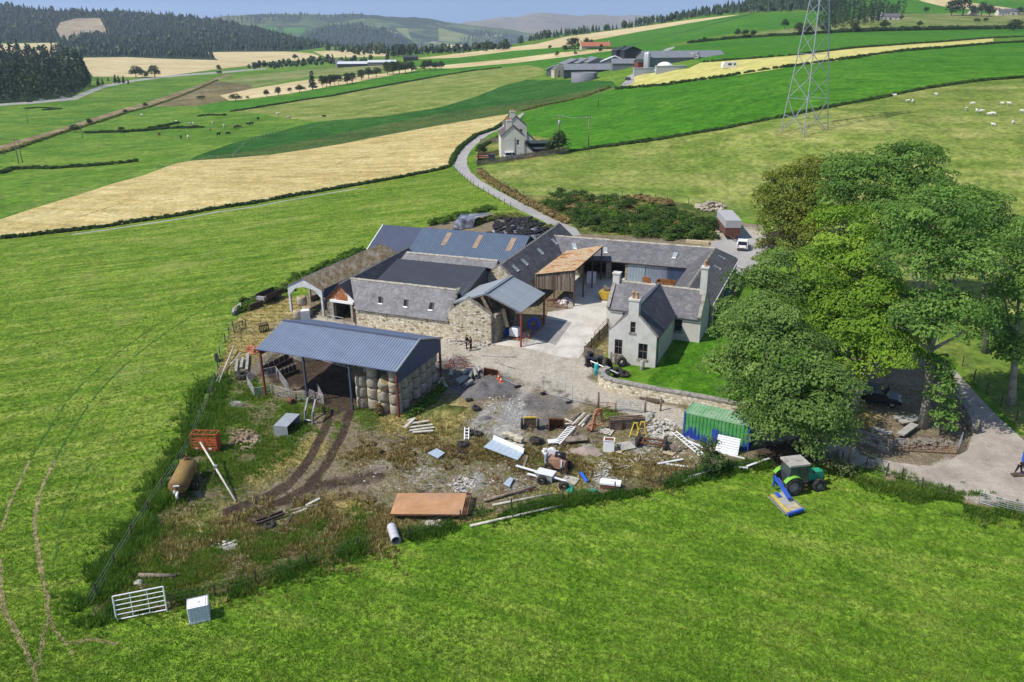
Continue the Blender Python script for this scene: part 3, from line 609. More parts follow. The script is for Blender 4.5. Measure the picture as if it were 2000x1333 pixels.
def wall(mb,p0,p1,h0,h1,th=.45,holes=(),zf=None):
 """upright wall from p0 to p1 (local plan points), th to its left; holes = (x0, x1, z0, z1) along the wall"""
 p0=np.asarray(p0,float)[:3]; p1=np.asarray(p1,float)[:3]; d=p1-p0; L=math.hypot(d[0],d[1]); nx=np.array([-d[1],d[0],0])/L*th
 xs=sorted({0.,L}|{q for h in holes for q in h[:2]}); zs=sorted({h0,h1}|{q for h in holes for q in h[2:]})
 for x0,x1 in zip(xs,xs[1:]):
  run=[]
  for z0,z1 in zip(zs,zs[1:]):
   if any(h[0]<=x0+1e-6 and x1<=h[1]+1e-6 and h[2]<=z0+1e-6 and z1<=h[3]+1e-6 for h in holes):run.append(None)
   elif run and run[-1]:run[-1][1]=z1
   else:run.append([z0,z1])
  for r in run:
   if not r:continue
   a=p0+d*x0/L; b=p0+d*x1/L; z=np.array([0,0,1.])
   q=[a+z*r[0],b+z*r[0],b+nx+z*r[0],a+nx+z*r[0]]; u=[k+z*(r[1]-r[0]) for k in q]
   mb.add(q+u,[(3,2,1,0),(4,5,6,7),(0,1,5,4),(1,2,6,5),(2,3,7,6),(3,0,4,7)])
 return mb
def gable(mb,p0,p1,h0,apex,th=.45,x=.5):
 p0=np.asarray(p0,float); p1=np.asarray(p1,float); d=p1-p0; L=math.hypot(d[0],d[1]); nx=np.array([-d[1],d[0],0])/L*th; z=np.array([0,0,1.])
 return mb.prism([p0+z*h0,p1+z*h0,p0+d*x+z*apex],(0,0,0),nx)
def window(parent,c,w,h,rz,frame=WHITE,bars=(0,1),sill=True,deep=.12,glass=GLASS):
 """c = centre of the opening on the outer wall face, local; rz = direction of the outward normal"""
 n=np.array([math.cos(rz),math.sin(rz),0]); t=np.array([-math.sin(rz),math.cos(rz),0]); z=np.array([0,0,1.]); c=np.asarray(c,float); i=c-n*deep
 f=MB(); b=.07
 for sgn in(-1,1):f.bar(i+t*sgn*(w/2-b/2)-z*h/2,i+t*sgn*(w/2-b/2)+z*h/2,b,.06,n); f.bar(i-t*(w/2-b)+z*sgn*(h/2-b/2),i+t*(w/2-b)+z*sgn*(h/2-b/2),b,.06,n)
 for k in range(bars[0]):x=-w/2+w*(k+1)/(bars[0]+1); f.bar(i+t*x-z*(h/2-b),i+t*x+z*(h/2-b),.04,.05,n)
 for k in range(bars[1]):y=-h/2+h*(k+1)/(bars[1]+1); f.bar(i-t*(w/2-b)+z*y,i+t*(w/2-b)+z*y,.05,.055,n)
 g_=MB(); g_.add([i-n*.02+t*a*(w/2-.03)+z*e*(h/2-.03) for a,e in((-1,-1),(1,-1),(1,1),(-1,1))],[(0,1,2,3)])
 wo=part(g_,'window',glass,parent); part(f,'window_frame',frame,wo)
 if sill:s_=MB(); s_.bar(c-n*.04-t*(w/2+.14)-z*(h/2+.08),c-n*.04+t*(w/2+.14)-z*(h/2+.08),.15,.30,z); part(s_,'window_sill',COPING,wo)
def rooflight(parent,e0,e1,r1,r0,s,t,w=.6,l=.95,frame=GALV2,glass=GLASS_SKY):
 e0,e1,r1,r0=[np.asarray(q,float) for q in(e0,e1,r1,r0)]; p=(e0+(e1-e0)*s)*(1-t)+(r0+(r1-r0)*s)*t
 x=(e1-e0)/np.linalg.norm(e1-e0); y=(r0+(r1-r0)*s)-(e0+(e1-e0)*s); y/=np.linalg.norm(y); n=np.cross(x,y); n*=np.sign(n[2])
 f=MB(); c=p+n*.06
 for k in(-1,1):f.bar(c+x*k*w/2-y*l/2,c+x*k*w/2+y*l/2,.07,.10,n); f.bar(c-x*(w/2-.04)+y*k*(l/2-.03),c+x*(w/2-.04)+y*k*(l/2-.03),.07,.09,n)
 fo=part(f,'rooflight',frame,parent); g_=MB(); g_.add([c+n*.02+x*a*(w/2-.03)+y*b*(l/2-.03) for a,b in((-1,-1),(1,-1),(1,1),(-1,1))],[(0,1,2,3)]); part(g_,'rooflight_glass',glass,fo); s_=MB(); s_.bar(c-x*w*.6-y*(l/2+.08),c+x*w*.6-y*(l/2+.08),.14,.05,n); part(s_,'rooflight_sill',WHITE,fo)
def ridge(parent,p,q,mat=RIDGE,w=.34,name='ridge_cap',dz=.02):
 m=MB(); p=np.asarray(p,float)+[0,0,dz]; q=np.asarray(q,float)+[0,0,dz]; n=max(2,int(np.linalg.norm(q-p)/.9))
 d=(q-p)/np.linalg.norm(q-p); s=np.cross(d,(0,0,1)); s/=np.linalg.norm(s)
 for i in range(n):
  a=p+(q-p)*(i+.01)/n; b=p+(q-p)*(i+.99)/n; j=random.uniform(-.012,.012)
  m.add([a-s*w/2+[0,0,j-.12],a+[0,0,.06+j],a+s*w/2+[0,0,j-.12],b-s*w/2+[0,0,j-.12],b+[0,0,.06+j],b+s*w/2+[0,0,j-.12]],[(0,1,4,3),(1,2,5,4),(0,2,1),(3,4,5)])
 return part(m,name,mat,parent)
def skew(parent,pts,w=.34,mat=COPING,name='skew_coping',h=.16):
 m=MB()
 for a,b in zip(pts,pts[1:]):m.bar(np.asarray(a)+[0,0,.06],np.asarray(b)+[0,0,.06],w,h)
 return part(m,name,mat,parent)
def chimney(parent,c,w,d,z0,z1,pots,mat=RENDER):
 m=MB(); m.box((c[0],c[1],(z0+z1)/2),(w,d,z1-z0)); m.box((c[0],c[1],z1+.09),(w+.16,d+.16,.18)); co=part(m,'chimney',mat,parent)
 for i in range(pots):
  x=c[0]+(i-(pots-1)/2)*.46; q=MB(); q.lathe([(.17,z1+.18),(.15,z1+.45),(.13,z1+.8),(.17,z1+.82),(.17,z1+.92),(.10,z1+.93)],(x,c[1],0),12); part(q,'chimney_pot',TERRA,co)
def gutter(parent,p,q,down=None,r=.06,mat=BLACKP):
 m=MB(); m.tube([p,q],r,6)
 o=part(m,'gutter',mat,parent)
 if down is not None:k=MB(); k.tube([down[0],down[1]],.05,6); part(k,'downpipe',mat,o)
 # ------------------------------------------------------------------ Dutch barn with the round bales
f=Bx(-26.61,78.70,-22.22,'dutch_barn','open hay barn with ribbed pale blue roof on steel posts above stacked round bales','barn'); DB=f
L_,W_,E_,RR=16.57,9.35,5.49,6.95
m=MB(); corr(m,(-.25,-.3,E_-.1),(L_+.1,-.3,E_-.1),(L_+.1,W_/2,RR),(-.25,W_/2,RR),.32,.085); corr(m,(L_+.1,W_+.3,E_-.1),(-.25,W_+.3,E_-.1),(-.25,W_/2,RR),(L_+.1,W_/2,RR),.32,.085); roof=part(m,'roof',BLUE_ROOF,f.t)
m=MB(); m.bar((-.27,W_/2,RR+.07),(L_+.12,W_/2,RR+.07),.34,.05); part(m,'ridge_flashing',BLUE_GREY,roof)
m=MB()
for s_ in(-1,1):m.bar((L_+.12,W_/2+s_*(W_/2+.32),E_-.02),(L_+.12,W_/2,RR+.1),.10,.16);
part(m,'verge_flashing',GALV,roof)
m=MB(); n_=34
top=lambda y:RR-.1-(RR-E_)*abs(y-W_/2)/(W_/2)
pts=[]
for i in range(n_+1):
 for k,(dt,dx) in enumerate(((0,0),(.5,0),(.62,.04),(.88,.04))):
  y=min(W_,W_*(i+dt)/n_); pts.append((y,dx))
vs=[]
for y,dx in pts:vs+=[(L_+dx,y,4.05),(L_+dx,y,top(y))]
m.add(vs,[(2*i,2*i+2,2*i+3,2*i+1) for i in range(len(pts)-1)]); part(m,'gable_cladding',BLUE_DEEP,f.t)
m=MB(); vs=[]
for y,dx in pts:vs+=[(-dx,y,4.6),(-dx,y,top(y))]
m.add(vs,[(2*i+1,2*i+3,2*i+2,2*i) for i in range(len(pts)-1)]); part(m,'gable_cladding',BLUE_DEEP,f.t)
for x in(0.0,L_/3,2*L_/3,L_):
 for y in(0.0,W_):
  m=MB(); g0=f.ground(x,y)-.3; xx=min(max(x,.1),L_-.12)
  m.bar((xx,y,g0),(xx,y,E_-.12),.06,.20,(0,1,0));
  for k in(-1,1):m.bar((xx,y+k*.1,g0),(xx,y+k*.1,E_-.12),.16,.025,(0,1,0))
  part(m,'post',RED_OX if(x,y) in((0.0,0.0),(L_,0.0)) else(BLUE_GREY if y==0 else RUST),f.t)
 m=MB(); xx=min(max(x,.1),L_-.12); m.bar((xx,.05,E_-.25),(xx,W_/2,RR-.2),.12,.2); m.bar((xx,W_-.05,E_-.25),(xx,W_/2,RR-.2),.12,.2); m.bar((xx,.1,E_-.3),(xx,W_-.1,E_-.3),.08,.1); part(m,'rafter',RUST,f.t)
m=MB()
for i in range(5):
 for s_ in(0,1):
  t=.04+i*.23; y=W_/2*t if not s_ else W_-W_/2*t; m.bar((0,y,E_-.2+(RR-E_)*t),(L_,y,E_-.2+(RR-E_)*t),.07,.12)
part(m,'purlins',WOOD_DARK,f.t)
m=MB(); m.bar((2*L_/3+.1,-.12,.9),(L_-.1,-.12,3.9),.07); part(m,'brace',RUST,f.t)
# ------------------------------------------------------------------ steading
# bale barn with mossy roof
f=Fr(-67,84,'bale_barn','open fronted concrete barn with mossy brown cement roof and white arched gable','barn')
al0,al1,ar0,ar1,ac0,ac1,b1=-69.7,-68.6,-64.1,-62.7,-67.0,-65.75,101.6; eh,rh=3.75,5.05
m=MB(); P_=[f(ar0+.15,83.8,eh-.05),f(ar1+.15,b1,eh-.05),f(ac1,b1,rh),f(ac0,83.8,rh)]; Q_=[f(al1-.2,b1,eh-.1),f(al0-.2,83.8,eh-.1),f(ac0,83.8,rh),f(ac1,b1,rh)]
corr(m,*P_,pitch=.18,amp=.035); corr(m,*Q_,pitch=.18,amp=.035); rf=part(m,'roof',ASBESTOS,f.t); ridge(f.t,P_[3],P_[2],COPING)
m=MB()
def portal(m,b,th=.3):
 o=[(al0,0),(al0,eh),(ac0,rh-.05),(ar0,eh),(ar0,0),(ar0-.28,0),(ar0-.28,eh-1.25),(ar0-1.25,eh-.25),(ac0,eh+.05),(al0+1.25,eh-.3),(al0+.28,eh-1.25),(al0+.28,0)]
 tri=[(0,1,10,11),(1,9,10),(1,2,8,9),(2,3,7,8),(3,6,7),(3,4,5,6)]; F_=[f(a,b,h) for a,h in o]; Bk=[f(a,b+th,h) for a,h in o]; n=len(o)
 m.add(F_+Bk,[t for t in tri]+[tuple(i+n for i in reversed(t)) for t in tri]+[(i,i+n,(i+1)%n+n,(i+1)%n) for i in range(n)])
portal(m,83.95); part(m,'portal_frame',plain('white_concrete',(.52,.54,.56),.85,0,.12,2,dirt=(.36,.36,.36)),f.t)
m=MB()
for i in range(1,5):
 b=83.95+i*4.3; s_=(b-84)/17.6;
 for a in(al0+(al1-al0)*s_,ar0+(ar1-ar0)*s_):m=MB(); m.bar(f(a,b,-.2),f(a,b,eh),.25); part(m,'post',CONC,f.t)
m=MB(); wall(m,f(ar1+.1,b1,0),f(ar0+.1,84.3,0),1.4,eh-.1,.08); part(m,'side_cladding',BLUE_GREY,f.t)
m=MB(); m.bar(f(al0+.4,88,0),f(al1+.4,100,0),.12,1.6); wall(m,f(ar1,b1,0),f(al1,b1,0),0,eh,.2); part(m,'back_wall',CONC,f.t)
# slated wing with rusty gable over the cart door
f=Fr(-60.7,83.3,'slated_wing','narrow dark slated stone wing with rusty boarded gable above a cart doorway','barn')
a0,a1,ac=-63.0,-58.0,-60.7; eh,rh,b1=2.75,5.1,101
m=MB(); wall(m,f(a0,83.3),f(a1,83.3),-.3,eh,.5,[(1.15,3.85,-.3,2.45)]); wall(m,f(a0,b1),f(a0,83.3),-.3,eh-.05,.45); wall(m,f(a1,83.8),f(a1,b1),-.3,eh-.05,.45); part(m,'wall',STONE_GREY,f.t)
m=MB(); m.box(f(a0+1.0,83.27,1.15),(.3,.3,2.9)); m.box(f(a1-1.0,83.27,1.15),(.3,.3,2.9)); part(m,'door_surround',CONC,f.t); m=MB(); m.box(f(ac+.2,83.22,2.62),(3.6,.25,.3)); part(m,'lintel',WHITE,f.t)
m=MB(); gable(m,f(a0+.1,83.32),f(a1-.1,83.32),eh+.02,rh-.1,.2,.46); g_=part(m,'gable_sheeting',plain('rust_white_sheet',(.33,.13,.05),.85,.1,.5,2.5,dirt=(.55,.53,.50),dscale=1.5,dcut=(.55,.62)),f.t)
m=MB(); m.prism([f(ac+1.15,83.28,eh+.05),f(a1-.1,83.28,eh+.05),f(ac+1.15,83.28,eh+1.15)],(0,0,0),(0,.03,0)); part(m,'gable_panel',WHITE,g_)
m=MB(); slope(m,f(a0-.2,83.1,eh-.1),f(a0-.2,b1,eh-.1),f(ac,b1,rh),f(ac,83.1,rh)); slope(m,f(a1+.2,83.1,eh-.1),f(a1+.2,b1,eh-.1),f(ac,b1,rh),f(ac,83.1,rh)); part(m,'roof',SLATE_DARK,f.t); ridge(f.t,f(ac,83.2,rh),f(ac,b1,rh),COPING)
# front stone range
f=Fr(-52,82.2,'front_barn','long low stone barn facing the yard with patched pale slate roof and three rooflights','barn')
a0,a1,bf,bb,eh,rh,br=-58.0,-44.2,82.2,87.3,2.55,5.5,84.75
m=MB(); wall(m,f(a0,bf),f(a1+.1,bf-.15),-.6,eh,.5); wall(m,f(a1,bb),f(a0,bb),-.3,eh,.4); part(m,'wall',STONE,f.t)
e0,e1,r1,r0=f(a0+.45,bf-.28,eh-.2),f(a1+.1,bf-.4,eh-.2),f(a1+.1,br,rh),f(a0-1.9,br,rh)
m=MB(); slope(m,e0,e1,r1,r0); slope(m,f(a1+.1,bb+.2,eh),f(a0-1.9,bb+.2,eh),r0,r1); part(m,'roof',SLATE_PALE,f.t); ridge(f.t,r0,r1)
for s_ in(.285,.545,.80):rooflight(f.t,e0,e1,r1,r0,s_,.40,.55,1.0,plain('grey_frame',(.15,.15,.15),.8),DARK)
m=MB(); m.bar(f(a0+.12,bf-.1,-.3),f(a0+.12,bf-.1,eh-.1),.1); part(m,'downpipe',RUST,f.t)
m=MB(); random.seed(4)
for i in range(9):t=i/8; p=e1*(1-t)+r1*t; m.box(p+[random.uniform(-.05,.12),0,.05],(random.uniform(.25,.5),.45,random.uniform(.2,.35)),random.uniform(-.3,.3))
part(m,'skew_stones',COPING,f.t)
# black corrugated infill roof over the court
f=Fr(-51,90,'covered_court','low pitched black corrugated roof filling the court behind the front stone barn','barn')
m=MB(); corr(m,f(-58.3,86.6,3.75),f(-44.3,86.6,3.75),f(-44.3,93.6,5.62),f(-58.0,93.6,5.62),pitch=.27,amp=.09); corr(m,f(-44.3,96.0,4.6),f(-58.0,96.0,4.6),f(-58.0,93.6,5.62),f(-44.3,93.6,5.62),pitch=.24); part(m,'roof',BLACK_SHEET,f.t)
m=MB(); wall(m,f(-44.6,87.4),f(-44.6,95.5),0,3.9,.3); gable(m,f(-44.6,86.8),f(-44.6,96),3.9,5.5,.3,.72); part(m,'end_wall',BLACK_SHEET,f.t)
# middle slate roof
f=Fr(-51,97,'middle_barn','grey slated barn roof with pale ridge seen between black and blue roofs','barn')
m=MB(); slope(m,f(-60.2,94.2,3),f(-44.2,94.2,3),f(-44.2,97.1,5.62),f(-58.6,97.1,5.62)); slope(m,f(-44.2,100,3),f(-60.2,100,3),f(-58.6,97.1,5.62),f(-44.2,97.1,5.62)); part(m,'roof',SLATE_PALE,f.t); ridge(f.t,f(-58.6,97.1,5.62),f(-44.2,97.1,5.62))
m=MB(); wall(m,f(-60,94.5),f(-46.3,94.5),0,3,.4); wall(m,f(-46.3,99.7),f(-60,99.7),0,3,.4); part(m,'wall',STONE_GREY,f.t)
# long blue roofed barn at the back
f=Fr(-56,107,'blue_barn','long barn behind the steading with blue ribbed roof and three rusty rooflight strips','barn')
a0,am,a1,br,rh,bf,bb,eh=-68.6,-61.5,-43.5,107.0,6.4,100.6,113.2,3.0
m=MB(); corr(m,f(a0,bf,eh),f(am,bf,eh),f(am,br,rh),f(a0,br,rh),.26); corr(m,f(am,bb,eh),f(a0,bb,eh),f(a0,br,rh),f(am,br,rh),.26); part(m,'roof',BLUE_GREY,f.t,'darker grey blue end of the roof')
m=MB(); corr(m,f(am+.03,bf,eh+.05),f(a1,bf,eh+.05),f(a1,br,rh+.05),f(am+.03,br,rh+.05),.28,.08); corr(m,f(a1,bb,eh+.05),f(am+.03,bb,eh+.05),f(am+.03,br,rh+.05),f(a1,br,rh+.05),.26); part(m,'roof',BLUE_BARN,f.t)
e0,e1,r1,r0=f(am+.03,bf,eh+.05),f(a1,bf,eh+.05),f(a1,br,rh+.05),f(am+.03,br,rh+.05)
for s_ in(.285,.575,.875):
 m=MB(); A=[(e0+(e1-e0)*(s_+k*.022))*(1-t)+(r0+(r1-r0)*(s_+k*.022))*t+np.array([0,0,.09]) for k,t in((-1,.52),(1,.52),(1,.9),(-1,.9))]; m.slab(A,.03); part(m,'rooflight_strip',plain('rusty_rooflight',(.30,.20,.12),.8,0,.3,1.5),f.t)
m=MB(); m.bar(f(a0-.02,bf,eh),f(a0-.02,br,rh),.12,.2); part(m,'verge_flashing',WHITE,f.t)
m=MB(); wall(m,f(a1-.1,bf+.2),f(a1-.1,bb-.2),0,eh,.15); gable(m,f(a1-.1,bf+.2),f(a1-.1,bb-.2),eh,rh-.1,.15); wall(m,f(a0+.2,bb-.2),f(a0+.2,bf+.2),0,eh,.15); gable(m,f(a0+.2,bb-.2),f(a0+.2,bf+.2),eh,rh-.1,.15); wall(m,f(a1-.1,bb-.3),f(a0+.1,bb-.3),0,eh,.15); wall(m,f(a0,bf+.3),f(a1,bf+.3),0,eh,.15); part(m,'wall',plain('dark_cladding',(.05,.052,.055),.7),f.t)
# range with four rooflights running back from the canopy
f=Fr(-43,94.6,'skylight_range','long brown slated range running back with four small rooflights and stone gable','barn')
a0,a1,ac,bf,bb,eh,rh=-46.2,-39.75,-43.0,94.6,118,3.0,5.75
m=MB(); wall(m,f(a0,bf),f(a1,bf),-.3,eh,.5); gable(m,f(a0,bf),f(a1,bf),eh,rh-.05,.5); wall(m,f(a1,bf+.5),f(a1,bb-.5),-.3,eh,.5); wall(m,f(a0,bb-.5),f(a0,bf+.5),-.3,eh,.5); wall(m,f(a1,bb),f(a0,bb),-.3,eh,.5); gable(m,f(a1,bb),f(a0,bb),eh,rh-.05,.5); part(m,'wall',STONE,f.t)
e0,e1,r1,r0=f(a1+.25,bf+.3,eh-.15),f(a1+.25,bb,eh-.15),f(ac,bb,rh+.02),f(ac,bf+.3,rh+.02)
m=MB(); slope(m,e0,e1,r1,r0); slope(m,f(a0-.25,bb,eh-.15),f(a0-.25,bf+.3,eh-.15),r0,r1); part(m,'roof',SLATE_RIB,f.t); ridge(f.t,r0,r1)
for s_,t in((.10,.64),(.235,.62),(.485,.60),(.73,.58)):rooflight(f.t,e0,e1,r1,r0,s_,t,.55,1.0)
skew(f.t,[f(a0-.1,bf+.2,eh),f(ac,bf+.2,rh+.05),f(a1+.1,bf+.2,eh)])
# free standing stone gable under the canopy and the galvanised canopy itself
f=Fr(-41.2,82.2,'stone_gable','roofless pale rubble gable wall standing under the grey canopy beside the yard','wall')
m=MB(); p0,p1=f(-44.0,81.75),f(-38.5,82.25); wall(m,p0,p1,-.7,3.55,.55); gable(m,p0,p1,3.55,5.5,.55,.47); part(m,'wall',STONE,f.t)
skew(f.t,[p0+[.1,.3,3.62],p0*.53+p1*.47+[0,.3,5.55],p1+[0,.3,3.55]],.5)
for c_,z_ in((f(-38.25,84,1.4),(.45,2.6,4.2)),(f(-41.5,90,1.7),(5,.4,4)),(f(-38.3,88.6,1.3),(.5,.5,3.4))):m=MB(); m.box(c_,z_); part(m,'pier',STONE_GREY,f.t)
m=MB(); m.bar(f(-38.0,84.6,3.7),f(-37.2,84.2,1.6),.5,.12); part(m,'hanging_board',WOOD_PALE,f.t); m=MB(); m.bar(f(-40.2,85.2,4.6),f(-39.6,84.9,3.8),.12); part(m,'hanging_board',WOOD_PALE,f.t)
f=Bx(-7.28,93.01,-23.23,'yard_canopy','smooth pale grey gabled canopy on red steel posts over the yard pens','canopy'); CA=f
L_,W_,E_,RR=9.14,7.9,4.57,6.35
m=MB(); c_=L_*.5
slope(m,(0,0,E_),(0,W_,E_),(c_,W_,RR),(c_,0,RR),.10); slope(m,(L_,0,E_),(L_,W_,E_),(c_,W_,RR),(c_,0,RR),.10); rf=part(m,'roof',GALV,f.t)
m=MB(); m.bar((c_,-.02,RR+.05),(c_,W_+.02,RR+.05),.45,.05); part(m,'ridge_flashing',plain('grey_flashing',(.22,.24,.25),.5,.3),rf)
m=MB(); m.bar((0,-.03,E_-.08),(c_,-.03,RR-.08),.05,.2); m.bar((L_,-.03,E_-.08),(c_,-.03,RR-.08),.05,.2); part(m,'fascia',plain('grey_flashing',(.22,.24,.25)),rf)
for b in(.12,W_-.12):
 m=MB(); m.bar((L_-.1,b,f.ground(L_,b)-.1),(L_-.1,b,E_-.1),.2,.2); part(m,'post',RED_OX,f.t)
m=MB()
for b in(.15,W_/2,W_-.15):m.bar((.1,b,E_-.22),(c_,b,RR-.22),.12,.18); m.bar((L_-.1,b,E_-.22),(c_,b,RR-.22),.12,.18)
part(m,'rafters',RED_OX,f.t)
# rusty lean-to
f=Fr(-36,97.6,'rusty_lean_to','open lean-to shed with streaked rusty tin roof and grey boarded end','shed')
m=MB(); corr(m,f(-38.9,97.5,4.0),f(-38.9,110,3.75),f(-33.2,110,5.05),f(-33.2,97.5,5.1),.16,.03); part(m,'roof',RUSTY,f.t)
m=MB(); wall(m,f(-39.0,97.7),f(-33.3,97.7),2.0,4.0,.05); m.prism([f(-39.0,97.7,4.0),f(-33.3,97.7,4.0),f(-33.3,97.7,5.0)],(0,0,0),(0,.05,0)); part(m,'board_cladding',PLANKS,f.t)
for b in(97.7,101.5,105.5,109.7):
 m=MB(); m.bar(f(-33.35,b,-.2),f(-33.35,b,5.0),.16); part(m,'post',WOOD_DARK,f.t)
m=MB(); m.bar(f(-33.35,97.6,4.9),f(-33.35,110,4.85),.14); m.bar(f(-36.2,97.7,0),f(-36.2,97.7,2.0),.14); part(m,'beam',WOOD_DARK,f.t)
# north range with blue sliding doors
f=Fr(-30,110.3,'north_range','long grey slated range across the back of the yard with blue sliding doors','barn')
a0,a1,bf,bb,br,eh,rh=-40.5,-15.0,110.3,116.7,113.4,2.8,5.0
hl=[(4.2,7.7,-.2,2.5),(8.4,10.6,-.2,2.5),(11.0,13.6,-.2,2.5),(13.7,16.8,-.2,2.5),(16.9,21.5,-.2,2.5)]
m=MB(); wall(m,f(a0,bf),f(a1-5.5,bf),-.3,eh,.45,[h for h in hl if h[1]<20]); wall(m,f(a1,bb),f(a0,bb),-.3,eh,.4); part(m,'wall',STONE_GREY,f.t)
for x0,x1,mat in((11.0,13.55,plain('pale_blue_door',(.26,.32,.36),.6,0,.1,2)),(13.65,16.75,BLUE_ROOF),(16.85,19.9,BLUE_DEEP)):
 m=MB(); k=int((x1-x0)/.2)
 for i in range(k):q=x0+(x1-x0)*(i+.5)/k; m.box(f(a0+q,bf-.03-(.03 if i%2 else 0),1.2),((x1-x0)/k*.98,.05,2.8))
 part(m,'sliding_door',mat,f.t)
e0,e1,r1,r0=f(a0,bf-.25,eh-.1),f(a1-4.0,bf-.25,eh-.1),f(a1-2.8,br,rh),f(a0-2.6,br,rh)
m=MB(); slope(m,e0,e1,r1,r0); slope(m,f(a1,bb+.2,eh-.1),f(a0,bb+.2,eh-.1),r0,r1); part(m,'roof',SLATE,f.t); ridge(f.t,r0,r1)
for s_,t in((.155,.57),(.36,.50),(.80,.52)):rooflight(f.t,e0,e1,r1,r0,s_,t,.5,.95,GALV2)
gutter(f.t,e0+[0,-.08,0],e1+[0,-.08,0],None,.06,WOOD_DARK)
# east range
f=Fr(-17.8,96,'east_range','ridged slate range joining the farmhouse with hipped far corner and two rooflights','barn')
a0,a1,ac,bf,bb,eh,rh=-20.6,-15.0,-17.8,95.8,116.0,2.9,5.0
m=MB(); wall(m,f(a1,bf),f(a1,bb-.2),-.6,eh,.45,[(13,14,0,1.9)]); wall(m,f(a0,110),f(a0,bf),-.3,eh,.45); wall(m,f(a0,bf),f(a1,bf),-.3,eh,.4); gable(m,f(a0,bf),f(a1,bf),eh,rh-.05,.4); part(m,'wall',STONE_GREY,f.t)
e0,e1,r1,r0=f(a1+.25,bf,eh-.1),f(a1+.25,bb+.1,eh-.15),f(ac,113.4,rh),f(ac,bf,rh)
m=MB(); slope(m,e0,e1,r1,r0); slope(m,f(a0-.25,110.2,eh-.1),f(a0-.25,bf,eh-.1),r0,f(ac,110.2,rh)); m.slab([f(a0-.25,110.2,eh-.1),f(ac,110.2,rh),f(ac,113.4,rh)],.12); part(m,'roof',SLATE_EAST,f.t); ridge(f.t,r0,r1)
for s_,t in((.62,.55),(.86,.62)):rooflight(f.t,e0,e1,r1,r0,s_,t,.5,.95)
gutter(f.t,e0+[.06,0,0],e1+[.06,0,0],(e0+[.1,.3,0],e0+[.1,.3,-2.8]),.05,WHITE)
# ------------------------------------------------------------------ farmhouse
f=Bx(11.64,93.58,-23.86,'farmhouse','grey rendered farmhouse with slate roof, three chimneys and a projecting front gable','house'); FH=f
L_,W_,E_,RR=11.53,5.2,3.16,5.92
# the wing in the house's own axes
R_=rotz(-f.h); wo=R_@np.array([10.86-11.64,84.41-93.58,0]); wx,wy=wo[0],wo[1]; wz=pz(10.86,84.41)-f.o[2]; WL,WD,WE,WR=5.44,9.2,3.7+wz,6.55+wz
m=MB(); g0=-1.0
wall(m,(0,0,0),(L_,0,0),g0,E_,.45,[(2.05,2.75,1.6,2.75),(8.45,9.4,1.2,2.75)]); wall(m,(L_,.45,0),(L_,W_-.45,0),g0,E_,.45); wall(m,(L_,W_,0),(0,W_,0),g0,E_,.45); wall(m,(0,W_-.45,0),(0,.45,0),g0,E_,.45)
gable(m,(L_,0,0),(L_,W_,0),E_,RR-.05,.45); gable(m,(0,W_,0),(0,0,0),E_,RR-.05,.45)
wins=[(.72,1.62,1.0,2.85),(3.45,4.5,.85,2.75)]
wall(m,(wx,wy,0),(wx+WL,wy,0),g0-.6,WE,.45,[(a,b,c+wz,d+wz) for a,b,c,d in wins]); wall(m,(wx+WL,wy+.45,0),(wx+WL,-.02,0),g0-.6,WE,.45); wall(m,(wx,-.02,0),(wx,wy+.45,0),g0-.6,WE,.45)
p0=np.array([wx,wy,0.]); zz=np.array([0,0,1.]); gm=WR-WE
# gable of the wing with its small window: two side pieces, a piece under and one over
xa,xb=WL/2-.30,WL/2+.30; hz=lambda x:WE+gm*min(x,WL-x)/(WL/2)-.05; za,zb=WE+.12,WE+1.45
for poly in([(0,WE),(xa,WE),(xa,hz(xa))],[(xb,WE),(WL,WE),(xb,hz(xb))],[(xa,WE),(xb,WE),(xb,za),(xa,za)],[(xa,zb),(xb,zb),(xb,hz(xb)),(WL/2,hz(WL/2)),(xa,hz(xa))]):
 m.prism([p0+[x,0,z] for x,z in poly],(0,0,0),(0,.45,0))
part(m,'wall',RENDER,f.t)
m=MB(); e=.18
slope(m,(.2,-e,E_-.15),(wx+.5,-e,E_-.15),(wx+WL/2,W_/2,RR),(.2,W_/2,RR),.12); slope(m,(wx+WL-.5,-e,E_-.15),(L_-.2,-e,E_-.15),(L_-.2,W_/2,RR),(wx+WL/2,W_/2,RR),.12); slope(m,(L_-.2,W_+e,E_-.15),(.2,W_+e,E_-.15),(.2,W_/2,RR),(L_-.2,W_/2,RR),.12)
rf=part(m,'roof',SLATE,f.t); ridge(rf,(.3,W_/2,RR),(L_-.3,W_/2,RR),RIDGE)
m=MB(); yb=W_/2-.05; er=WE-.15
slope(m,(wx+WL+e,wy+.2,er),(wx+WL+e,-.1,er),(wx+WL/2,yb,WR),(wx+WL/2,wy+.2,WR),.12); slope(m,(wx-e,wy+.2,er),(wx-e,-.1,er),(wx+WL/2,yb,WR),(wx+WL/2,wy+.2,WR),.12)
rf2=part(m,'wing_roof',slate_mat('slate_wing',(.040,.040,.055),(.062,.061,.078),(.09,.088,.10),(.14,.13,.12),.64,.8),f.t); ridge(rf2,(wx+WL/2,wy+.3,WR),(wx+WL/2,yb,WR),plain('lead_ridge',(.22,.22,.25),.6))
m=MB(); m.bar((wx+WL+e,-.12,E_+.0),(wx+WL/2+.1,W_/2-.15,RR+.06),.22,.05); m.bar((wx-e,-.12,E_),(wx+WL/2-.1,W_/2-.15,RR+.06),.22,.05); part(m,'valley_flashing',GALV2,rf2)
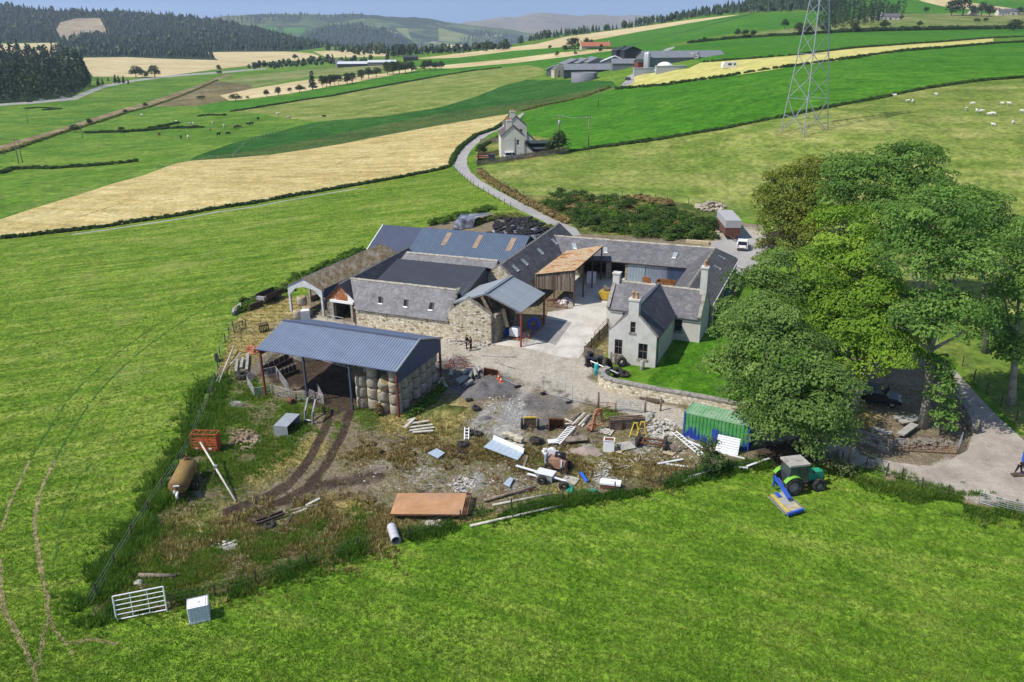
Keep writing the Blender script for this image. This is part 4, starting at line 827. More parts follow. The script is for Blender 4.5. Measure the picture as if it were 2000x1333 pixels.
skew(f.t,[(L_-.2,-.2,E_),(L_-.2,W_/2,RR+.02),(L_-.2,W_+.2,E_)],.42,COPING); skew(f.t,[(.2,-.2,E_),(.2,W_/2,RR+.02),(.2,W_+.2,E_)],.42,COPING); skew(f.t,[(wx-.12,wy+.2,WE-.05),(wx+WL/2,wy+.2,WR+.02),(wx+WL+.12,wy+.2,WE-.05)],.3,COPING,h=.1)
zb_=f.o[2]
chimney(f.t,(.42,W_/2,0),.85,.8,RR-.8,7.35-zb_,0); chimney(f.t,(L_-.4,W_/2,0),.8,.9,RR-1.0,9.2-zb_,1); chimney(f.t,(wx+WL/2,wy+.405,0),1.12,.84,WR-1.3,7.85-zb_,2)
for a,b,c,d in wins:window(f.t,(wx+(a+b)/2,wy,(c+d)/2+wz),b-a-.02,d-c-.02,-math.pi/2,plain('brown_sash',(.19,.15,.12),.7),(1,1))
window(f.t,(wx+WL/2,wy,(za+zb)/2),.58,zb-za-.02,-math.pi/2,plain('brown_sash',(.1,.1,.1)),(0,1)); window(f.t,(8.92,0,1.98),.93,1.5,-math.pi/2,plain('brown_sash',(.1,.1,.1)),(0,1)); window(f.t,(2.4,0,2.18),.68,1.1,-math.pi/2,plain('brown_sash',(.1,.1,.1)),(0,1))
gutter(f.t,(wx+WL+e,wy+.2,er-.02),(wx+WL+e,-.1,er-.02),((wx+WL+.08,wy+.5,er-.1),(wx+WL+.08,wy+.5,g0-.4))); gutter(f.t,(.3,-e-.05,E_-.2),(wx-.3,-e-.05,E_-.2)); gutter(f.t,(wx+WL+.4,-e-.05,E_-.2),(L_-.2,-e-.05,E_-.2))
m=MB(); m.disc((wx-.12,wy+1.0,WE-.5),.35,(-.8,-.6,.4),14,.04); part(m,'satellite_dish',GALV2,f.t)
# ------------------------------------------------------------------ foliage
def leaf_mat(name,stops,rough=.6,trans=.42):
 t=NT(name,rough,.25); a=t.attr('tint'); col=t.ramp(a.outputs['Fac'],g3((0,1),*stops))
 t.out(col); tr=t.n("ShaderNodeBsdfTranslucent"); t.l(t.mix(1,col,(1.2,1.35,.6,1),'MULTIPLY'),tr.inputs[0])
 mx=t.n("ShaderNodeMixShader"); mx.inputs[0].default_value=trans; o=t.t.nodes["Material Output"]
 t.l(t.b.outputs[0],mx.inputs[1]); t.l(tr.outputs[0],mx.inputs[2]); t.l(mx.outputs[0],o.inputs[0]); return t.m
LF_SYC=leaf_mat('sycamore_leaves',[(.05,.09,.022),(.11,.19,.04),(.19,.29,.065),(.28,.38,.10)])
LF_BRIGHT=leaf_mat('bright_leaves',[(.06,.12,.012),(.14,.26,.02),(.24,.37,.035),(.34,.46,.06)])
LF_ASH=leaf_mat('ash_leaves',[(.045,.095,.02),(.10,.20,.035),(.17,.30,.055),(.27,.40,.09)])
LF_DARK=leaf_mat('dark_leaves',[(0.017,0.043,0.012),(0.038,0.087,0.019),(0.065,0.123,0.026),(0.109,0.174,0.036)])
LF_YEL=leaf_mat('yellowing_leaves',[(.06,.085,.014),(.125,.17,.02),(.20,.235,.03),(.29,.29,.05)])
LF_COP=leaf_mat('copper_leaves',[(0.036,0.026,0.023),(0.072,0.051,0.043),(0.102,0.072,0.051),(0.087,0.102,0.043)])
LF_GORSE=leaf_mat('gorse_leaves',[(0.020,0.046,0.010),(0.043,0.096,0.017),(0.080,0.145,0.026),(0.145,0.189,0.051)])
LF_WEED=leaf_mat('weed_leaves',[(0.026,0.070,0.009),(0.065,0.152,0.014),(0.123,0.225,0.023),(0.246,0.275,0.058)])
LF_DRY=leaf_mat('dry_stalks',[(.09,.055,.022),(.20,.14,.055),(.34,.255,.11),(.50,.41,.22)])
LF_MIX=leaf_mat('mixed_grass',[(.20,.145,.06),(.13,.185,.03),(.22,.25,.06),(.44,.37,.17)])
LF_CONIF=leaf_mat('conifer_needles',[(.016,.036,.020),(.028,.058,.028),(.042,.078,.034),(.065,.105,.045)],trans=.15)
LF_FARB=leaf_mat('far_leaves',[(.014,.030,.010),(.026,.052,.014),(.042,.075,.018),(.065,.10,.026)],trans=.2)
BARK=plain('bark',(.16,.14,.11),.95,0,.35,3,dirt=(.10,.11,.05),dcut=(.5,.65)); BARK_PALE=plain('pale_bark',(.30,.27,.21),.95,0,.3,3,dirt=(.15,.14,.09),dcut=(.5,.65))
def unit(n,rng):q=rng.normal(size=(n,3)); return q/np.linalg.norm(q,axis=1)[:,None]
def leaf_quads(c,nrm,size,rng,asp=.62):
 """pointed quads at c, facing nrm"""
 n=len(c); r=unit(n,rng); t=np.cross(nrm,r); t/=np.maximum(np.linalg.norm(t,axis=1),1e-6)[:,None]; b=np.cross(nrm,t)
 s=(size*rng.uniform(.65,1.35,n))[:,None]; bend=nrm*s*.18
 v=np.stack([c-t*s*.5,c+b*s*asp*.5-bend*0+bend,c+t*s*.5,c-b*s*asp*.5+bend],1)
 return v.reshape(-1,3),np.arange(4*n).reshape(n,4)
def foliage_mesh(name,v,f,tint,mat):
 me=raw_mesh(name,v,f,[mat],smooth=False)
 me.attributes.new('tint','FLOAT','FACE').data.foreach_set('value',np.clip(tint,0,1).astype(np.float32)); return me
def crown_arrays(blobs,rng,leaf=.42,dens=9.,clump=1.0,hollow=.55):
 """blobs: list of (centre, (rx, ry, rz)); leaves gathered into clumps spread through each blob's outer volume"""
 C_,N_,T_=[],[],[]
 for c,r in blobs:
  r=np.asarray(r,float); area=4*math.pi*((r[0]*r[1])**1.6/3+(r[0]*r[2])**1.6/3+(r[1]*r[2])**1.6/3)**(1/1.6)
  nc=max(6,int(area/(clump*clump*1.5))); d=unit(nc,rng); d[:,2]=np.where(d[:,2]<-.45,-d[:,2],d[:,2])
  rad=rng.uniform(hollow,1.04,nc)**.6; cc=c+d*r*rad[:,None]; cr_=clump*rng.uniform(.55,1.25,nc); ct=rng.normal(.5,.21,nc)
  per=np.maximum(8,(dens*4*cr_**2).astype(int)); idx=np.repeat(np.arange(nc),per); n=len(idx)
  e=unit(n,rng); e[:,2]=np.abs(e[:,2])*.85-.12; p=cc[idx]+e*(cr_[idx]*rng.uniform(.55,1.05,n)**.5)[:,None]*[1,1,.75]
  nn=e*.85+d[idx]*.55+unit(n,rng)*.42+[-.18,-.06,.45]; nn/=np.linalg.norm(nn,axis=1)[:,None]
  C_.append(p); N_.append(nn); T_.append(ct[idx]+rng.normal(0,.13,n))
 return np.concatenate(C_),np.concatenate(N_),np.concatenate(T_)
def crown_mesh(name,blobs,mat,seed,leaf=.42,dens=9.,clump=1.0,off=(0,0,0),hollow=.55):
 rng=np.random.default_rng(seed); c,n,t=crown_arrays(blobs,rng,leaf,dens,clump,hollow); v,f=leaf_quads(c-np.asarray(off),n,leaf,rng)
 return foliage_mesh(name,v,f,t,mat)
def link(me,name,parent=None,loc=None):
 o=bpy.data.objects.new(name,me); COL.objects.link(o); o.parent=parent
 if loc is not None:o.location=tuple(loc)
 return o
def big_tree(name,label,cat,base,blobs,mat,tr=.35,leaf=.42,dens=9.,clump=1.0,seed=1,bark=BARK,group=None,hollow=.55,bare=0):
 b=at(*base); D0=math.hypot(b[0],b[1]); t=thing(name,label,cat,b,0,group); W_=[]
 for u,v,ru,rv,dD in blobs:
  c=ray_at(u,v,D0+dD); s=np.linalg.norm(c-np.array([0,0,CAMZ]))/F_PX; W_.append((c-b,(ru*s,ru*s*.95,rv*s*1.03)))
 link(crown_mesh('crown',W_,mat,seed,leaf,dens,clump,hollow=hollow),'crown',t)
 rng=random.Random(seed); m=MB(); cen=np.mean([w_[0] for w_ in W_],0); top=max(W_,key=lambda q:q[0][2])[0]
 fork=np.array([cen[0]*.5,cen[1]*.5,max(1.5,min(cen[2]*.55,cen[2]-1.0))]); m.tube([(0,0,-.3),fork*.33+[rng.uniform(-.1,.1),0,0],fork*.7,fork],[tr*1.35,tr,tr*.85,tr*.7],9)
 for c,r in W_:
  mid=fork*.45+c*.55+np.array([rng.uniform(-.4,.4),rng.uniform(-.4,.4),-.4]); m.tube([fork*.97,mid,c,c+np.array([0,0,r[2]*.5])],[tr*.55,tr*.32,tr*.18,.02],6)
  for k in range(5):
   q=np.array([rng.uniform(-1,1),rng.uniform(-1,1),rng.uniform(-.2,1)]); q=c+q/np.linalg.norm(q)*np.array(r)*rng.uniform(.75,.98+bare*.12); m.tube([mid*.4+c*.6,(c+q)/2+[0,0,.15],q],[tr*.15,.05,.012],5)
 part(m,'trunk',bark,t,uv=False); return t
T_=big_tree
T_('sycamore_tree','broad dark leaved sycamore hanging over the green container and tractor','tree',(1592,886),[(1520,700,92,62,2),(1462,765,58,52,1),(1560,790,88,70,-1),(1495,640,75,48,4),(1600,838,48,42,-2),(1482,838,44,40,-1.5),(1625,765,40,55,0),(1545,845,60,40,-2.5),(1420,720,36,26,2)],LF_SYC,.4,0.28,17,1.45,11)
T_('sycamore_tree','tall green sycamore beside the farmhouse end and east range','tree',(1510,770),[(1468,582,54,44,0),(1438,632,44,38,-1),(1512,528,40,34,2),(1426,660,30,28,-1),(1530,600,45,56,1)],LF_SYC,.36,0.28,17,1.45,12)
T_('maple_tree','bright yellow green maple rising in the middle of the tree group','tree',(1640,770),[(1640,452,52,40,2),(1612,532,58,46,1),(1682,545,46,48,0),(1590,615,56,48,-1),(1660,615,56,52,-1),(1570,680,48,46,-1.5),(1640,500,40,40,3)],LF_BRIGHT,.36,0.3,17,1.5,13)
T_('maple_tree','sunlit yellow green maple with low hanging leaves over the parked dark jeep','tree',(1668,806),[(1690,650,62,44,0),(1742,682,44,36,-1),(1655,690,38,52,-.5),(1682,728,30,26,-1),(1705,600,50,44,1)],LF_BRIGHT,.42,0.3,17,1.5,14,BARK_PALE)
T_('ash_tree','tallest open crowned ash with bare trunk beside the collapsed wall','tree',(1802,836),[(1830,432,74,56,3),(1788,522,70,56,1),(1880,525,64,54,2),(1842,622,82,50,0),(1778,640,44,38,-1),(1902,620,44,36,1),(1790,450,50,46,3)],LF_ASH,.36,.30,11.2,1.15,15,BARK_PALE,hollow=.35,bare=1)
T_('ash_tree','ash tree at the right edge with pale leaning trunk by the road','tree',(1976,792),[(1952,525,44,52,2),(1990,600,54,52,0),(1940,650,34,32,0),(2045,560,56,74,1),(1992,690,36,24,-1),(2010,470,40,40,3)],LF_ASH,.34,.30,12.4,1.15,16,BARK_PALE,hollow=.35,bare=1)
T_('ash_tree','ash sapling shoots clothing the foot of the tall ash','tree',(1836,850),[(1838,770,24,44,0),(1846,826,20,22,-.3),(1828,720,20,26,.5)],LF_ASH,.08,.34,9,.6,17)
T_('thorn_tree','thin yellowing tree at the back left of the tree group','tree',(1560,590),[(1540,372,54,44,4),(1520,432,40,44,1),(1572,425,44,46,2),(1496,405,30,32,2),(1592,342,46,30,6),(1610,400,50,44,3),(1570,478,50,38,0)],LF_YEL,.26,.32,9,1.1,18,hollow=.3,bare=1)
T_('ash_tree','large dull green ash at the back with visible pale branches','tree',(1735,620),[(1700,352,74,44,3),(1772,332,74,42,5),(1650,372,54,50,1),(1802,382,62,46,3),(1722,422,74,56,0),(1640,332,36,26,4),(1765,303,34,20,6),(1760,470,60,50,-1)],LF_ASH,.4,.34,8.5,1.25,19,BARK_PALE,hollow=.3,bare=1)
T_('ash_tree','ash tree behind the tallest one with ragged right hand outline','tree',(1925,690),[(1928,432,44,44,2),(1960,492,42,52,1),(1902,400,34,30,3),(1900,470,46,46,1),(1875,420,40,40,3)],LF_ASH,.3,.30,10.4,1.15,20,hollow=.35,bare=1)
T_('copper_bush','small dark copper leaved bush at the edge of the tree group','bush',(1524,512),[(1522,476,30,26,0),(1545,462,22,22,1)],LF_COP,.10,.4,8,.9,21)
T_('hazel_bush','yellow green bush beside the parked white car','bush',(1500,505),[(1496,484,18,15,0),(1492,512,16,14,-1)],LF_YEL,.08,.4,8,.9,22)
T_('elder_bush','small dark green bush growing beside the green container','bush',(1386,925),[(1384,880,18,24,0),(1392,905,22,16,-.2),(1378,915,14,10,-.4)],LF_DARK,.05,.24,12,.45,23)
T_('laurel_bush','pale leaved bush beside the tractor bonnet','bush',(1630,922),[(1632,908,24,14,0),(1650,916,16,10,0)],leaf_mat('pale_leaves',[(.06,.08,.03),(.14,.17,.06),(.24,.27,.10),(.34,.36,.16)]),.05,.26,11,.45,24)
def low_growth(name,label,cat,line,width,h,mat,seed,n=1.0,leaf=.3,stuff=True,group=None,clump=.5):
 """bank of weeds or a hedge following a line on the ground"""
 rng=np.random.default_rng(seed); L=[at(*p) for p in line]; C_=[]
 for a,b in zip(L,L[1:]):
  k=max(1,int(np.linalg.norm(b-a)/(clump*1.1)*n))
  for i in range(k):
   p=a+(b-a)*(i+rng.uniform(0,1))/k; o=rng.normal(0,width*.4,2); hh=h*rng.uniform(.5,1.15); C_.append((p+[o[0],o[1],hh*.45],(clump*rng.uniform(.8,1.5),clump*rng.uniform(.8,1.5),hh*.6)))
 me=crown_mesh(name,C_,mat,seed,leaf,9,clump*.7,off=L[0]); o=bpy.data.objects.new(name,me); COL.objects.link(o); o.location=tuple(L[0])
 return tagp(o,label,cat,group,'stuff' if stuff else None)
 # banks of weeds round the rough ground
low_growth('nettle_bank','dark nettle bank beside the mossy roofed barn','weeds',[(470,612),(500,590),(545,570),(590,545),(640,518),(690,498),(712,488)],1.5,.65,LF_WEED,34,1.4,.28,clump=.45)
low_growth('nettle_bank','dark bushes behind the blue roofed barn','weeds',[(840,442),(870,432),(905,424),(940,415),(955,408)],1.6,.9,LF_WEED,35,1.5,.3,clump=.5)
low_growth('nettle_bank','reddish dry dock plants in the middle of the rough ground','weeds',[(730,885),(790,880),(830,870),(880,880),(905,900)],1.8,.3,LF_DRY,39,1.2,.2,clump=.3)
low_growth('dry_grass_bank','straw coloured long grass along the lane fence','grass',[(936,336),(950,348),(975,366),(1005,384),(1040,402),(1075,420),(1110,436)],.7,.8,LF_DRY,43,2.4,.4,clump=.5)
low_growth('dry_grass_bank','patch of straw coloured grass beside the gorse','grass',[(1225,392),(1250,390),(1280,396),(1310,402)],1.3,.8,LF_DRY,44,2.0,.4,clump=.6)
low_growth('dry_grass_bank','tall dry grass round the clamp of black tyres','grass',[(925,440),(950,432),(980,424),(1010,424),(1040,436),(1070,450)],.7,.7,LF_MIX,46,2.2,.34,clump=.45)
low_growth('weed_bank','bright green weeds against the open gable of bales','weeds',[(800,815),(825,795),(850,775),(868,752)],.5,.4,LF_WEED,47,2,.22,clump=.35)
# ragged grass tufts over the rough ground and the nearest pasture (uncountable)
def tufts(name,label,P_,tint,h,mat,seed,blades=6,w=.05,spread=.12):
 rng=np.random.default_rng(seed); n=len(P_); idx=np.repeat(np.arange(n),blades); k=len(idx)
 a=rng.uniform(0,2*math.pi,k); base=P_[idx]+np.stack([np.cos(a),np.sin(a),0*a],1)*(rng.uniform(0,spread,k))[:,None]
 hh=(h if np.ndim(h)==0 else h[idx])*rng.uniform(.5,1.2,k); ln=np.stack([np.cos(a),np.sin(a),0*a],1)*(hh*rng.uniform(.15,.75,k))[:,None]; sd=np.stack([-np.sin(a),np.cos(a),0*a],1)*w
 v=np.stack([base-sd,base+sd,base+ln+[0,0,1]*hh[:,None]],1).reshape(-1,3); f=np.arange(3*k).reshape(k,3)
 me=foliage_mesh(name,v,f,tint[idx]+rng.normal(0,.12,k),mat); o=bpy.data.objects.new(name,me); COL.objects.link(o); return tagp(o,label,'grass',None,'stuff')
def rough_tufts():
 rng=np.random.default_rng(5); sel=np.nonzero(GROUGH&(GP2[:,1]>560))[0]; hard=np.zeros(len(sel),bool)
 for nm_,_m,pl in FIELDS:
  if nm_ in('concrete_apron','lane','farm_road','lawn','dark_concrete'):hard|=inpoly(GP2[sel],pl)
 sel=sel[~hard]; bare=np.maximum.reduce([GMA[sel,0],GMB[sel,0],GMB[sel,1]*.8,GMA[sel,3]*.55]); ok=bare<.3
 right=GP2[sel,0]>1640; ok&=~(right&(rng.uniform(size=len(sel))<.85)); sel=sel[ok]
 gr=GMA[sel,1]; st=GMA[sel,2]; out=[]
 for rep in range(7):
  j=rng.normal(0,.22,(len(sel),3))*[1,1,0]; keep=rng.uniform(size=len(sel))<.28+.45*np.maximum(gr,st); out.append((GW3[sel][keep]+j[keep],np.where(gr[keep]>st[keep]+.1,.40,.90)+rng.normal(0,.3,keep.sum()),.12+.14*np.maximum(gr,st)[keep]))
 P_=np.concatenate([o[0] for o in out]); t=np.concatenate([o[1] for o in out]); h=np.concatenate([o[2] for o in out])
 tufts('rough_grass','ragged green and straw grass over the rough ground',P_,np.clip(t,0,1),h,LF_MIX,6,5,.035,.16)
rough_tufts()
def weed_band(label,line,width,n,h,lo,hi,seed,mat=None,name='weed_bank',w=.045):
 rng=np.random.default_rng(seed); L=np.array([at(*p) for p in line]); sg=np.linalg.norm(np.diff(L,axis=0),axis=1); i=rng.choice(len(sg),n,p=sg/sg.sum()); t=rng.uniform(size=n)[:,None]; P_=L[i]*(1-t)+L[i+1]*t; o=rng.normal(0,width*.5,(n,2)); P_[:,:2]+=o; P_[:,2]+=GA*o[:,0]+GB*o[:,1]
 import mathutils
 k=np.array([mathutils.noise.noise((a*.45,b*.45,seed)) for a,b in P_[:,:2]]); P_=P_[k>-.18]; k=k[k>-.18]
 tufts(name,label,P_,np.clip(lo+(hi-lo)*rng.uniform(size=len(P_))+k*.25,0,1),h*(.7+.9*np.clip(k+.2,0,1)),mat or LF_WEED,seed,8,w,.2)
weed_band('dark nettles and weeds along the left edge of the rough ground',[(420,745),(405,790),(390,832),(372,880),(345,920),(318,955),(296,1000),(270,1045),(240,1090),(215,1130),(195,1165),(188,1205)],2.0,5200,.55,.05,.75,31)
weed_band('dark weeds on the front edge of the rough ground along the fence',[(195,1205),(225,1192),(340,1180),(420,1166),(500,1141),(600,1107),(700,1073),(800,1050),(900,1022),(1000,1001),(1100,982),(1200,966),(1290,950),(1340,937),(1420,918),(1500,908)],.9,5600,.36,.0,.6,32)
weed_band('green weeds growing inside the rough ground near the slurry tanker',[(400,820),(430,800),(470,770),(420,850),(395,905),(440,940),(500,890),(540,860),(590,800)],3.0,5200,.30,.3,.9,36)
weed_band('low green weeds scattered across the lower rough ground',[(300,1060),(380,1080),(440,1100),(360,1130),(300,1150),(480,1060),(560,1050),(640,1040),(700,1050),(600,1080),(520,1110)],3.4,6000,.26,.25,.95,37)
weed_band('brown and straw weeds scattered across the lower rough ground',[(280,1080),(340,1040),(420,1060),(500,1030),(600,1000),(680,1010),(760,1040),(560,1090),(440,1130)],3.2,4200,.30,.0,1.0,38,LF_DRY)
weed_band('green weeds along the roadside fence below the tractor',[(1680,935),(1730,940),(1780,962),(1830,972),(1900,990),(1980,1010)],1.8,2600,.34,.2,.9,39)
weed_band('brown weeds across the middle of the rough ground',[(700,880),(780,900),(860,860),(930,890),(1100,905),(1180,910),(1260,930),(1330,915)],2.6,4200,.24,.0,.9,40,LF_DRY)
def thicket(label,poly,n,h,mat,seed,clump=.8):
 rng=np.random.default_rng(seed); p=np.array(poly); q=rng.uniform(p.min(0),p.max(0),(n*4,2)); q=q[inpoly(q,poly)][:n]; b=at(*poly[0]); B_=[]
 for(u,v),hh in zip(q,h*rng.uniform(.35,1.25,len(q))):r=clump*rng.uniform(.7,1.9); B_.append((at(u,v)-b+[0,0,hh*.4],(r,r*rng.uniform(.7,1.2),hh*.65)))
 me=crown_mesh('gorse_thicket',B_,mat,seed,.34,9,clump*.75); o=bpy.data.objects.new('gorse_thicket',me); COL.objects.link(o); o.location=tuple(b); tagp(o,label,'thicket',None,'stuff')
GP_=[(1050,392),(1090,386),(1150,386),(1215,394),(1290,412),(1370,428),(1402,448),(1392,470),(1330,472),(1250,464),(1170,456),(1130,442),(1080,414)]
thicket('dense dark green gorse thicket behind the steading',GP_,150,1.5,LF_GORSE,50); thicket('lighter green bushes mixed through the gorse thicket',GP_,80,1.1,LF_WEED,51,.7); thicket('brown dead patches in the gorse thicket',[(1060,396),(1120,388),(1180,392),(1330,432),(1340,452),(1280,452),(1200,420),(1090,412)],42,1.0,LF_DRY,52,.7)
# ------------------------------------------------------------------ far hills, woods, trees, farms
HEATHER=G('heather_hill',(.11,.09,.06),(.16,.13,.085),(.22,.18,.12),s1=.0012,s2=.006,s3=.03,fine=.3,bump=0)
HILLGRASS=G('hill_grass',(.04,.075,.02),(.08,.115,.03),(.15,.16,.06),s1=.003,s2=.012,s3=.06,fine=.3,bump=0,patch=[((.02,.038,.016),.0035,.5,.53,1.),((.30,.26,.15),.006,.66,.68,.9)])
def hillf(prof,v0,D0,D1,back=1.25):
 pr=np.array(prof,float); us=np.arange(pr[0,0],pr[-1,0]+1,8.); top=np.interp(us,pr[:,0],pr[:,1]); top=top+np.convolve(RNG.normal(0,1.0,len(us)),[.25,.5,.25],'same')
 def fn(u,t):
  v=v0+(np.interp(u,us,top)-v0)*t; return ray_at(u,v,D0+(D1-D0)*t**1.3)
 return us,fn,back
def hill(name,mat,H,rows=14):
 us,fn,back=H; ts=np.linspace(0,1,rows); P_=[[fn(u,t) for u in us] for t in ts]
 P_.append([q*[back,back,1]-[0,0,120] for q in P_[-1]]); A=np.array(P_); n,m=A.shape[:2]
 idx=np.arange(n*m).reshape(n,m); f=np.stack([idx[:-1,:-1],idx[:-1,1:],idx[1:,1:],idx[1:,:-1]],-1).reshape(-1,4)
 me=raw_mesh(name,A.reshape(-1,3),f,[mat],smooth=True); return struct(me,name)
H4=hillf([(780,66),(860,52),(923,42),(965,35),(1017,33),(1035,28),(1052,25),(1077,25),(1098,29),(1133,31),(1157,28),(1185,29),(1210,32),(1245,30),(1280,31),(1315,34),(1400,36),(1520,40)],100,6500,9000); hill('far_mountain',HEATHER,H4)
H2=hillf([(300,46),(410,36),(440,32),(480,29),(525,28),(700,28),(735,31),(820,35),(860,40),(900,46),(960,54),(1010,60),(1050,68),(1090,84)],112,4500,5600); hill('far_hill',HILLGRASS,H2)
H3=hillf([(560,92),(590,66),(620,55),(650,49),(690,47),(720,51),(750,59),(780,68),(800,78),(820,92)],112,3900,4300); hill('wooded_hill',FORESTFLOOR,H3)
m=MB();
def patch_on(H,uv):
 us,fn,_=H; return[fn(u,t)*.9985 for u,t in uv]
for nm,H,uv,mat in(('far_pasture',H2,[(508,.70),(596,.70),(596,.56),(530,.54)],GR_RICH),('far_pasture',H2,[(640,.75),(720,.78),(780,.6),(700,.5),(640,.55)],GR_OLIVE),('far_barley',H2,[(870,.35),(910,.36),(905,.22),(865,.22)],BARLEY_FAR),('far_pasture',H2,[(770,.72),(860,.8),(940,.6),(900,.45),(800,.45)],GR_OLIVE)):
 A=patch_on(H,uv); me=raw_mesh(nm,np.array(A),[tuple(range(len(A)))],[mat]); struct(me,nm)
def px_grid(poly,su,sv,rng,jit=.45):
 p=np.array(poly,float); q=grid(p[:,0].min(),p[:,0].max(),p[:,1].min(),p[:,1].max(),su,sv); q=q+rng.uniform(-jit,jit,q.shape)*[su,sv]; return q[inpoly(q,poly)]
def conifer_mesh(name,P_,H_,seed,mat,broad=0.,off=(0,0,0)):
 """many small trees as ragged cones or rounded crowns in one mesh"""
 rng=np.random.default_rng(seed); n=len(P_); k=6; V,Fc,Tn=[],[],[]; ang=np.arange(k)*2*math.pi/k
 for(r0,z0,z1,r1) in((.24,.08,.62,.05),(.17,.42,1.0,.0)) if broad<.5 else((.22,.12,.55,.40),(.40,.55,.92,.18)):
  a=ang[None]+rng.uniform(0,6,(n,1)); w0=r0*rng.uniform(.7,1.3,(n,k)); w1=max(r1,.01)*rng.uniform(.7,1.3,(n,k)); H=H_[:,None]
  lo=np.stack([P_[:,:1]+np.cos(a)*w0*H,P_[:,1:2]+np.sin(a)*w0*H,P_[:,2:]+z0*H*rng.uniform(.6,1.3,(n,k))],-1); hi=np.stack([P_[:,:1]+np.cos(a)*w1*H,P_[:,1:2]+np.sin(a)*w1*H,P_[:,2:]+z1*H*rng.uniform(.92,1.06,(n,k))],-1)
  o=sum(len(q) for q in V); V.append(np.concatenate([lo,hi],1).reshape(-1,3)); b=o+np.arange(n)[:,None]*2*k; j=np.arange(k)
  Fc.append(np.stack([b+j,b+(j+1)%k,b+k+(j+1)%k,b+k+j],-1).reshape(-1,4)); tt=rng.normal(.45,.2,(n,1))+rng.normal(0,.12,(n,k)); Tn.append(tt.ravel())
  if broad>=.5:Fc.append(np.stack([b[:,0]+k,b[:,0]+k+1,b[:,0]+k+2,b[:,0]+k+3],-1)); Fc.append(np.stack([b[:,0]+k+3,b[:,0]+k+4,b[:,0]+k+5,b[:,0]+k],-1)); Tn.append(rng.normal(.6,.15,2*n))
 return foliage_mesh(name,np.concatenate(V)-np.asarray(off),np.concatenate(Fc),np.concatenate(Tn),mat)
def wood(label,poly,su,sv,hpx,seed,mat=None,mixb=0.15,name='wood',H=None,fine=0):
 rng=np.random.default_rng(seed); q=px_grid(poly,su,sv,rng)
 if H is None:P_=atv(q[:,0],q[:,1])
 else:P_=np.array([H[1](a,b) for a,b in q])
 d=np.linalg.norm(P_-np.array([0,0,CAMZ]),axis=1); h=hpx/F_PX*d*rng.uniform(.7,1.25,len(P_)); br=rng.uniform(size=len(P_))<mixb
 if fine:
  for sel,kd,mm in((~br,'c',LF_CONIF),(br,'b',LF_FARB)):
   C_,N_,T_,S_=[],[],[],[]
   for p_,h_ in zip(P_[sel],h[sel]):n_=70; z=rng.uniform(.12,1,n_); a=rng.uniform(0,6.3,n_); r=(.20*(1.04-z) if kd=='c' else.30*np.sqrt(np.clip(1-((z-.55)/.47)**2,0,1)))*rng.uniform(.6,1.1,n_); d=np.stack([np.cos(a),np.sin(a),.5+0*a],1); C_.append(p_+np.stack([np.cos(a)*r,np.sin(a)*r,z],1)*h_); nn=d+unit(n_,rng)*.5; N_.append(nn/np.linalg.norm(nn,axis=1)[:,None]); T_.append(rng.normal(.45,.18)+rng.normal(0,.15,n_)); S_.append(np.full(n_,h_*.11))
   v,f=leaf_quads(np.concatenate(C_),np.concatenate(N_),np.concatenate(S_),rng,.8); o=link(foliage_mesh(name,v,f,np.concatenate(T_),mm),name); tagp(o,label if kd=='c' else label.replace('conifer','broadleaf').replace('mixed','broadleaf'),'wood',None,'stuff')
  return
 for sel,b,mm in((~br,0.,mat or LF_CONIF),(br,1.,LF_FARB)):
  if sel.any():o=link(conifer_mesh(name,P_[sel],h[sel],seed,mm,b),name); tagp(o,label if b<.5 else label.replace('conifer','broadleaf'),'wood',None,'stuff')
wood('dark conifer wood above the main road at the left edge',[(-300,130),(-60,128),(0,128),(60,130),(120,136),(160,145),(176,160),(165,180),(130,192),(60,199),(0,202),(-300,214)],9,4.5,34,51,mixb=.25,fine=1)
wood('long dark conifer plantation across the valley barley fields',[(105,106),(119,84),(157,76),(245,64),(297,62),(336,67),(420,72),(500,77),(595,82),(640,92),(574,100),(399,102),(424,116),(315,114),(245,111),(118,112)],6,2.6,11,52)
wood('conifer forest on the left hill',[(-700,60),(-700,24),(-300,18),(0,14),(105,25),(210,26),(280,29),(385,39),(490,56),(560,72),(620,84),(700,96),(640,92),(595,82),(400,68),(336,62),(245,60),(212,62),(205,52),(195,34),(150,34),(116,44),(108,60),(118,76),(105,84),(0,83)],6,2.6,9,53)
wood('conifer forest on the domed hill in the valley',[(565,.02),(600,.02),(815,.02),(800,.5),(770,.9),(700,.98),(640,.98),(600,.8)],6,.06,9,54,H=H3)
wood('conifer belt below the domed hill',[(640,100),(700,98),(760,99),(850,101),(900,100),(990,92),(1000,97),(900,105),(830,108),(760,110),(700,110)],6,3,13,55,mixb=.4)
wood('dark woods on the far hill',[(420,.97),(700,.97),(780,.9),(560,.85),(508,.74),(440,.8),(320,.5),(360,.9)],7,.045,6,56,H=H2)
wood('dark woods on the far hill slope',[(890,.05),(1060,.05),(1040,.5),(980,.85),(930,.8),(900,.5)],7,.05,7,57,H=H2)
wood('woodland in the far valley',[(620,.02),(900,.02),(880,.25),(760,.38),(640,.3)],8,.06,6,58,H=H2,mixb=.5)
wood('conifer ridge on the right skyline',[(990,92),(1052,80),(1105,72),(1210,59),(1285,48),(1350,37),(1440,27),(1545,23),(1640,18),(1680,-25),(1500,-4),(1440,14),(1350,31),(1210,57),(1105,68),(1052,76)],5,2.6,13,59)
wood('dark mixed wood behind the pylon',[(1590,66),(1640,58),(1700,50),(1768,30),(1762,24),(1700,16),(1640,8),(1560,18),(1560,26),(1610,30),(1600,50)],9,4,19,60,mixb=.45,fine=1)
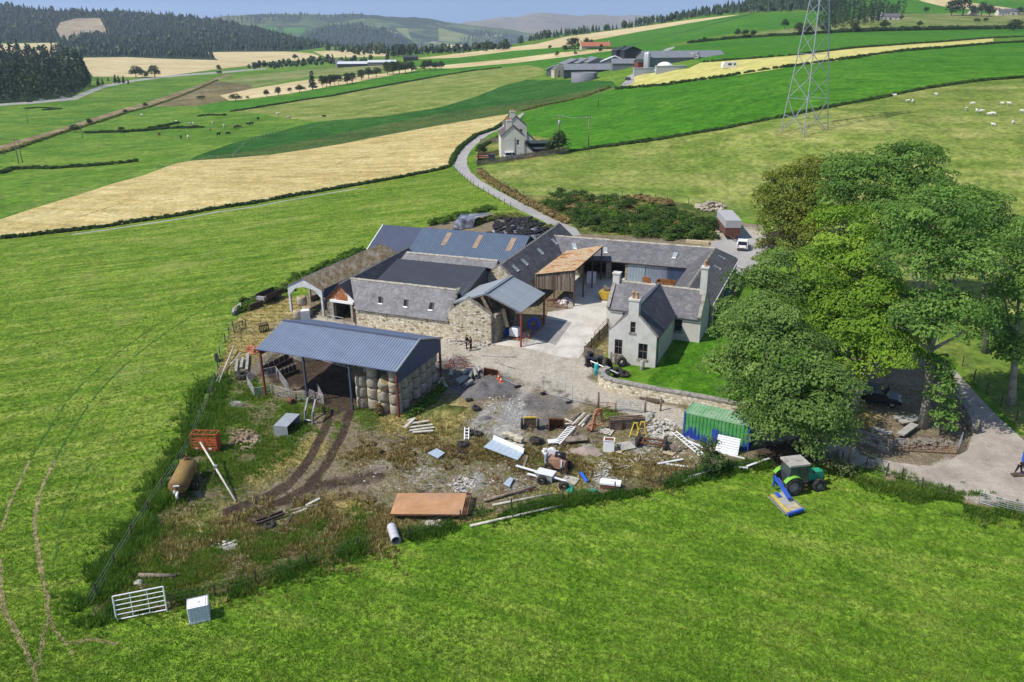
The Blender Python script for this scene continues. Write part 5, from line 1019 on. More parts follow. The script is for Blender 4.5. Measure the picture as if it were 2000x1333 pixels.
wood('scrub woodland along the valley burn',[(465,137),(530,128),(600,122),(640,118),(700,120),(760,120),(700,126),(600,131),(520,137)],8,3.5,10,61,mat=LF_FARB,mixb=.8)
# single trees: a few shapes, copied
def small_tree_meshes(kind,i):
 rng=np.random.default_rng(100+i*7+(3 if kind=='c' else 0))
 if kind=='c':
  bl=[((rng.normal(0,.02),rng.normal(0,.02),.12+.84*t),(.20*(1.02-t)+.02,.20*(1.02-t)+.02,.12)) for t in np.linspace(.05,.95,7)]; c,n,tt=crown_arrays(bl,rng,1,1,.10); mat=LF_CONIF
 else:
  bl=[((rng.normal(0,.15),rng.normal(0,.15),.28+.42*rng.uniform()),(.24,.24,.22)) for _ in range(6)]+[((0,0,.52),(.34,.34,.42))]; c,n,tt=crown_arrays(bl,rng,1,1,.12); mat=LF_FARB
 keep=rng.uniform(size=len(c))<(900/len(c) if len(c)>900 else 1); c,n,tt=c[keep],n[keep],tt[keep]
 v,f=leaf_quads(c,n,.085,rng,.8); cm=foliage_mesh('crown',v,f,tt,mat); m=MB(); m.tube([(0,0,-.05),(.01,0,.3),(0,0,.6)],[.035,.025,.01],6); v=np.array(m.v); tm=raw_mesh('trunk',v,m.f,[BARK]); return cm,tm
TREES={k:[small_tree_meshes(k,i) for i in range(4)] for k in 'bc'}
_tp={}
def far_tree(u,v,hpx,label,kind='b',group=None,i=None,cat='tree',squash=1.0):
 P_=at(u,v); h=hpx/F_PX*np.linalg.norm(P_-np.array([0,0,CAMZ])); i=random.randrange(4) if i is None else i
 nm={'b':'broadleaf_tree','c':'conifer_tree'}[kind] if cat=='tree' else 'bush'
 t=thing(nm,label,cat,P_,random.uniform(0,6),group); t.scale=(h*squash,h*squash,h); cm,tm=TREES[kind][i]; link(cm,'crown',t); link(tm,'trunk',t); return t
for a in((266,152,21,'leftmost of the roadside trees before the valley barley'),(278,152,14,'small tree between the two tall roadside trees'),(286,153,12,'shortest of the roadside trees by the barley'),(303,153,23,'tallest round tree beside the valley road'),
(428,139,11,'dark tree on the bend of the valley road'),(430,147,8,'bush at the railway bed where it meets the road','b',None,None,'bush',1.4),(576,118,11,'round tree in the far barley'),(612,120,9,'wide bush at the end of the far barley','b',None,None,'bush',1.6),
(284,210,9,'dark bush on the disused railway bed','b',None,None,'bush',1.2),(148,259,14,'largest bush on the railway bed by the cattle field','b',None,None,'bush',1.2),(175,244,11,'bush on the railway bed beside the hedge end','b',None,None,'bush',1.2),(245,222,7,'small bush midway along the railway bed','b',None,None,'bush',1.3),
(237,260,11,'round bush at the start of the cattle field hedge','b',None,None,'bush',1.2),(395,196,8,'wide low bush in the brown moor','b',None,None,'bush',2.2),(461,198,14,'broad tree at the corner of the bright green field','b',None,None,'tree',1.5),(484,194,6,'tiny bush right of the broad corner tree','b',None,None,'bush',1.2),
(521,190,14,'round tree left of a pair on the barley wedge'),(544,186,15,'round tree right of a pair on the barley wedge'),(567,182,10,'slim small tree between round trees on the barley wedge'),(585,181,14,'wide tree left of the tall slim poplar','b',None,None,'tree',1.4),
(611,176,31,'tall slim poplar at the start of the tree row','c'),(1088,111,10,'lone round tree on the tan strip'),(1122,103,28,'largest dark tree beside the red roofed house'),(1104,103,14,'lower tree left of the largest dark tree'),(1145,89,14,'tree left above the red roofed house'),(1155,90,12,'tree right above the red roofed house'),
(1174,94,7,'bush at the right end of the red roofed house','b',None,None,'bush',1.2),(1124,108,7,'sapling on the tan strip below the dark trees'),(1172,103,8,'sapling on the tan strip right of the red roofed house'),(1220,96,7,'small tree at the right end of the tan strip'),(1074,96,7,'bush at the end of the upper tan field','b',None,None,'bush',1.3),
(1532,57,17,'lone tree in the upper green field left of the pylon'),(1807,27,11,'lone tree at the foot of the hill field'),(1858,31,25,'broad round tree left of the white houses'),(1880,31,33,'tallest tree by the white houses'),(1898,32,17,'low tree between the tallest and the spreading one'),(1916,33,23,'spreading tree beside the white houses'),(1932,32,18,'tree directly left of the white houses'),
(1946,28,10,'tree behind the white houses'),(1991,30,13,'dark tree at the right of the white houses'),(1908,45,8,'left of two round bushes in the scrub field','b',None,None,'bush',1.2),(1924,44,7,'right of two round bushes in the scrub field','b',None,None,'bush',1.3),(1980,60,18,'large dark bush at the right end of the field hedge','b',None,None,'bush',1.6),
(1714,41,16,'dark tree left of the white bungalow','c'),(1760,40,9,'tree right of the white bungalow'),(1670,63,17,'tree in the hedge left of the wood end'),(1725,60,18,'tree in the hedge below the white bungalow'),(1795,54,11,'small tree in the hedge right of the white bungalow'),(1440,73,15,'leftmost tree of the hedge clump left of the pylon'),(1456,75,15,'middle tree of the hedge clump left of the pylon'),(1470,75,14,'rightmost tree of the hedge clump left of the pylon'),(1375,83,10,'tree at the left end of the ridge hedge'),
(1560,69,22,'wide pine left behind the pylon'),(1578,68,20,'pine directly behind the pylon'),(1610,66,18,'pine right behind the pylon')):
 far_tree(*a)
def tree_row(cat_label,pts,group,kind='b',squash=1.0):
 for u,v,h in pts:far_tree(u,v,h,cat_label,kind,group,None,'tree',squash)
tree_row('slim tree in the close row along the barley wedge',[(630,171,22),(638,170,20),(646,169,22),(654,168,21),(662,167,20)],'trees in the row along the barley wedge','b',.75)
tree_row('dark tree in the clump at the end of the barley wedge',[(678,165,21),(688,163,20),(706,157,20),(720,154,21),(735,151,19)],'trees at the end of the barley wedge')
tree_row('dark tree in the wind break by the bright field',[(757,146,24),(768,146,25),(780,145,24),(792,144,23),(804,142,21)],'wind break by the bright field')
tree_row('dark tree in the short wind break right of the long white shed',[(830,139,20),(840,138,20),(850,138,16),(862,137,17)],'short wind break by the white shed')
tree_row('dark conifer behind the long white sheds',[(757,118,18),(768,113,20),(778,112,21),(789,111,20),(800,112,20),(640,123,12),(650,120,12)],'conifers behind the white sheds','c')
tree_row('dark conifer in the square clump on the far field',[(934,97,13),(942,97,14),(950,97,14),(958,97,14)],'conifers in the square clump')
tree_row('dark conifer at the roadside below the left wood',[(193,169,13),(201,167,10),(226,164,14),(233,164,12),(242,164,12),(251,165,8),(212,160,7)],'roadside conifers below the left wood','c')
tree_row('tall conifer at the tip of the left wood',[(158,170,52),(166,172,40),(172,168,30)],'conifers at the tip of the left wood','c',.9)
def hedge(label,line,h,w=.8,mat=LF_DARK,seed=1,n=1.0,clump=.6,leaf=.45):low_growth('hedge',label,'hedge',line,w*.55,h*.62,mat,seed,n,leaf,False,None,clump*.7)
hedge('dark hedge along the lower edge of the barley field',BAR_BOT,.9,.5,LF_DARK,71,.9)
hedge('roadside hedge between the barley field and the lane',[(1000,224),(986,241),(965,254),(930,266),(902,287),(888,305),(881,322)],1.2,.7,LF_DARK,72,1.2,.7)
hedge('field hedge above the pale pasture strip',F3TOP,1.2,1.0,LF_DARK,73,.8,1.0,.8)
hedge('low hedge at the lower edge of the rich green field',F12BOT[1:],.8,.6,LF_DARK,74,.9,.8,.6)
hedge('broken hedge below the stubble field',F12TOP,1.3,1.0,LF_DARK,75,.45,1.1,.9)
hedge('hedge above the stubble field',F10BOT,1.2,.9,LF_DARK,76,.4,1.1,.9)
hedge('thick dark hedgerow along the ridge field left of the pylon',[(1345,85),(1405,79),(1450,75),(1500,72),(1560,69),(1615,65)],3.0,2,LF_DARK,77,1.1,2.0,1.2)
hedge('thick dark hedgerow along the ridge field right of the pylon',[(1615,65),(1700,62),(1825,59),(1900,58),(2000,57),(2200,54)],4.5,2,LF_DARK,78,1.1,2.4,1.3)
hedge('left edge hedge of the disused railway',RAIL_R[1:-1],1.2,1.0,LF_MIX,79,.35,1.0,.9)
hedge('dark hedge in the middle of the cattle field',[(165,261),(200,260),(240,259),(290,256),(330,252),(395,250)],1.6,1.0,LF_DARK,80,.8,1.1,.8)
hedge('short dark hedge behind the cattle',[(290,252),(320,247),(348,241)],1.3,.8,LF_DARK,81,.8,1.0,.8)
hedge('wet ditch hedge below the cattle field',[(0,340),(20,332),(60,330),(110,330),(160,326),(220,322),(268,316)],1.2,1.3,LF_DARK,82,.9,.9,.6)
hedge('dark rush clump in the cattle field',[(388,228),(405,226),(440,226)],1.2,1.4,LF_DARK,83,1.2,1.0,.8)
hedge('hedge along the scrub field',[(1100,96),(1160,96),(1213,96)],1.5,1,LF_DARK,84,.3,1.4,1.2)
hedge('roadside hedge along the lane up to the far farm',[(1022,217),(1060,207),(1100,200),(1140,190),(1190,172)],1.2,.8,LF_MIX,85,.8,.8,.7)
hedge('garden hedge along the lane in front of the white house',[(936,292),(950,283),(970,272),(985,264)],1.1,.6,LF_DARK,86,1.3,.6,.5)
hedge('dark pond weeds ring in the valley field',[(50,213),(80,211),(118,214),(85,216)],.9,1.5,LF_GORSE,87,1.4,1.0,.8)
# ------------------------------------------------------------------ far farms
def shed(name,label,u,v,w,d,eave,rise,rz,wmat,rmat,along=True,door=False):
 """gabled shed; its near left foot is seen at u, v; w to the right, d away"""
 t=thing(name,label,'farm shed',at(u,v),rz); m=MB();
 for p,q in(((0,0,0),(w,0,0)),((w,0,0),(w,d,0)),((w,d,0),(0,d,0)),((0,d,0),(0,0,0))):wall(m,p,q,-2,eave,.2)
 r=MB(); o=.4
 if along:
  gable(m,(w,0,0),(w,d,0),eave,eave+rise,.2); gable(m,(0,d,0),(0,0,0),eave,eave+rise,.2); slope(r,(-o,-o,eave),(w+o,-o,eave),(w+o,d/2,eave+rise),(-o,d/2,eave+rise)); slope(r,(w+o,d+o,eave),(-o,d+o,eave),(-o,d/2,eave+rise),(w+o,d/2,eave+rise))
 else:
  gable(m,(0,0,0),(w,0,0),eave,eave+rise,.2); gable(m,(w,d,0),(0,d,0),eave,eave+rise,.2); slope(r,(-o,d+o,eave),(-o,-o,eave),(w/2,-o,eave+rise),(w/2,d+o,eave+rise)); slope(r,(w+o,-o,eave),(w+o,d+o,eave),(w/2,d+o,eave+rise),(w/2,-o,eave+rise))
 part(m,'wall',wmat,t); part(r,'roof',rmat,t)
 if door:k=MB(); k.box((w*.5,-.12,eave*.42),(w*.5,.1,eave*.84)); part(k,'door',DARK,t)
 return t
GREYR=sheet_mat('far_grey_roof',(.20,.21,.22),.6); GREEND=plain('dark_green_cladding',(.035,.05,.045),.7); GREYC=plain('grey_cladding',(.17,.18,.19),.7); WHITER=plain('pale_roof',(.55,.56,.57),.6)
s_=shed
s_('cattle_shed','long dark green shed with grey roof in front of the far farm',1102,155,41,22,5.5,3.2,R(-2),GREEND,GREYR)
s_('cattle_shed','pale grey shed at the left end of the far farm',1067,150,10,18,4.5,2.5,R(-4),GREYC,GREYR,False)
s_('cattle_shed','wide grey gabled shed behind the stone farmhouse at the far farm',1103,141,18,26,5,3.5,R(6),GREYC,GREYR,False)
s_('cattle_shed','second grey gabled shed in the row at the far farm',1128,139,14,26,5,3,R(6),GREYC,GREYR,False)
s_('cattle_shed','third grey gabled shed in the row at the far farm',1148,138,14,26,5,3.2,R(6),GREYC,GREYR,False)
s_('cattle_shed','shed with a shining pale roof at the far farm',1172,138,18,40,5,3.6,R(-8),GREYC,WHITER,False)
s_('cattle_shed','low grey shed in front of the tall black sheds at the far farm',1196,140,16,16,4.5,2.6,R(-2),GREYC,GREYR)
s_('grain_shed','left of two tall black sheds at the far farm',1203,128,11,18,9,2.4,R(3),plain('black_cladding',(.02,.022,.024),.7),GREEND,False,True)
s_('grain_shed','right of two tall black sheds at the far farm',1219,128,11,18,9,2.4,R(3),plain('black_cladding',(.02,.022,.024)),GREEND,False)
s_('cattle_shed','long grey roofed shed right of the track at the far farm',1262,136,46,22,6,3.4,R(7),GREYC,GREYR,True)
s_('machinery_shed','small red brown shed beside the silos at the far farm',1246,139,7,10,4.5,1.6,R(4),RED_OX,GREEND)
s_('cattle_shed','long white roofed shed in the valley beyond the fields',659,133,54,20,4.5,2.6,R(3),plain('dark_cladding',(.05,.052,.055)),WHITER)
s_('cattle_shed','shorter white roofed shed right of the long one in the valley',718,130,34,18,4.5,2.4,R(3),GREYC,WHITER)
s_('cattle_shed','green shed right of the white roofed sheds in the valley',788,121,18,14,5,2.4,R(3),GREEND,GREEND)
m=MB(); m.lathe([(7.5,-1),(7.5,4.6),(7.2,4.6),(7.2,3.4),(.1,3.4)],n=32); single(m,'slurry_tower',GREYC,'round grey slurry tank in front of the far farm','tank',at(1141,158))
for i,(u,l) in enumerate(((1261,'left'),(1265,'right'))):m=MB(); m.lathe([(1.3,0),(1.3,8),(.9,8.8),(.1,9.2)],n=16); single(m,'feed_silo',GALV2,l+' of two pale feed silos at the far farm','silo',at(u,136-i*.6))
m=MB(); m.lathe([(5.2,0),(4.6,1.8),(3.2,3.2),(1.6,4.0),(.1,4.2)],n=24); single(m,'slurry_dome',WHITE,'white domed cover behind the grey walls at the far farm','tank',at(1298,138))
for u,v,n_,l in((1237,150,16,'left'),(1280,146.5,15,'right')):m=MB(); m.box((n_/2,0,1.9),(n_,2.5,4.4)); m.box((n_/2,0,4.2),(n_+.3,2.8,.25)); single(m,'clamp_wall',plain('pale_grey_panel',(.36,.38,.40),.7),l+' pale grey silage clamp wall at the far farm','wall',at(u,v),R(4))
t=thing('stone_farmhouse','small stone gabled house among the far farm sheds','house',at(1083,153),R(10)); m=MB()
for p,q in(((0,0,0),(6.4,0,0)),((6.4,0,0),(6.4,10,0)),((6.4,10,0),(0,10,0)),((0,10,0),(0,0,0))):wall(m,p,q,-1,5.2,.4,[(2.8,3.7,3.2,4.6),(2.7,3.7,0,2)] if p==(0,0,0) else())
gable(m,(0,0,0),(6.4,0,0),5.2,8.2,.4); gable(m,(6.4,10,0),(0,10,0),5.2,8.2,.4); part(m,'wall',STONE,t); r=MB(); slope(r,(-.2,10,5.1),(-.2,.2,5.1),(3.2,.2,8.3),(3.2,10,8.3)); slope(r,(6.6,.2,5.1),(6.6,10,5.1),(3.2,10,8.3),(3.2,.2,8.3)); part(r,'roof',SLATE,t); window(t,(3.25,0,3.9),.9,1.4,-math.pi/2);
rng=np.random.default_rng(9); m=MB()
for i in range(150):
 c=ray_at(1275+i%50*1.75,121-(i//50)*1.6-.06*(i%50),1)[:2]; p=at(1275+(i%50)*1.78,120.5-.10*(i%50)); m.tube([p+[0,(i//50)*1.1,.6+(i//50)*1.15],p+[1.2,(i//50)*1.1,.6+(i//50)*1.15]],.62,8)
o=single(m,'wrapped_bales',plain('wrapped_bale',(.10,.10,.12),.35,0,.9,.35,dirt=(.5,.5,.52),dcut=(.5,.55)),'long stack of black and pale wrapped bales behind the far shed','bales',at(1275,121),world=True,kind='stuff')
def cottage(label,u,v,w,d,eave,rise,rz,wm,rm,chim=1):
 t=thing('cottage',label,'house',at(u,v),rz); m=MB(); hl=[(w*.15,w*.27,.9,2.1),(w*.42,w*.52,0,2.1),(w*.7,w*.82,.9,2.1)]
 wall(m,(0,0,0),(w,0,0),-1,eave,.3,hl); wall(m,(w,0,0),(w,d,0),-1,eave,.3); wall(m,(w,d,0),(0,d,0),-1,eave,.3); wall(m,(0,d,0),(0,0,0),-1,eave,.3); gable(m,(w,0,0),(w,d,0),eave,eave+rise,.3); gable(m,(0,d,0),(0,0,0),eave,eave+rise,.3); part(m,'wall',wm,t)
 r=MB(); slope(r,(-.2,-.3,eave),(w+.2,-.3,eave),(w+.2,d/2,eave+rise),(-.2,d/2,eave+rise)); slope(r,(w+.2,d+.3,eave),(-.2,d+.3,eave),(-.2,d/2,eave+rise),(w+.2,d/2,eave+rise)); part(r,'roof',rm,t)
 for a,b,c,e in(hl[0],hl[2]):window(t,((a+b)/2,0,(c+e)/2),b-a,e-c,-math.pi/2,sill=False)
 k=MB(); k.box((w*.47,.1,1.05),(w*.1,.06,2.1)); part(k,'door',DARK,t)
 for i in range(chim):k=MB(); k.box((.6+(w-1.2)*i,d/2,eave+rise+.5),(.9,.9,1.6)); part(k,'chimney',wm,t)
cottage('long red roofed house on the tan strip',1136,98,30,12,3.5,4,R(6),STONE,plain('red_tiles',(.36,.13,.07),.8),2)
cottage('white bungalow with grey roof below the hill field',1722,39,20,9,3,3.5,R(-4),HARL,SLATE,1)
cottage('left of the white houses at the top right',1950,31,12,8,4,3.4,R(4),HARL,SLATE,1); cottage('right of the white houses at the top right',1963,30,20,9,4,3.4,R(-3),HARL,SLATE,2); cottage('small white house among the trees left of the white houses',1896,30,9,7,3,3,R(5),HARL,SLATE,1)
cottage('white cottage at the left end of the long white shed in the valley',655,131,9,8,4.5,3.5,R(3),HARL,SLATE,1)
t=thing('caravan','white caravan parked on the stubble field','caravan',at(1412,136),R(8)); m=MB(); m.prism([(0,0,.6),(6,0,.6),(6.3,0,1.6),(5.9,0,3.0),(.5,0,3.0),(-.2,0,1.7)],(0,0,0),(0,2.3,0)); part(m,'body',WHITE,t); m=MB(); m.box((3,-.02,2.1),(1.6,.05,.8)); m.box((5.2,-.02,2.1),(.8,.05,.8)); part(m,'window',GLASS,t)
for x in(2.9,3.7):m=MB(); m.ring((x,.1,.32),.23,.1,(0,1,0),14,6); part(m,'wheel',BLACK,t)
# ------------------------------------------------------------------ the white house by the lane
HX=at(979,313.5); t=thing('white_house','tall white gabled house beside the bend of the lane','house',HX,R(4)); w_,d_,ee,rr=6.2,11.0,6.3,9.0
m=MB(); hl=[(4.2,4.9,3.9,5.3),(4.6,4.85,.6,1.9),(5.1,5.35,.6,1.9)]
wall(m,(0,0,0),(w_,0,0),-1,ee,.4,hl); wall(m,(w_,.4,0),(w_,d_,0),-1,ee,.4); wall(m,(w_,d_,0),(0,d_,0),-1,ee,.4); wall(m,(0,d_,0),(0,.4,0),-1,ee,.4); gable(m,(0,0,0),(w_,0,0),ee,rr,.4); gable(m,(w_,d_,0),(0,d_,0),ee,rr,.4); m.prism([(w_,.2,-1),(w_+2.6,.2,-1),(w_+2.6,.2,1.9),(w_,.2,4.2)],(0,0,0),(0,7,0)); part(m,'wall',HARL,t)
BRN=slate_mat('brown_tiles',(.075,.055,.05),(.11,.08,.07),(.14,.11,.095)); m=MB(); slope(m,(-.2,d_,ee-.1),(-.2,-.15,ee-.1),(w_/2,-.15,rr),(w_/2,d_,rr)); slope(m,(w_+.2,-.15,ee-.1),(w_+.2,d_,ee-.1),(w_/2,d_,rr),(w_/2,-.15,rr)); slope(m,(w_+2.8,.1,1.9),(w_+2.8,7.2,1.9),(w_,7.2,4.3),(w_,.1,4.3)); part(m,'roof',BRN,t); ridge(t,(w_/2,0,rr),(w_/2,d_,rr),COPING)
chimney(t,(w_*.36,1.0,0),1.5,.9,ee+.4,rr+1.1,3,HARL); window(t,(4.55,0,4.6),.7,1.4,-math.pi/2,sill=False); window(t,(4.72,0,1.25),.25,1.3,-math.pi/2,bars=(0,0),sill=False); window(t,(5.22,0,1.25),.25,1.3,-math.pi/2,bars=(0,0),sill=False); m=MB(); m.tube([(3.7,-.06,.2),(3.7,-.06,ee-.4)],.06,6); part(m,'downpipe',BLACKP,t)
t2=thing('white_house','second white gabled house directly behind the first one','house',HX+[1.0,17.5,.8],R(4));
for ch in list(t.children):
 if ch.name.startswith(('wall','roof','ridge','chimney')):
  c=ch.copy(); COL.objects.link(c); c.parent=t2
  for g_ in ch.children:e=g_.copy(); COL.objects.link(e); e.parent=c
def close_fence(name,label,line,h,mat,gap=.14,w=.11,post=2.4,cat='fence',rails=True):
 L=[at(*p) for p in line]; t=thing(name,label,cat,L[0],0,world=True); m=MB(); r=MB()
 for a,b in zip(L,L[1:]):
  n=max(1,int(np.linalg.norm(b-a)/gap))
  for i in range(n):
   p=a+(b-a)*(i+.5)/n; hh=h*random.uniform(.94,1.05); d=(b-a)/np.linalg.norm(b-a)*w/2; m.add([p-d,p+d,p+d+[0,0,hh],p-d+[0,0,hh]],[(0,1,2,3)])
  if rails:r.bar(a+[0,.05,h*.3],b+[0,.05,h*.3],.07); r.bar(a+[0,.05,h*.8],b+[0,.05,h*.8],.07)
 part(m,'boards',mat,t)
 if rails:part(r,'rails',mat,t)
 for a,b in zip(L,L[1:]):
  n=max(1,int(np.linalg.norm(b-a)/post))
  for i in range(n):k=MB(); p=a+(b-a)*i/n; k.bar(p+[0,.06,-.2],p+[0,.06,h*1.08],.12); part(k,'post',mat,t)
 return t
close_fence('garden_fence','grey boarded fence round the white house garden',[(931,325),(965,320),(1000,315),(1040,309),(1080,303),(1112,298)],1.5,WOOD_GREY); close_fence('garden_fence','dark boarded fence beside the trampoline',[(933,322),(934,308),(955,306),(978,303)],1.4,WOOD_DARK); close_fence('garden_fence','long wooden fence behind the white house lawn',[(938,282),(975,279)],1.6,WOOD_GREY)
far_tree(938,303,22,'dark conifer bush at the gate of the white house','b',None,1,'bush',1.0); far_tree(946,300,12,'low round bush in the white house garden','b',None,2,'bush',1.4); far_tree(1092,300,44,'large dark tree behind the white house sheds','b',None,0,'tree',1.0); far_tree(1074,300,24,'bush in front of the large dark tree by the sheds','b',None,3,'bush',1.2)
shed('garden_shed','low black roofed carport behind the white house',1030,297,9,5,2.3,.5,R(6),BLACKP,GREEND); shed('garden_shed','low black shed beside the grey fence at the white house',1038,305,6,3,1.8,.3,R(8),BLACKP,GREEND)
t=thing('trampoline','round garden trampoline with red rim','trampoline',at(942,312)); m=MB(); m.disc((0,0,.75),1.9,n=24,th=.03); part(m,'mat',BLACK,t); m=MB(); m.ring((0,0,.78),2.0,.16,n=28,m=6,flat=.4); part(m,'rim',plain('red_pad',(.55,.16,.08),.7),t)
for k in range(4):m=MB(); a=k*math.pi/2+.4; m.tube([(1.9*math.cos(a),1.9*math.sin(a),.75),(2*math.cos(a),2*math.sin(a),-.1)],.04,6); part(m,'leg',GALV2,t)
# poles and wires
def pole(label,u,v,h,r=.16,box=False,arm=1.6):
 t=thing('power_pole',label,'power pole',at(u,v)); m=MB(); m.tube([(0,0,-.3),(0,0,h)],r,7,r*.7); part(m,'post',WOOD_GREY,t); m=MB(); m.bar((-arm/2,0,h-.3),(arm/2,0,h-.3),.12); part(m,'crossarm',WOOD_DARK,t)
 for k in(-1,0,1):q=MB(); q.tube([(k*arm*.45,0,h-.25),(k*arm*.45,0,h+.05)],.06,6); part(q,'insulator',WHITE,t)
 if box:q=MB(); q.lathe([(.35,h-2.9),(.4,h-2.8),(.4,h-1.7),(.3,h-1.5),(.1,h-1.5)],(0,-.35,0),12); part(q,'transformer',GALV2,t)
 return at(u,v)+[0,0,h]
p1=pole('pole with grey transformer behind the dark tree',1092,276,7.4,.15,True); p2=pole('tall bare wooden pole right of the white house',1149,292,8.4,.17); pole('thin pole in the pale field left of the far farm',1168,208,8,.14); pole('pole at the left edge of the valley pasture',44,318,8,.16); pole('second pole at the left edge of the valley pasture',37,320,8.5,.16); pole('pole near the railway bed bush',162,270,8,.16); pole('thin pole beside the railway bed',55,242,9,.16)
def wire(p,q,sag,r=.012,n=12):
 return[p+(q-p)*t-np.array([0,0,sag*4*t*(1-t)]) for t in np.linspace(0,1,n)]
m=MB();
for k in(-1,0,1):m.tube(wire(p1+[k*.7,0,0],p2+[k*.7,0,0],.5),.015,4,caps=False)
single(m,'overhead_line',GALV2,'thin wires between the two poles by the white house','wire',p1,world=True)
# ------------------------------------------------------------------ pylon
def pylon():
 b=[at(1531,262.8),at(1572.4,259.7),at(1609.7,250),at(1569,252.9)]; c=sum(b)/4; z0=min(q[2] for q in b); s=np.linalg.norm(b[1]-b[0]); s2=(s+np.linalg.norm(b[2]-b[1]))/2; s=min(max(s,5.5),9); d1=(b[1]-b[0])[:2]; ang=math.atan2(d1[1],d1[0])
 t=thing('pylon','tall steel lattice pylon standing in the pale pasture','pylon',(c[0],c[1],c[2]),0); sc=float(np.linalg.norm(c-np.array([0,0,CAMZ]))/F_PX)
 half=79*sc/2/math.sqrt(2)
 az=math.atan2(c[1],c[0])-math.pi/2+math.pi/4
 levels=[0,2.2,4.2,7.4,12.0,17.0,21.5,24.8,27.6,30.2,32.6,34.6,36.6,38.6,40.6]; H=34.6
 def hw(z):return half*(1-.69*min(z,32)/32)
 C=lambda k,z:rotz(az)@np.array([(-1,1,1,-1)[k]*hw(z),(-1,-1,1,1)[k]*hw(z),z])
 for k in range(4):m=MB(); m.tube([C(k,-.6),C(k,32),C(k,42)],.12,6); part(m,'leg',GALV2,t)
 for k in range(4):
  m=MB(); j=(k+1)%4
  for i,(za,zb) in enumerate(zip(levels,levels[1:])):
   if i==0:
    mid=(C(k,2.9)+C(j,2.9))/2; m.bar(C(k,0),mid,.09); m.bar(C(j,0),mid,.09); m.bar(C(k,3.6),mid,.08); m.bar(C(j,3.6),mid,.08)
    for e in(.5,):m.bar(C(k,1.2),C(k,0)+(mid-C(k,0))*e,.06); m.bar(C(j,1.2),C(j,0)+(mid-C(j,0))*e,.06)
   elif i in(1,2):
    if i==2:mid=(C(k,2.9)+C(j,2.9))/2; m.bar(C(k,zb),mid,.08); m.bar(C(j,zb),mid,.08); m.bar(C(k,zb),C(j,zb),.08)
   elif i in(3,4):
    mid=(C(k,(za+zb)/2)+C(j,(za+zb)/2))/2; m.bar(C(k,za),C(j,zb),.075); m.bar(C(j,za),C(k,zb),.075)
    if i==4:m.bar(C(k,zb),C(j,zb),.08)
   else:m.bar(C(k,za),C(j,zb),.07); m.bar(C(j,za),C(k,zb),.07)
  part(m,'lattice',GALV2,t)
 u=rotz(az+math.pi/4)@np.array([1.,0,0]); zc=36*sc*0+(256-9)*sc/math.cos(R(12)); zc=zc*.99
 ends=[]
 for s_ in(-1,1):
  L=(30 if s_>0 else 25)*sc; e=u*s_*L+np.array([0,0,zc]); m=MB()
  for k in range(4):q=C(k,zc if k<2 else zc); m.bar(q,e,.07)
  for k in range(4):m.bar(C(k,zc+3.2),e+[0,0,.15],.06)
  part(m,'crossarm',GALV2,t); i_=MB(); n=14; Li=25*sc
  for q in range(n):i_.disc(e-[0,0,.15+Li*q/n],.17,n=8,th=.10)
  i_.tube([e,e-[0,0,Li+.2]],.04,5); part(i_,'insulator',WHITE,t); ends.append(c+e-[0,0,Li+.2])
 far=[ray_at(902,86,1500),ray_at(897,83,1500)]
 for i in(0,1):
  m=MB(); m.tube(wire(ends[i],far[i],22,n=30),.035,4,caps=False); o=single(m,'power_line',plain('cable',(.08,.08,.09),.6),('left' if i==0 else 'right')+' power cable running from the pylon across the valley','power line',ends[i],world=True)
pylon()
# ------------------------------------------------------------------ animals
def skin_mesh(name,V,E,Rd,sub=2):
 me=bpy.data.meshes.new(name); me.from_pydata([tuple(v) for v in V],E,[]); o=bpy.data.objects.new(name,me); COL.objects.link(o)
 o.modifiers.new('s','SKIN'); sv=me.skin_vertices[0].data
 for i,r in enumerate(Rd):sv[i].radius=(r,r) if not hasattr(r,'__len__') else r
 sv[0].use_root=True; o.modifiers.new('u','SUBSURF').levels=sub
 dg=bpy.context.evaluated_depsgraph_get(); out=bpy.data.meshes.new_from_object(o.evaluated_get(dg)); bpy.data.objects.remove(o); bpy.data.meshes.remove(me); out.name=name
 for p in out.polygons:p.use_smooth=True
 return out
def beast(name,sc,fat,graze,mat,woolly=0):
 hd=[(.95,0,.95),(1.15,0,.72),(1.22,0,.48 if graze else.8)] if graze else[(.95,0,1.12),(1.12,0,1.3),(1.38,0,1.22)]
 V=[(0,0,.95),(-.55,0,1.0),(.55,0,.98),(.78,0,1.02)]+hd+[(-.72,0,.95),(-.78,0,.55)]
 E=[(0,1),(0,2),(2,3),(3,4),(4,5),(5,6),(1,7),(7,8)]; Rd=[.36*fat,.33*fat,.33*fat,.24*fat,.16*fat,.14*fat,.09,.06,.03]
 for x,y in((.5,.16),(.5,-.16),(-.55,.16),(-.55,-.16)):
  i=len(V); V+=[(x,y,.66),(x+(.0 if x>0 else-.06),y,.34),(x,y,.02)]; E+=[(2 if x>0 else 1,i),(i,i+1),(i+1,i+2)]; Rd+=[.13,.07,.055]
 V=[tuple(np.array(v)*sc) for v in V]; me=skin_mesh(name,V,E,[r*sc for r in Rd],1); me.materials.clear(); me.materials.append(mat); return me
FL_W=plain('white_fleece',(.66,.64,.56),.95,0,.08,6); FL_D=plain('black_hide',(.018,.016,.015),.8,0,.3,3); FL_B=plain('brown_hide',(.20,.11,.055),.85,0,.3,2); FL_C=plain('cream_hide',(.62,.55,.44),.85,0,.15,2)
SHEEP=[beast('sheep',.62,1.15,g_,FL_W) for g_ in(1,0)]; COW={k:[beast('cow',1.22,1.05,g_,m_) for g_ in(1,0)] for k,m_ in(('w',FL_C),('b',FL_D),('r',FL_B))}
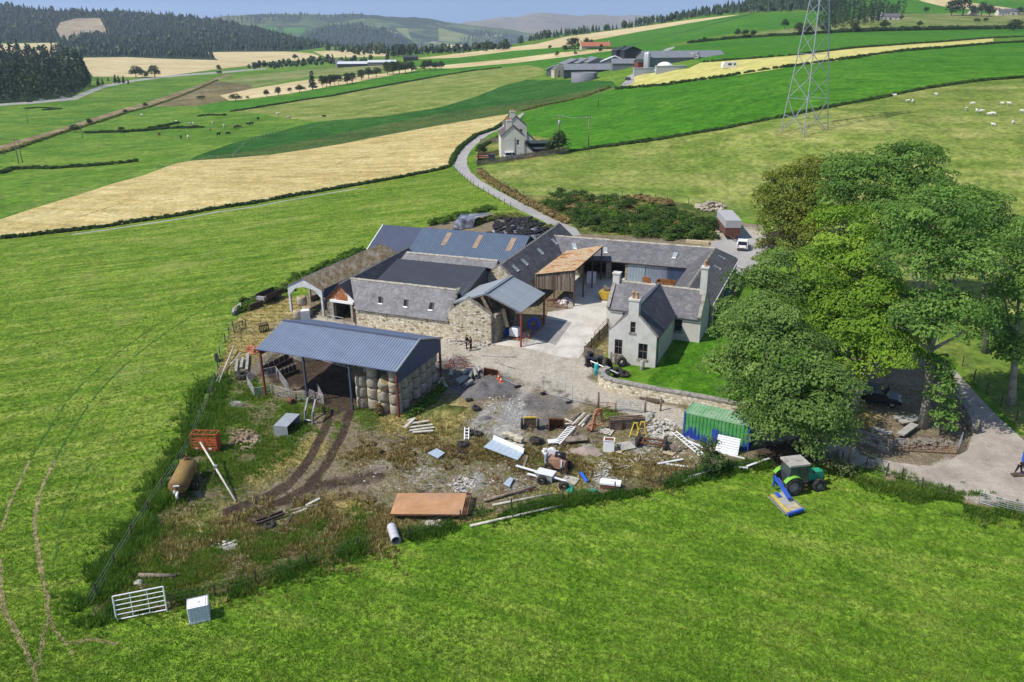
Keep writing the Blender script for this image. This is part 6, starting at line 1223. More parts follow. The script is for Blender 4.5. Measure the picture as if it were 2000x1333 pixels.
for i,(u,v) in enumerate(((1773,201),(1782,201),(1898,206),(1887,217),(1907,220),(1915,221),(1933,227),(1941,226),(1957,206),(1971,206),(1996,221),(1940,248),(1977,243),(1748,190),(1828,188))):
 o=link(SHEEP[i%2],'sheep',None,at(u,v)); o.rotation_euler.z=random.uniform(0,6); tagp(o,'white sheep grazing in the pale pasture right of the pylon','sheep','sheep in the pale pasture')
LB={'w':'cream cow in the valley pasture by the hedges','b':'black cow in the valley pasture by the hedges','r':'brown cow in the valley pasture by the hedges'}
for i,(u,v,k) in enumerate(((345,241,'w'),(371,246,'w'),(378,245,'w'),(438,250,'w'),(416,244,'w'),(368,272,'w'),(354,272,'b'),(427,266,'b'),(445,265,'b'),(464,251,'b'),(485,246,'b'),(491,245,'b'),(411,257,'r'),(542,226,'w'),(565,233,'w'),(634,231,'b'),(504,235,'b'),(311,266,'r'),(277,228,'w'),(470,250,'r'),(458,252,'r'))):
 o=link(COW[k][i%2],'cow',None,at(u,v)); o.rotation_euler.z=random.uniform(0,6); tagp(o,LB[k],'cow',{'w':'cream cattle','b':'black cattle','r':'brown cattle'}[k]+' in the valley pasture')
 # the air between here and the hills
m=MB(); m.box((0,4500,90),(16000,13000,560)); hz=NT('haze'); hz.t.nodes.remove(hz.b); pv=hz.n("ShaderNodeVolumePrincipled"); pv.inputs['Density'].default_value=HAZE_D; pv.inputs['Color'].default_value=(.72,.84,1,1); pv.inputs['Anisotropy'].default_value=.1
hz.l(pv.outputs[0],hz.t.nodes["Material Output"].inputs['Volume']); single(m,'haze',hz.m,'thin pale summer haze filling the valley air','haze',kind='stuff',uv=False)
# ------------------------------------------------------------------ yard objects
def put(name,label,cat,u,v,rz=0,group=None,h=0):return thing(name,label,cat,at(u,v,h),rz,group)
def seg(a,b):
 p,q=at(*a),at(*b); d=q-p; return p,math.atan2(d[1],d[0]),math.hypot(d[0],d[1]),d[2]
def hurdle(label,a,b,h=1.15,n=6,mat=None,nv=2,name='gate',cat='gate',group=None,r=.028,brace=False,lean=0.0,z0=.12):
 p,rz,L,dz=seg(a,b); t=thing(name,label,cat,p,rz,group); m=MB(); mat=mat or GALV2; P_=lambda x,z:(x,-lean*z,dz*x/L+z)
 m.tube([P_(0,0),P_(0,h)],r*1.25,6); m.tube([P_(L,0),P_(L,h)],r*1.25,6); m.tube([P_(0,h),P_(L,h)],r*1.1,6); m.tube([P_(0,z0),P_(L,z0)],r*1.1,6); part(m,'frame',mat,t,uv=False); m=MB()
 for i in range(1,n-1):z=z0+(h-z0)*i/(n-1); m.tube([P_(0,z),P_(L,z)],r*.85,5)
 for i in range(nv):x=L*(i+1)/(nv+1); m.bar(P_(x,z0),P_(x,h),.05,.02)
 if brace:m.bar(P_(0,z0),P_(L/2,h),.04,.03); m.bar(P_(L,z0),P_(L/2,h),.04,.03)
 part(m,'rails',mat,t,uv=False); return t
PINK=plain('worn_galvanised',(.40,.375,.375),.5,.35,.2,5)
for a,b,l in(((484,753),(498,776),'pale hurdle at the left corner of the sheep pen'),((498,776),(528,771),'hurdle along the front of the sheep pen by the first barn post'),((484,753),(509,723),'hurdle running back from the left corner of the pen'),((509,723),(533,693),'hurdle at the far left of the pen towards the wall'),
((529,769),(573,781),'long low hurdle between the first and second barn posts'),((573,783),(604,784),'hurdle standing at the foot of the second barn post'),((540,733),(565,768),'slanting solid hurdle dividing the sheep pen'),((515,738),(540,733),'short hurdle at the back of the small pen'),
((606,779),(633,791),'hurdle behind the two bent loader arms'),((621,767),(633,791),'short hurdle end on beside the loader arms'),((572,701),(592,709),'hurdle behind the feed troughs under the barn'),((592,709),(622,704),'hurdle in the middle of the back row under the barn'),((622,704),(650,712),'hurdle left of the last one in the back row under the barn'),((650,712),(682,721),'last hurdle in the back row before the bales')):
 hurdle(l,a,b,1.05,6,PINK,2,'sheep_hurdle','hurdle',r=.026)
hurdle('rusty grey feed rails along the front stone wall behind the hay barn',(672,640),(725,652),.8,3,PINK,5,'feed_rail','rail'); hurdle('grey rail in front of the cart doorway',(640,628),(671,634),.9,3,GALV2,1,'feed_rail','rail')
hurdle('tall white six rail gate leaning at the bottom left corner of the rough ground',(228,1214),(326,1194),1.85,6,WHITE,2,r=.04,lean=-.15)
hurdle('dark green field gate standing alone at the left edge',(457,651),(481,640),1.15,6,plain('dark_green_paint',(.02,.04,.02),.6),3,r=.035)
hurdle('rusty farm gate beside the lane',(1168,803),(1202,806),1.0,6,RUST,1); hurdle('galvanised gate with diagonal braces beside the lane',(1204,803),(1258,807),1.15,6,GALV2,1,brace=True)
hurdle('left of the two galvanised gates by the road at the right edge',(1911,983),(1966,999),1.0,6,GALV2,2); hurdle('right of the two galvanised gates by the road at the right edge',(1966,999),(2010,1008),1.0,6,GALV2,2); hurdle('white gate half hidden by the sycamore',(1612,842),(1650,850),1.2,5,GALV2,1); hurdle('white gate end leaning by the collapsed wall',(1869,886),(1877,866),1.1,5,GALV2,1)
hurdle('rusty rail hurdle in front of the collapsed wall',(1752,882),(1868,888),.7,4,RUST,4,'rusty_hurdle','hurdle'); hurdle('grey slatted gate piece among the fallen stones',(1746,872),(1764,873),.8,5,GALV2,0)
hurdle('red gate under the boarded end of the lean-to',(1069,599),(1088,602),1.25,6,RED_OX,1); hurdle('second red gate under the boarded end of the lean-to',(1088,602),(1108,604),1.25,6,RED_OX,1)
hurdle('dark yard gate along the side of the grey canopy',(1023,675),(1062,637),1.5,6,RUST,2); hurdle('low rails beside the blue hose under the canopy',(1021,668),(1060,632),.7,3,RUST,2); hurdle('small galvanised gate inside the canopy',(975,650),(991,652),1.4,4,GALV2,1)
# feed troughs under the barn
for a,b,l in(((519,730),(568,704),'long dark feed trough against the back of the pen'),((545,742),(582,727),'boarded feed barrier with uprights in the pen')):
 p,rz,L,dz=seg(a,b); t=thing('feed_trough',l,'trough',p,rz); m=MB(); m.bar((0,.3,.45+0),(L,.3,.45+dz),.06,.9); m.bar((0,-.3,.25),(L,-.3,.25+dz),.06,.5); m.bar((0,0,.08),(L,0,.08+dz),.6,.06); part(m,'boards',WOOD_DARK,t); m=MB()
 for i in range(6):x=L*i/5; m.bar((x,.26,0),(x,.26,1.0+dz*i/5),.08)
 part(m,'uprights',PINK,t)
 # round bales
def bale_mats():
 t=NT('netted_bale',.95,.1); p=t.P('Object'); s=t.n("ShaderNodeSeparateXYZ"); t.l(p,s.inputs[0]); col=t.ramp(t.noise(p,1.8,5,.7),g3((.3,.7),(.23,.195,.14),(.36,.315,.235),(.48,.43,.33)))
 wv=t.noise(t.mp(p,scale=(1,1,14)),2,2,.5); col=t.mix(.5,col,t.ramp(wv,[(.3,(.6,.6,.6)),(.7,(1.25,1.25,1.25))]),'MULTIPLY'); t.bump(wv,.4,.03); a=t.out(col)
 return a,plain('straw_end',(.33,.25,.125),.95,0,.4,7,dirt=(.18,.13,.07),dscale=3,dcut=(.5,.7),bump=.8,bscale=14)
BALE,BALE_END=bale_mats()
def bale_mesh(seed):
 rng=np.random.default_rng(seed); n=22; prof=[(.50,0),(.64,.05),(.67,.3),(.675,.6),(.67,.9),(.63,1.14),(.52,1.2)]; m=MB(); m.smooth=True; vs=[]; wob=1+rng.normal(0,.012,n)
 for r,z in prof:vs+=[(r*wob[k]*math.cos(2*math.pi*k/n),r*wob[k]*math.sin(2*math.pi*k/n),z+rng.normal(0,.008)) for k in range(n)]
 m.add(vs,[(i*n+k,i*n+(k+1)%n,(i+1)*n+(k+1)%n,(i+1)*n+k) for i in range(len(prof)-1) for k in range(n)]); v=np.array(m.v); side=raw_mesh('wrap',v,m.f,[BALE],smooth=True)
 e=MB(); e.add(vs[-n:]+[(0,0,1.225)],[(k,(k+1)%n,n) for k in range(n)]); return side,raw_mesh('straw_face',np.array(e.v),e.f,[BALE_END],smooth=True)
BALES=[bale_mesh(i) for i in range(4)]
def bale(P_,label,rz=0,tilt=None,group='round bales stacked under the hay barn',sc=1.0):
 t=thing('round_bale',label,'bale',P_,rz,group)
 if tilt:t.rotation_euler=tilt
 t.scale=(sc,sc,sc); a,b=random.choice(BALES); link(a,'wrap',t); link(b,'straw_face',t); return t
TIER=('bottom','second','third','top'); NTH=('first','second','third','fourth','fifth','sixth','seventh')
def dbw(x,y,z):q=np.array([DB.o[0],DB.o[1],0])+rotz(DB.h)@np.array([x,y,0]); return np.array([q[0],q[1],pz(q[0],q[1])+z])
for c in range(7):
 for k in range(4):bale(dbw(15.75+random.uniform(-.08,.08)-(.25 if c==2 else 0),.80+c*1.27+random.uniform(-.05,.05),k*1.21),f'{TIER[k]} bale in the {NTH[c]} stack from the front corner along the blue gable',random.uniform(0,6),None,'round bales along the gable of the hay barn',.96)
for c,(x,n_,y) in enumerate(((11.65,3,1.1),(12.95,4,1.2),(14.3,2,.95))):
 for k in range(n_):bale(dbw(x,y,k*1.21),f'{TIER[k]} bale in the {NTH[c]} front stack right of the third barn post',random.uniform(0,6),None,'round bales in the front row of the hay barn',.98)
for c,(x,n_,y) in enumerate(((11.8,4,2.5),(13.2,4,2.5),(14.5,4,2.4))):
 for k in range(2,n_):bale(dbw(x,y,k*1.21),f'{TIER[k]} bale in the {NTH[c]} stack of the row behind the front stacks',random.uniform(0,6),None,'round bales in the second row of the hay barn',.98)
bale(dbw(14.3,.95,2.75),'tilted bale lying on top of the front stacks beside the red post',0,(R(38),R(8),R(20)),None,.95)
low_growth('loose_straw','loose straw and grass spilling down the front of the bale stacks','straw',[(740,812),(742,809)],.15,1.7,LF_DRY,90,2,.24,clump=.28)
for u,v,l,k in((583,622,'pale bale standing inside the mossy roofed barn',0),(601,616,'second pale bale inside the mossy roofed barn',0),(592,612,'bale on top of the pair inside the mossy roofed barn',1.2)):bale(at(u,v,k),l,0,None,None)
# ------------------------------------------------------------------ container
def cont_mats():
 out=[]
 for nm,lo in(('green_container_paint',.50),('green_container_roof',.74)):
  t=NT(nm,.55,.35); p=t.P('Object'); s=t.n("ShaderNodeSeparateXYZ"); t.l(p,s.inputs[0]); n1=t.noise(t.mp(p,scale=(2.4,1,.5)),1.2,5,.7)
  g_=t.ramp(t.noise(p,.9,4,.6),g3((.3,.7),(.045,.20,.055),(.07,.28,.075),(.14,.34,.14))) if lo<.6 else t.ramp(t.noise(p,.9,4,.6),g3((.3,.7),(.13,.28,.13),(.20,.36,.20),(.30,.40,.28)))
  k=t.math('ADD',n1,t.math('MULTIPLY',t.math('SUBTRACT',1.15,s.outputs[2]),.16)); col=t.mix(t.ramp(k,[(lo+.02,(0,0,0)),(lo+.09,(1,1,1))]),g_,(.022,.05,.28,1) if lo<.6 else(.12,.13,.12,1))
  if lo>.6:col=t.mix(t.ramp(t.noise(p,.8,4,.6),[(.62,(0,0,0)),(.66,(1,1,1))]),col,(.18,.075,.05,1))
  out.append(t.out(col))
 return out
CG,CR=cont_mats(); CB=plain('blue_container_paint',(.03,.075,.30),.55,0,.25,2)
p,rz,L,dz=seg((1332.8,854),(1458.8,882.5)); t=thing('shipping_container','green shipping container with flaking paint showing blue beneath','container',p,rz); L_,W_,H_=6.06,2.44,2.59
def ribs(m,p0,p1,z0,z1,n,nrm,dp=.05):
 p0=np.array(p0,float); p1=np.array(p1,float); nrm=np.array(nrm,float); vs=[]
 for i in range(n):
  for tt,d in((0,0),(.4,0),(.5,1),(.9,1)):q=p0+(p1-p0)*(i+tt)/n+nrm*dp*(1-d)*-1; vs+=[q+[0,0,z0],q+[0,0,z1]]
 k=len(vs)//2; m.add(vs,[(2*i,2*i+2,2*i+3,2*i+1) for i in range(k-1)])
m=MB(); ribs(m,(.15,0,0),(L_-.15,0,0),.15,H_-.1,17,(0,-1,0)); ribs(m,(L_-.15,W_,0),(.15,W_,0),.15,H_-.1,17,(0,1,0)); ribs(m,(0,W_-.15,0),(0,.15,0),.15,H_-.1,7,(-1,0,0)); ribs(m,(L_,.15,0),(L_,W_-.15,0),.15,H_-.1,7,(1,0,0)); part(m,'sides',CG,t)
m=MB(); corr(m,(.05,.02,H_-.05),(L_-.05,.02,H_-.05),(L_-.05,W_-.02,H_-.05),(.05,W_-.02,H_-.05),.30,.03); part(m,'roof',CR,t)
m=MB()
for x in(.07,L_-.07):
 for y in(.07,W_-.07):m.bar((x,y,0),(x,y,H_),.16)
for y in(.05,W_-.05):m.bar((.1,y,.08),(L_-.1,y,.08),.12,.16)
for x in(.05,L_-.05):m.bar((x,.1,.08),(x,W_-.1,.08),.12,.16)
part(m,'frame',CB,t); m=MB()
for y in(.05,W_-.05):m.bar((.1,y,H_-.05),(L_-.1,y,H_-.05),.09,.1)
for x in(.05,L_-.05):m.bar((x,.1,H_-.05),(x,W_-.1,H_-.05),.09,.1)
part(m,'top_rail',CR,t); m=MB(); m.box((3.0,-.012,1.05),(.62,.02,1.0)); part(m,'paint_patch',CB,t)
t=thing('leaning_sheet','white corrugated sheet leaning against the green container','metal sheet',W(0,0),0); p=at(1400,877); t.location=tuple(p); t.rotation_euler.z=seg((1400,877),(1443,886))[1]; m=MB(); corr(m,(0,-.6,.05),(0,.05,1.45),(2.0,.05,1.45),(2.0,-.6,.05),.2,.03); part(m,'sheet',plain('white_sheet',(.62,.63,.64),.5,0,.08,2),t)
# ------------------------------------------------------------------ tractor and mower
TYRE=plain('muddy_tyre',(.022,.021,.02),.85,0,.4,5,dirt=(.085,.068,.048),dscale=3,dcut=(.48,.66))
def tyre(c,Rr,wdt,axis=(0,1,0),lug=.05,n=32):m=MB(); m.ring(c,Rr-wdt*.42,wdt*.45,axis,n,8,1.1,lug); return m
def wheel(parent,c,Rr,wdt,rim,lug=.05,hub=None,name='wheel',axis=(0,1,0)):
 w_=part(tyre(c,Rr,wdt,axis,lug),name,TYRE,parent,uv=False); m=MB(); c=np.array(c,float); ax=np.array(axis,float); m.lathe([(.001,0),(.001,0)],n=4) if 0 else None
 m.disc(c,Rr*.62,axis,20,wdt*.5); part(m,'rim',rim,w_,uv=False); m=MB(); m.disc(c,Rr*.2,axis,12,wdt*.8); part(m,'hub',hub or rim,w_,uv=False); return w_
TEAL=plain('tractor_green',(.03,.30,.17),.45,0,.15,2,dirt=(.10,.17,.11),dcut=(.55,.75)); LIME=plain('lime_fender',(.17,.42,.05),.5,0,.12,2); RIMG=plain('rim_grey',(.26,.24,.21),.7,0,.25,4,dirt=(.13,.10,.08))
p,rz,L,dz=seg((1547,968),(1597,960)); ctr=(at(1547,968)+at(1536,950))/2; t=thing('tractor','green tractor with grey cab roof parked on the field below the trees','tractor',p,rz)
y0=.85
for y,nm in((0.0,0),(1.7,1)):wheel(t,(0,y,.82),.82,.46,RIMG,.06); wheel(t,(2.42,y+(.05 if y<1 else-.05),.58),.58,.38,RIMG,.06)
m=MB(); m.prism([(1.35,.50,.85),(3.0,.55,.85),(3.05,.55,1.25),(2.95,.55,1.55),(1.4,.5,1.68)],(0,0,0),(0,.68,0)); part(m,'bonnet',TEAL,t); m=MB(); m.box((2.2,y0,.72),(1.9,.5,.34)); m.box((.3,y0,.82),(1.2,.7,.6)); m.bar((2.42,.2,.6),(2.42,1.5,.6),.16); m.bar((0,.2,.82),(0,1.5,.82),.22); part(m,'chassis',plain('dark_cast',(.04,.04,.04),.7),t)
m=MB(); m.box((3.05,y0,1.15),(.08,.5,.5)); part(m,'grille',BLACKP,t); m=MB(); m.tube([(1.55,1.35,1.3),(1.55,1.35,2.7)],.05,8); part(m,'exhaust',BLACKP,t)
cabp=[(-.25,1.0),(1.35,1.0),(1.30,1.7),(1.15,2.55),(-.2,2.55),(-.35,1.7)]; m=MB(); m.prism([(x,.16,z) for x,z in cabp],(0,0,0),(0,1.38,0)); part(m,'cab_glass',plain('cab_glass',(.05,.07,.065),.12,0,.2,1,spec=.6),t); m=MB()
for y in(.15,1.55):
 m=MB()
 for a,b in zip(cabp,cabp[1:]+cabp[:1]):m.bar((a[0],y,a[1]),(b[0],y,b[1]),.07)
 m.bar((.55,y,1.0),(.5,y,2.55),.06); part(m,'cab_frame',plain('cab_frame',(.05,.055,.05),.6),t)
m=MB(); m.slab([(-.45,.05,2.72),(1.35,.05,2.72),(1.35,1.65,2.72),(-.45,1.65,2.72)],.16); part(m,'cab_roof',plain('cab_roof',(.36,.34,.30),.7,0,.2,2,dirt=(.2,.19,.16)),t)
for y in(-.20,1.48):
 m=MB(); pts=[(math.cos(a)*.93,math.sin(a)*.93+.82) for a in np.linspace(R(150),R(38),9)]; vs=[(x,yy,z) for x,z in pts for yy in(y,y+.42)]; m.add(vs,[(2*i,2*i+1,2*i+3,2*i+2) for i in range(8)]); part(m,'mudguard',LIME,t)
m=MB(); m.box((1.0,-.05,.55),(.35,.35,.05)); m.box((1.0,-.02,.85),(.35,.3,.05)); part(m,'step',RUST,t); m=MB(); m.bar((1.35,.1,1.9),(1.55,-.15,2.0),.04); m.box((1.58,-.2,2.0),(.05,.18,.28)); part(m,'mirror',BLACKP,t)
m=MB(); m.bar((-.7,.5,.5),(-.3,.6,.7),.08); m.bar((-.7,1.2,.5),(-.3,1.1,.7),.08); m.bar((-.75,y0,1.0),(-.2,y0,.9),.07); part(m,'linkage',RUST,t)
MOWB=plain('mower_blue',(.035,.10,.42),.5,0,.15,2); p=at(1512,958); q=at(1540,992); t=thing('disc_mower','blue and yellow disc mower lowered onto the grass beside the tractor','mower',p,0,world=True); m=MB(); d=q-p
m.bar(p+[0,0,1.1],p+d*.95+[0,0,.75],.16); m.bar(p+[.28,.1,1.05],p+d*.95+[.2,.05,.72],.12); m.bar(p+[-.1,0,.4],p+[-.1,0,1.35],.16); m.bar(p+[-.1,0,1.35],p+d*.5+[0,0,.95],.08); m.bar(p+[.1,.2,.9],p+[.7,.9,.8],.12); part(m,'arm',MOWB,t)
cn=[at(1503,976,.42),at(1530,968,.42),at(1567,1003,.42),at(1537,1012,.42)]; m=MB(); m.slab(cn,.18); part(m,'deck',plain('mower_deck',(.34,.29,.17),.7,0,.35,2,dirt=(.30,.31,.33),dscale=1.5,dcut=(.5,.6)),t); m=MB(); m.bar(cn[0]*.93+cn[1]*.07+[0,0,.05],cn[3]*.93+cn[2]*.07+[0,0,.05],.10,.08); part(m,'yellow_bar',plain('mower_yellow',(.55,.40,.04),.6),t); m=MB(); m.bar(cn[3]-[0,0,.1],cn[2]-[0,0,.1],.2,.22); m.bar(cn[0]*.6+cn[1]*.4+[0,0,.08],cn[0]*.45+cn[1]*.3+cn[2]*.1+cn[3]*.15+[0,0,.08],.35,.04); part(m,'blue_panel',MOWB,t); m=MB(); m.bar(cn[0]+[-.2,0,-.1],cn[3]+[-.2,0,-.1],.05); m.bar(cn[1]+[.2,0,-.1],cn[2]+[.2,0,-.1],.05); part(m,'guard_rail',GALV2,t)
# ------------------------------------------------------------------ slurry tanker, crush, shelter, loader arms and other big scrap on the left
p,rz,L,dz=seg((352,978),(380,918)); t=thing('slurry_tanker','rusty yellow slurry tanker with domed ends on the left of the rough ground','tanker',p,rz); m=MB(); m.smooth=True; n=24; prof=[(-.32,.05),(-.28,.45),(-.12,.70),(.05,.80),(3.6,.80),(3.78,.70),(3.92,.42),(3.96,.05)]
TANK=None
def tk():
 t_=NT('rusty_tank',.7,.3); p_=t_.P('Object'); return t_.out(t_.ramp(t_.noise(t_.mp(p_,scale=(.6,1,1)),.9,5,.65),[(.30,(.12,.065,.03)),(.44,(.22,.125,.05)),(.52,(.25,.17,.045)),(.62,(.27,.20,.05)),(.75,(.15,.10,.05))]))
TANK=tk(); vs=[(x,r*math.cos(2*math.pi*k/n),1.35+r*math.sin(2*math.pi*k/n)) for x,r in prof for k in range(n)]; m.add(vs,[(i*n+k,(i+1)*n+k,(i+1)*n+(k+1)%n,i*n+(k+1)%n) for i in range(len(prof)-1) for k in range(n)]); m.smooth=False; part(m,'tank',TANK,t)
m=MB(); m.tube([(3.3,0,2.1),(3.3,0,2.3)],.25,12); m.tube([(3.3,0,2.3),(3.5,0,2.55),(3.75,0,2.35)],.07,8); part(m,'filler',RUST,t); m=MB(); m.tube([(-.3,0,1.0),(-.55,0,.9),(-.6,0,.55)],.12,10); m.box((-.38,0,1.62),(.08,.5,.10)); m.tube([(-.36,.2,1.1),(-.5,.2,1.1)],.12,10); part(m,'outlet_valve',WHITE,t); m=MB(); m.bar((-.1,-.35,.5),(5.2,-.2,.45),.12,.18); m.bar((-.1,.35,.5),(5.2,.2,.45),.12,.18); part(m,'drawbar',RUST,t)
wheel(t,(1.6,-1.0,.5),.52,.36,plain('yellow_rim',(.50,.36,.03),.6),.04); wheel(t,(1.6,1.0,.5),.52,.36,plain('yellow_rim',(.50,.36,.03)),.04)
ORANGE=plain('orange_red_paint',(.42,.09,.03),.6,0,.2,2,dirt=(.20,.07,.04)); p,rz,L,dz=seg((377,884),(430,884)); t=thing('cattle_crush','orange red steel cattle crush with barred sides','cattle crush',p,rz); L_=2.4; m=MB()
for y in(0,.85):
 for x in(0,L_*.5,L_):m.bar((x,y,0),(x,y,1.9),.08)
 for z in(.1,.5,.8,1.1,1.4,1.9):m.bar((0,y,z),(L_,y,z),.06,.09)
for x in(0,L_*.25,L_*.5,L_*.75,L_):m.bar((x,0,1.9),(x,.85,1.9),.06)
part(m,'frame',ORANGE,t); m=MB(); m.box((.65,-.02,.35),(1.0,.05,.5)); m.box((1.75,-.02,.35),(1.0,.05,.5)); m.box((L_+.05,.42,.95),(.06,.8,1.9)); part(m,'panel',ORANGE,t); m=MB(); m.box((.5,-.06,.45),(.28,.03,.14)); m.box((1.75,-.06,.45),(.28,.03,.14)); part(m,'plate',WHITE,t)
p=at(461,982); q=at(399,912,2.5); t=thing('grain_auger','long white auger tube propped on a dark stand beside the crush','auger',p,0,world=True); m=MB(); m.tube([p+[0,0,.1],q],.085,10); part(m,'tube',plain('auger_white',(.56,.50,.43),.7,0,.25,3),t,uv=False); m=MB(); k_=p*.45+q*.55;
for du,dv in((420,935),(404,925),(412,950)):m.bar(k_,at(du,dv),.06)
m.bar(at(420,935,.5),at(404,925,.5),.05); part(m,'stand',WOOD_DARK,t); m=MB(); m.box(k_+[0,0,.15],(.3,.3,.3),rz); part(m,'motor',GALV2,t)
p,rz,L,dz=seg((536,851),(563,853)); q=at(588,829); t=thing('calf_shelter','small grey metal calf shelter lying open to the right','shelter',p,0,world=True); b=at(563,853); a=p; c=q; d4=a+(q-b); Z=np.array([0,0,1.]); m=MB(); m.slab([a+Z*1.05,b+Z*1.05,c+Z*1.15,d4+Z*1.15],.04); m.slab([a,b,b+Z*1.04,a+Z*1.04],.04,(0,-1,0)); m.slab([a,a+Z*1.04,d4+Z*1.1,d4],.04,(-1,0,0)); m.slab([d4,c,c+Z*1.1,d4+Z*1.1],.04,(0,1,0)); part(m,'shell',plain('dull_galvanised',(.36,.38,.40),.5,.35,.12,3),t)
p=at(596,826); t=thing('front_loader','pair of grey bent loader arms standing upright','loader',p,0,world=True)
for a,b in(((596,826),(612,800)),((611,829),(626,805))):m=MB(); A=at(*a); B=at(*b); m.bar(A,A+[.1,.1,1.3],.16,.2); m.bar(A+[.1,.1,1.25],A*.5+B*.5+[.05,0,2.0],.16,.2); m.bar(A*.5+B*.5+[.05,0,1.95],B+[0,0,1.5],.15,.18); part(m,'arm',plain('grey_steel',(.25,.24,.23),.6,.1,.25,3),t)
m=MB(); A,B=at(596,826,.35),at(611,829,.35); m.tube([A,B],.08,8); part(m,'cross_tube',GALV2,t)
t=put('rusty_drum','rusty barrel lying behind the pen hurdles','drum',568,788,R(-40)); m=MB(); m.tube([(-.4,0,.3),(.45,0,.3)],.29,14); part(m,'barrel',RUST,t); m=MB(); m.bar((.2,.5,0),(.3,.55,1.0),.12); part(m,'stake',RUST,t)
def beam(name,label,cat,a,b,w,h,mat,za=0,zb=0,round_=False,group=None):
 p,q=at(*a,za),at(*b,zb); m=MB(); lift=np.array([0,0,h/2])
 m.tube([p+lift,(p+q)/2+lift,q+lift],w/2,10,w*.42) if round_ else m.bar(p+lift,q+lift,w,h); return single(m,name,mat,label,cat,p,group=group,world=True)
beam('wooden_pole','long pale pole lying across the logs at the left edge','pole',(421,766),(458,686),.22,.22,WOOD_BOARD,0,.5,True); beam('wooden_pole','shorter pole crossing the long pale pole','pole',(450,718),(472,697),.18,.18,WOOD_BOARD,.2,.4,True); beam('wooden_pole','short pole left of the long pale pole','pole',(420,754),(430,738),.22,.22,WOOD_BOARD,0,.2,True)
for a,b,l in(((461,730),(464,708),'left of three pale concrete posts by the tractor tyre'),((471,722),(475,704),'middle of three concrete posts by the tractor tyre'),((482,726),(485,696),'right and longest of three concrete posts by the tractor tyre')):beam('concrete_post',l,'post',a,b,.3,.3,CONC,0,.15)
def tyre_on(label,u,v,Rr=.45,r=.16,axis=(0,0,1),z=None,lug=0,name='tyre',group=None):
 m=MB(); m.ring((0,0,r*1.0 if z is None else z),Rr-r*.8,r,axis,26,8,1.1,lug); return single(m,name,TYRE,label,'tyre',at(u,v),group=group,uv=False)
tyre_on('huge tractor tyre lying flat beside the sheep pen',477,738,.85,.28,lug=.12); tyre_on('black wheel standing at the left edge fence',424,706,.5,.2,(.9,.3,.1),.5); tyre_on('grey tyre lying flat beside the rusty harrow',527,1030,.46,.16); tyre_on('upright tractor tyre between block stack and white boards',1048,866,.62,.24,(.2,.25,1),.3,.10); tyre_on('tyre in the dry weeds left of the long sheet',905,872,.55,.2,(.1,.2,1),lug=.1); tyre_on('small tyre below the one left of the long sheet',900,889,.38,.15,(.2,.2,1)); tyre_on('brown wheel on the edge of the gravel heap',916,783,.36,.13,(0,.3,1)); tyre_on('black tyre near the ash patch',930,800,.42,.16,(.3,0,1)); tyre_on('left of two tyres below the ash patch',918,848,.42,.16); tyre_on('right of two tyres below the ash patch',934,850,.42,.16,(.2,.1,1)); tyre_on('small wheel lying beside the upright bucket',1071,836,.3,.12)
# left edge clutter beside the mossy barn
p,rz,L,dz=seg((522,597),(556,580)); t=thing('old_trailer','dark wooden trailer half buried beside the mossy barn','trailer',p,rz); m=MB(); m.box((L/2,.9,.8),(L,1.9,.12)); m.box((L/2,0,1.15),(L,.08,.7)); m.box((L/2,1.8,1.15),(L,.08,.7)); part(m,'body',WOOD_DARK,t); wheel(t,(L*.5,-.1,.35),.38,.2,RUST,0); m=MB(); m.box((-.05,.9,.95),(.4,1.3,.5)); part(m,'tailboard',PINK,t)
for i in range(4):beam('white_slab',f'white slab leaning in the row by the green gate, number {i+1} from the left' if 0 else('leftmost','second','third','rightmost')[i]+' of four white slabs leaning in a row at the field edge','slab',(456+i*4,618-i*3),(459+i*4,612-i*3),.3,.6,CONC,0,.3)
beam('timber_wall','dark low timber wall right of the white slabs','timber',(488,608),(514,598),.2,.9,WOOD_DARK); beam('timber_wall','dark sleeper wall behind the white slabs','timber',(470,594),(500,588),.2,.6,WOOD_DARK)
t=put('slatted_crate','slatted wooden crate tipped on the straw','crate',517,650,R(35)); m=MB()
for i in range(6):m.box((-.55+i*.22,0,.55),(.13,.05,1.1)); m.box((-.55+i*.22,.5,1.05),(.13,1.0,.05))
m.box((0,.05,.2),(1.3,.05,.12)); m.box((0,.05,.9),(1.3,.05,.12)); part(m,'slats',WOOD_DARK,t)
def rubble(name,label,cat,u,v,ru,n,s0,s1,mat,seed,hgt=.3,rv=None,kind='stuff',flat=.6):
 rng=np.random.default_rng(seed); m=MB(); b=at(u,v)
 for i in range(n):
  a=rng.uniform(0,6.3); r=math.sqrt(rng.uniform()); uu,vv=u+ru*r*math.cos(a),v+(rv or ru*.4)*r*math.sin(a); s=rng.uniform(s0,s1); ic=_ico(1); q=at(uu,vv,hgt*(1-r)*rng.uniform(.3,1)+s*.15); k=rng.uniform(.6,1.3,3)*[1,1,flat]; j=rng.uniform(.75,1.2,len(ic[0])); rt=rotz(rng.uniform(0,6))
  m.add([q+rt@(np.array(p)*k*s*jj) for p,jj in zip(ic[0],j)],ic[1])
 return single(m,name,mat,label,cat,b,world=True,kind=kind,uv=False)
PALE_ST=plain('pale_stones',(.42,.39,.34),.9,0,.4,1.2,dirt=(.22,.19,.15)); WHITE_ST=plain('whitish_rubble',(.46,.43,.38),.9,0,.3,1.5,dirt=(.3,.26,.2)); STONE_GR=plain('grey_brown_stones',(.20,.175,.14),.95,0,.4,1.2,dirt=(.12,.10,.07)); BROWN_ST=plain('brown_clods',(.20,.145,.09),.95,0,.5,1.5,dirt=(.36,.29,.2)); TILE=plain('broken_tiles',(.36,.14,.07),.9,0,.35,1.5)
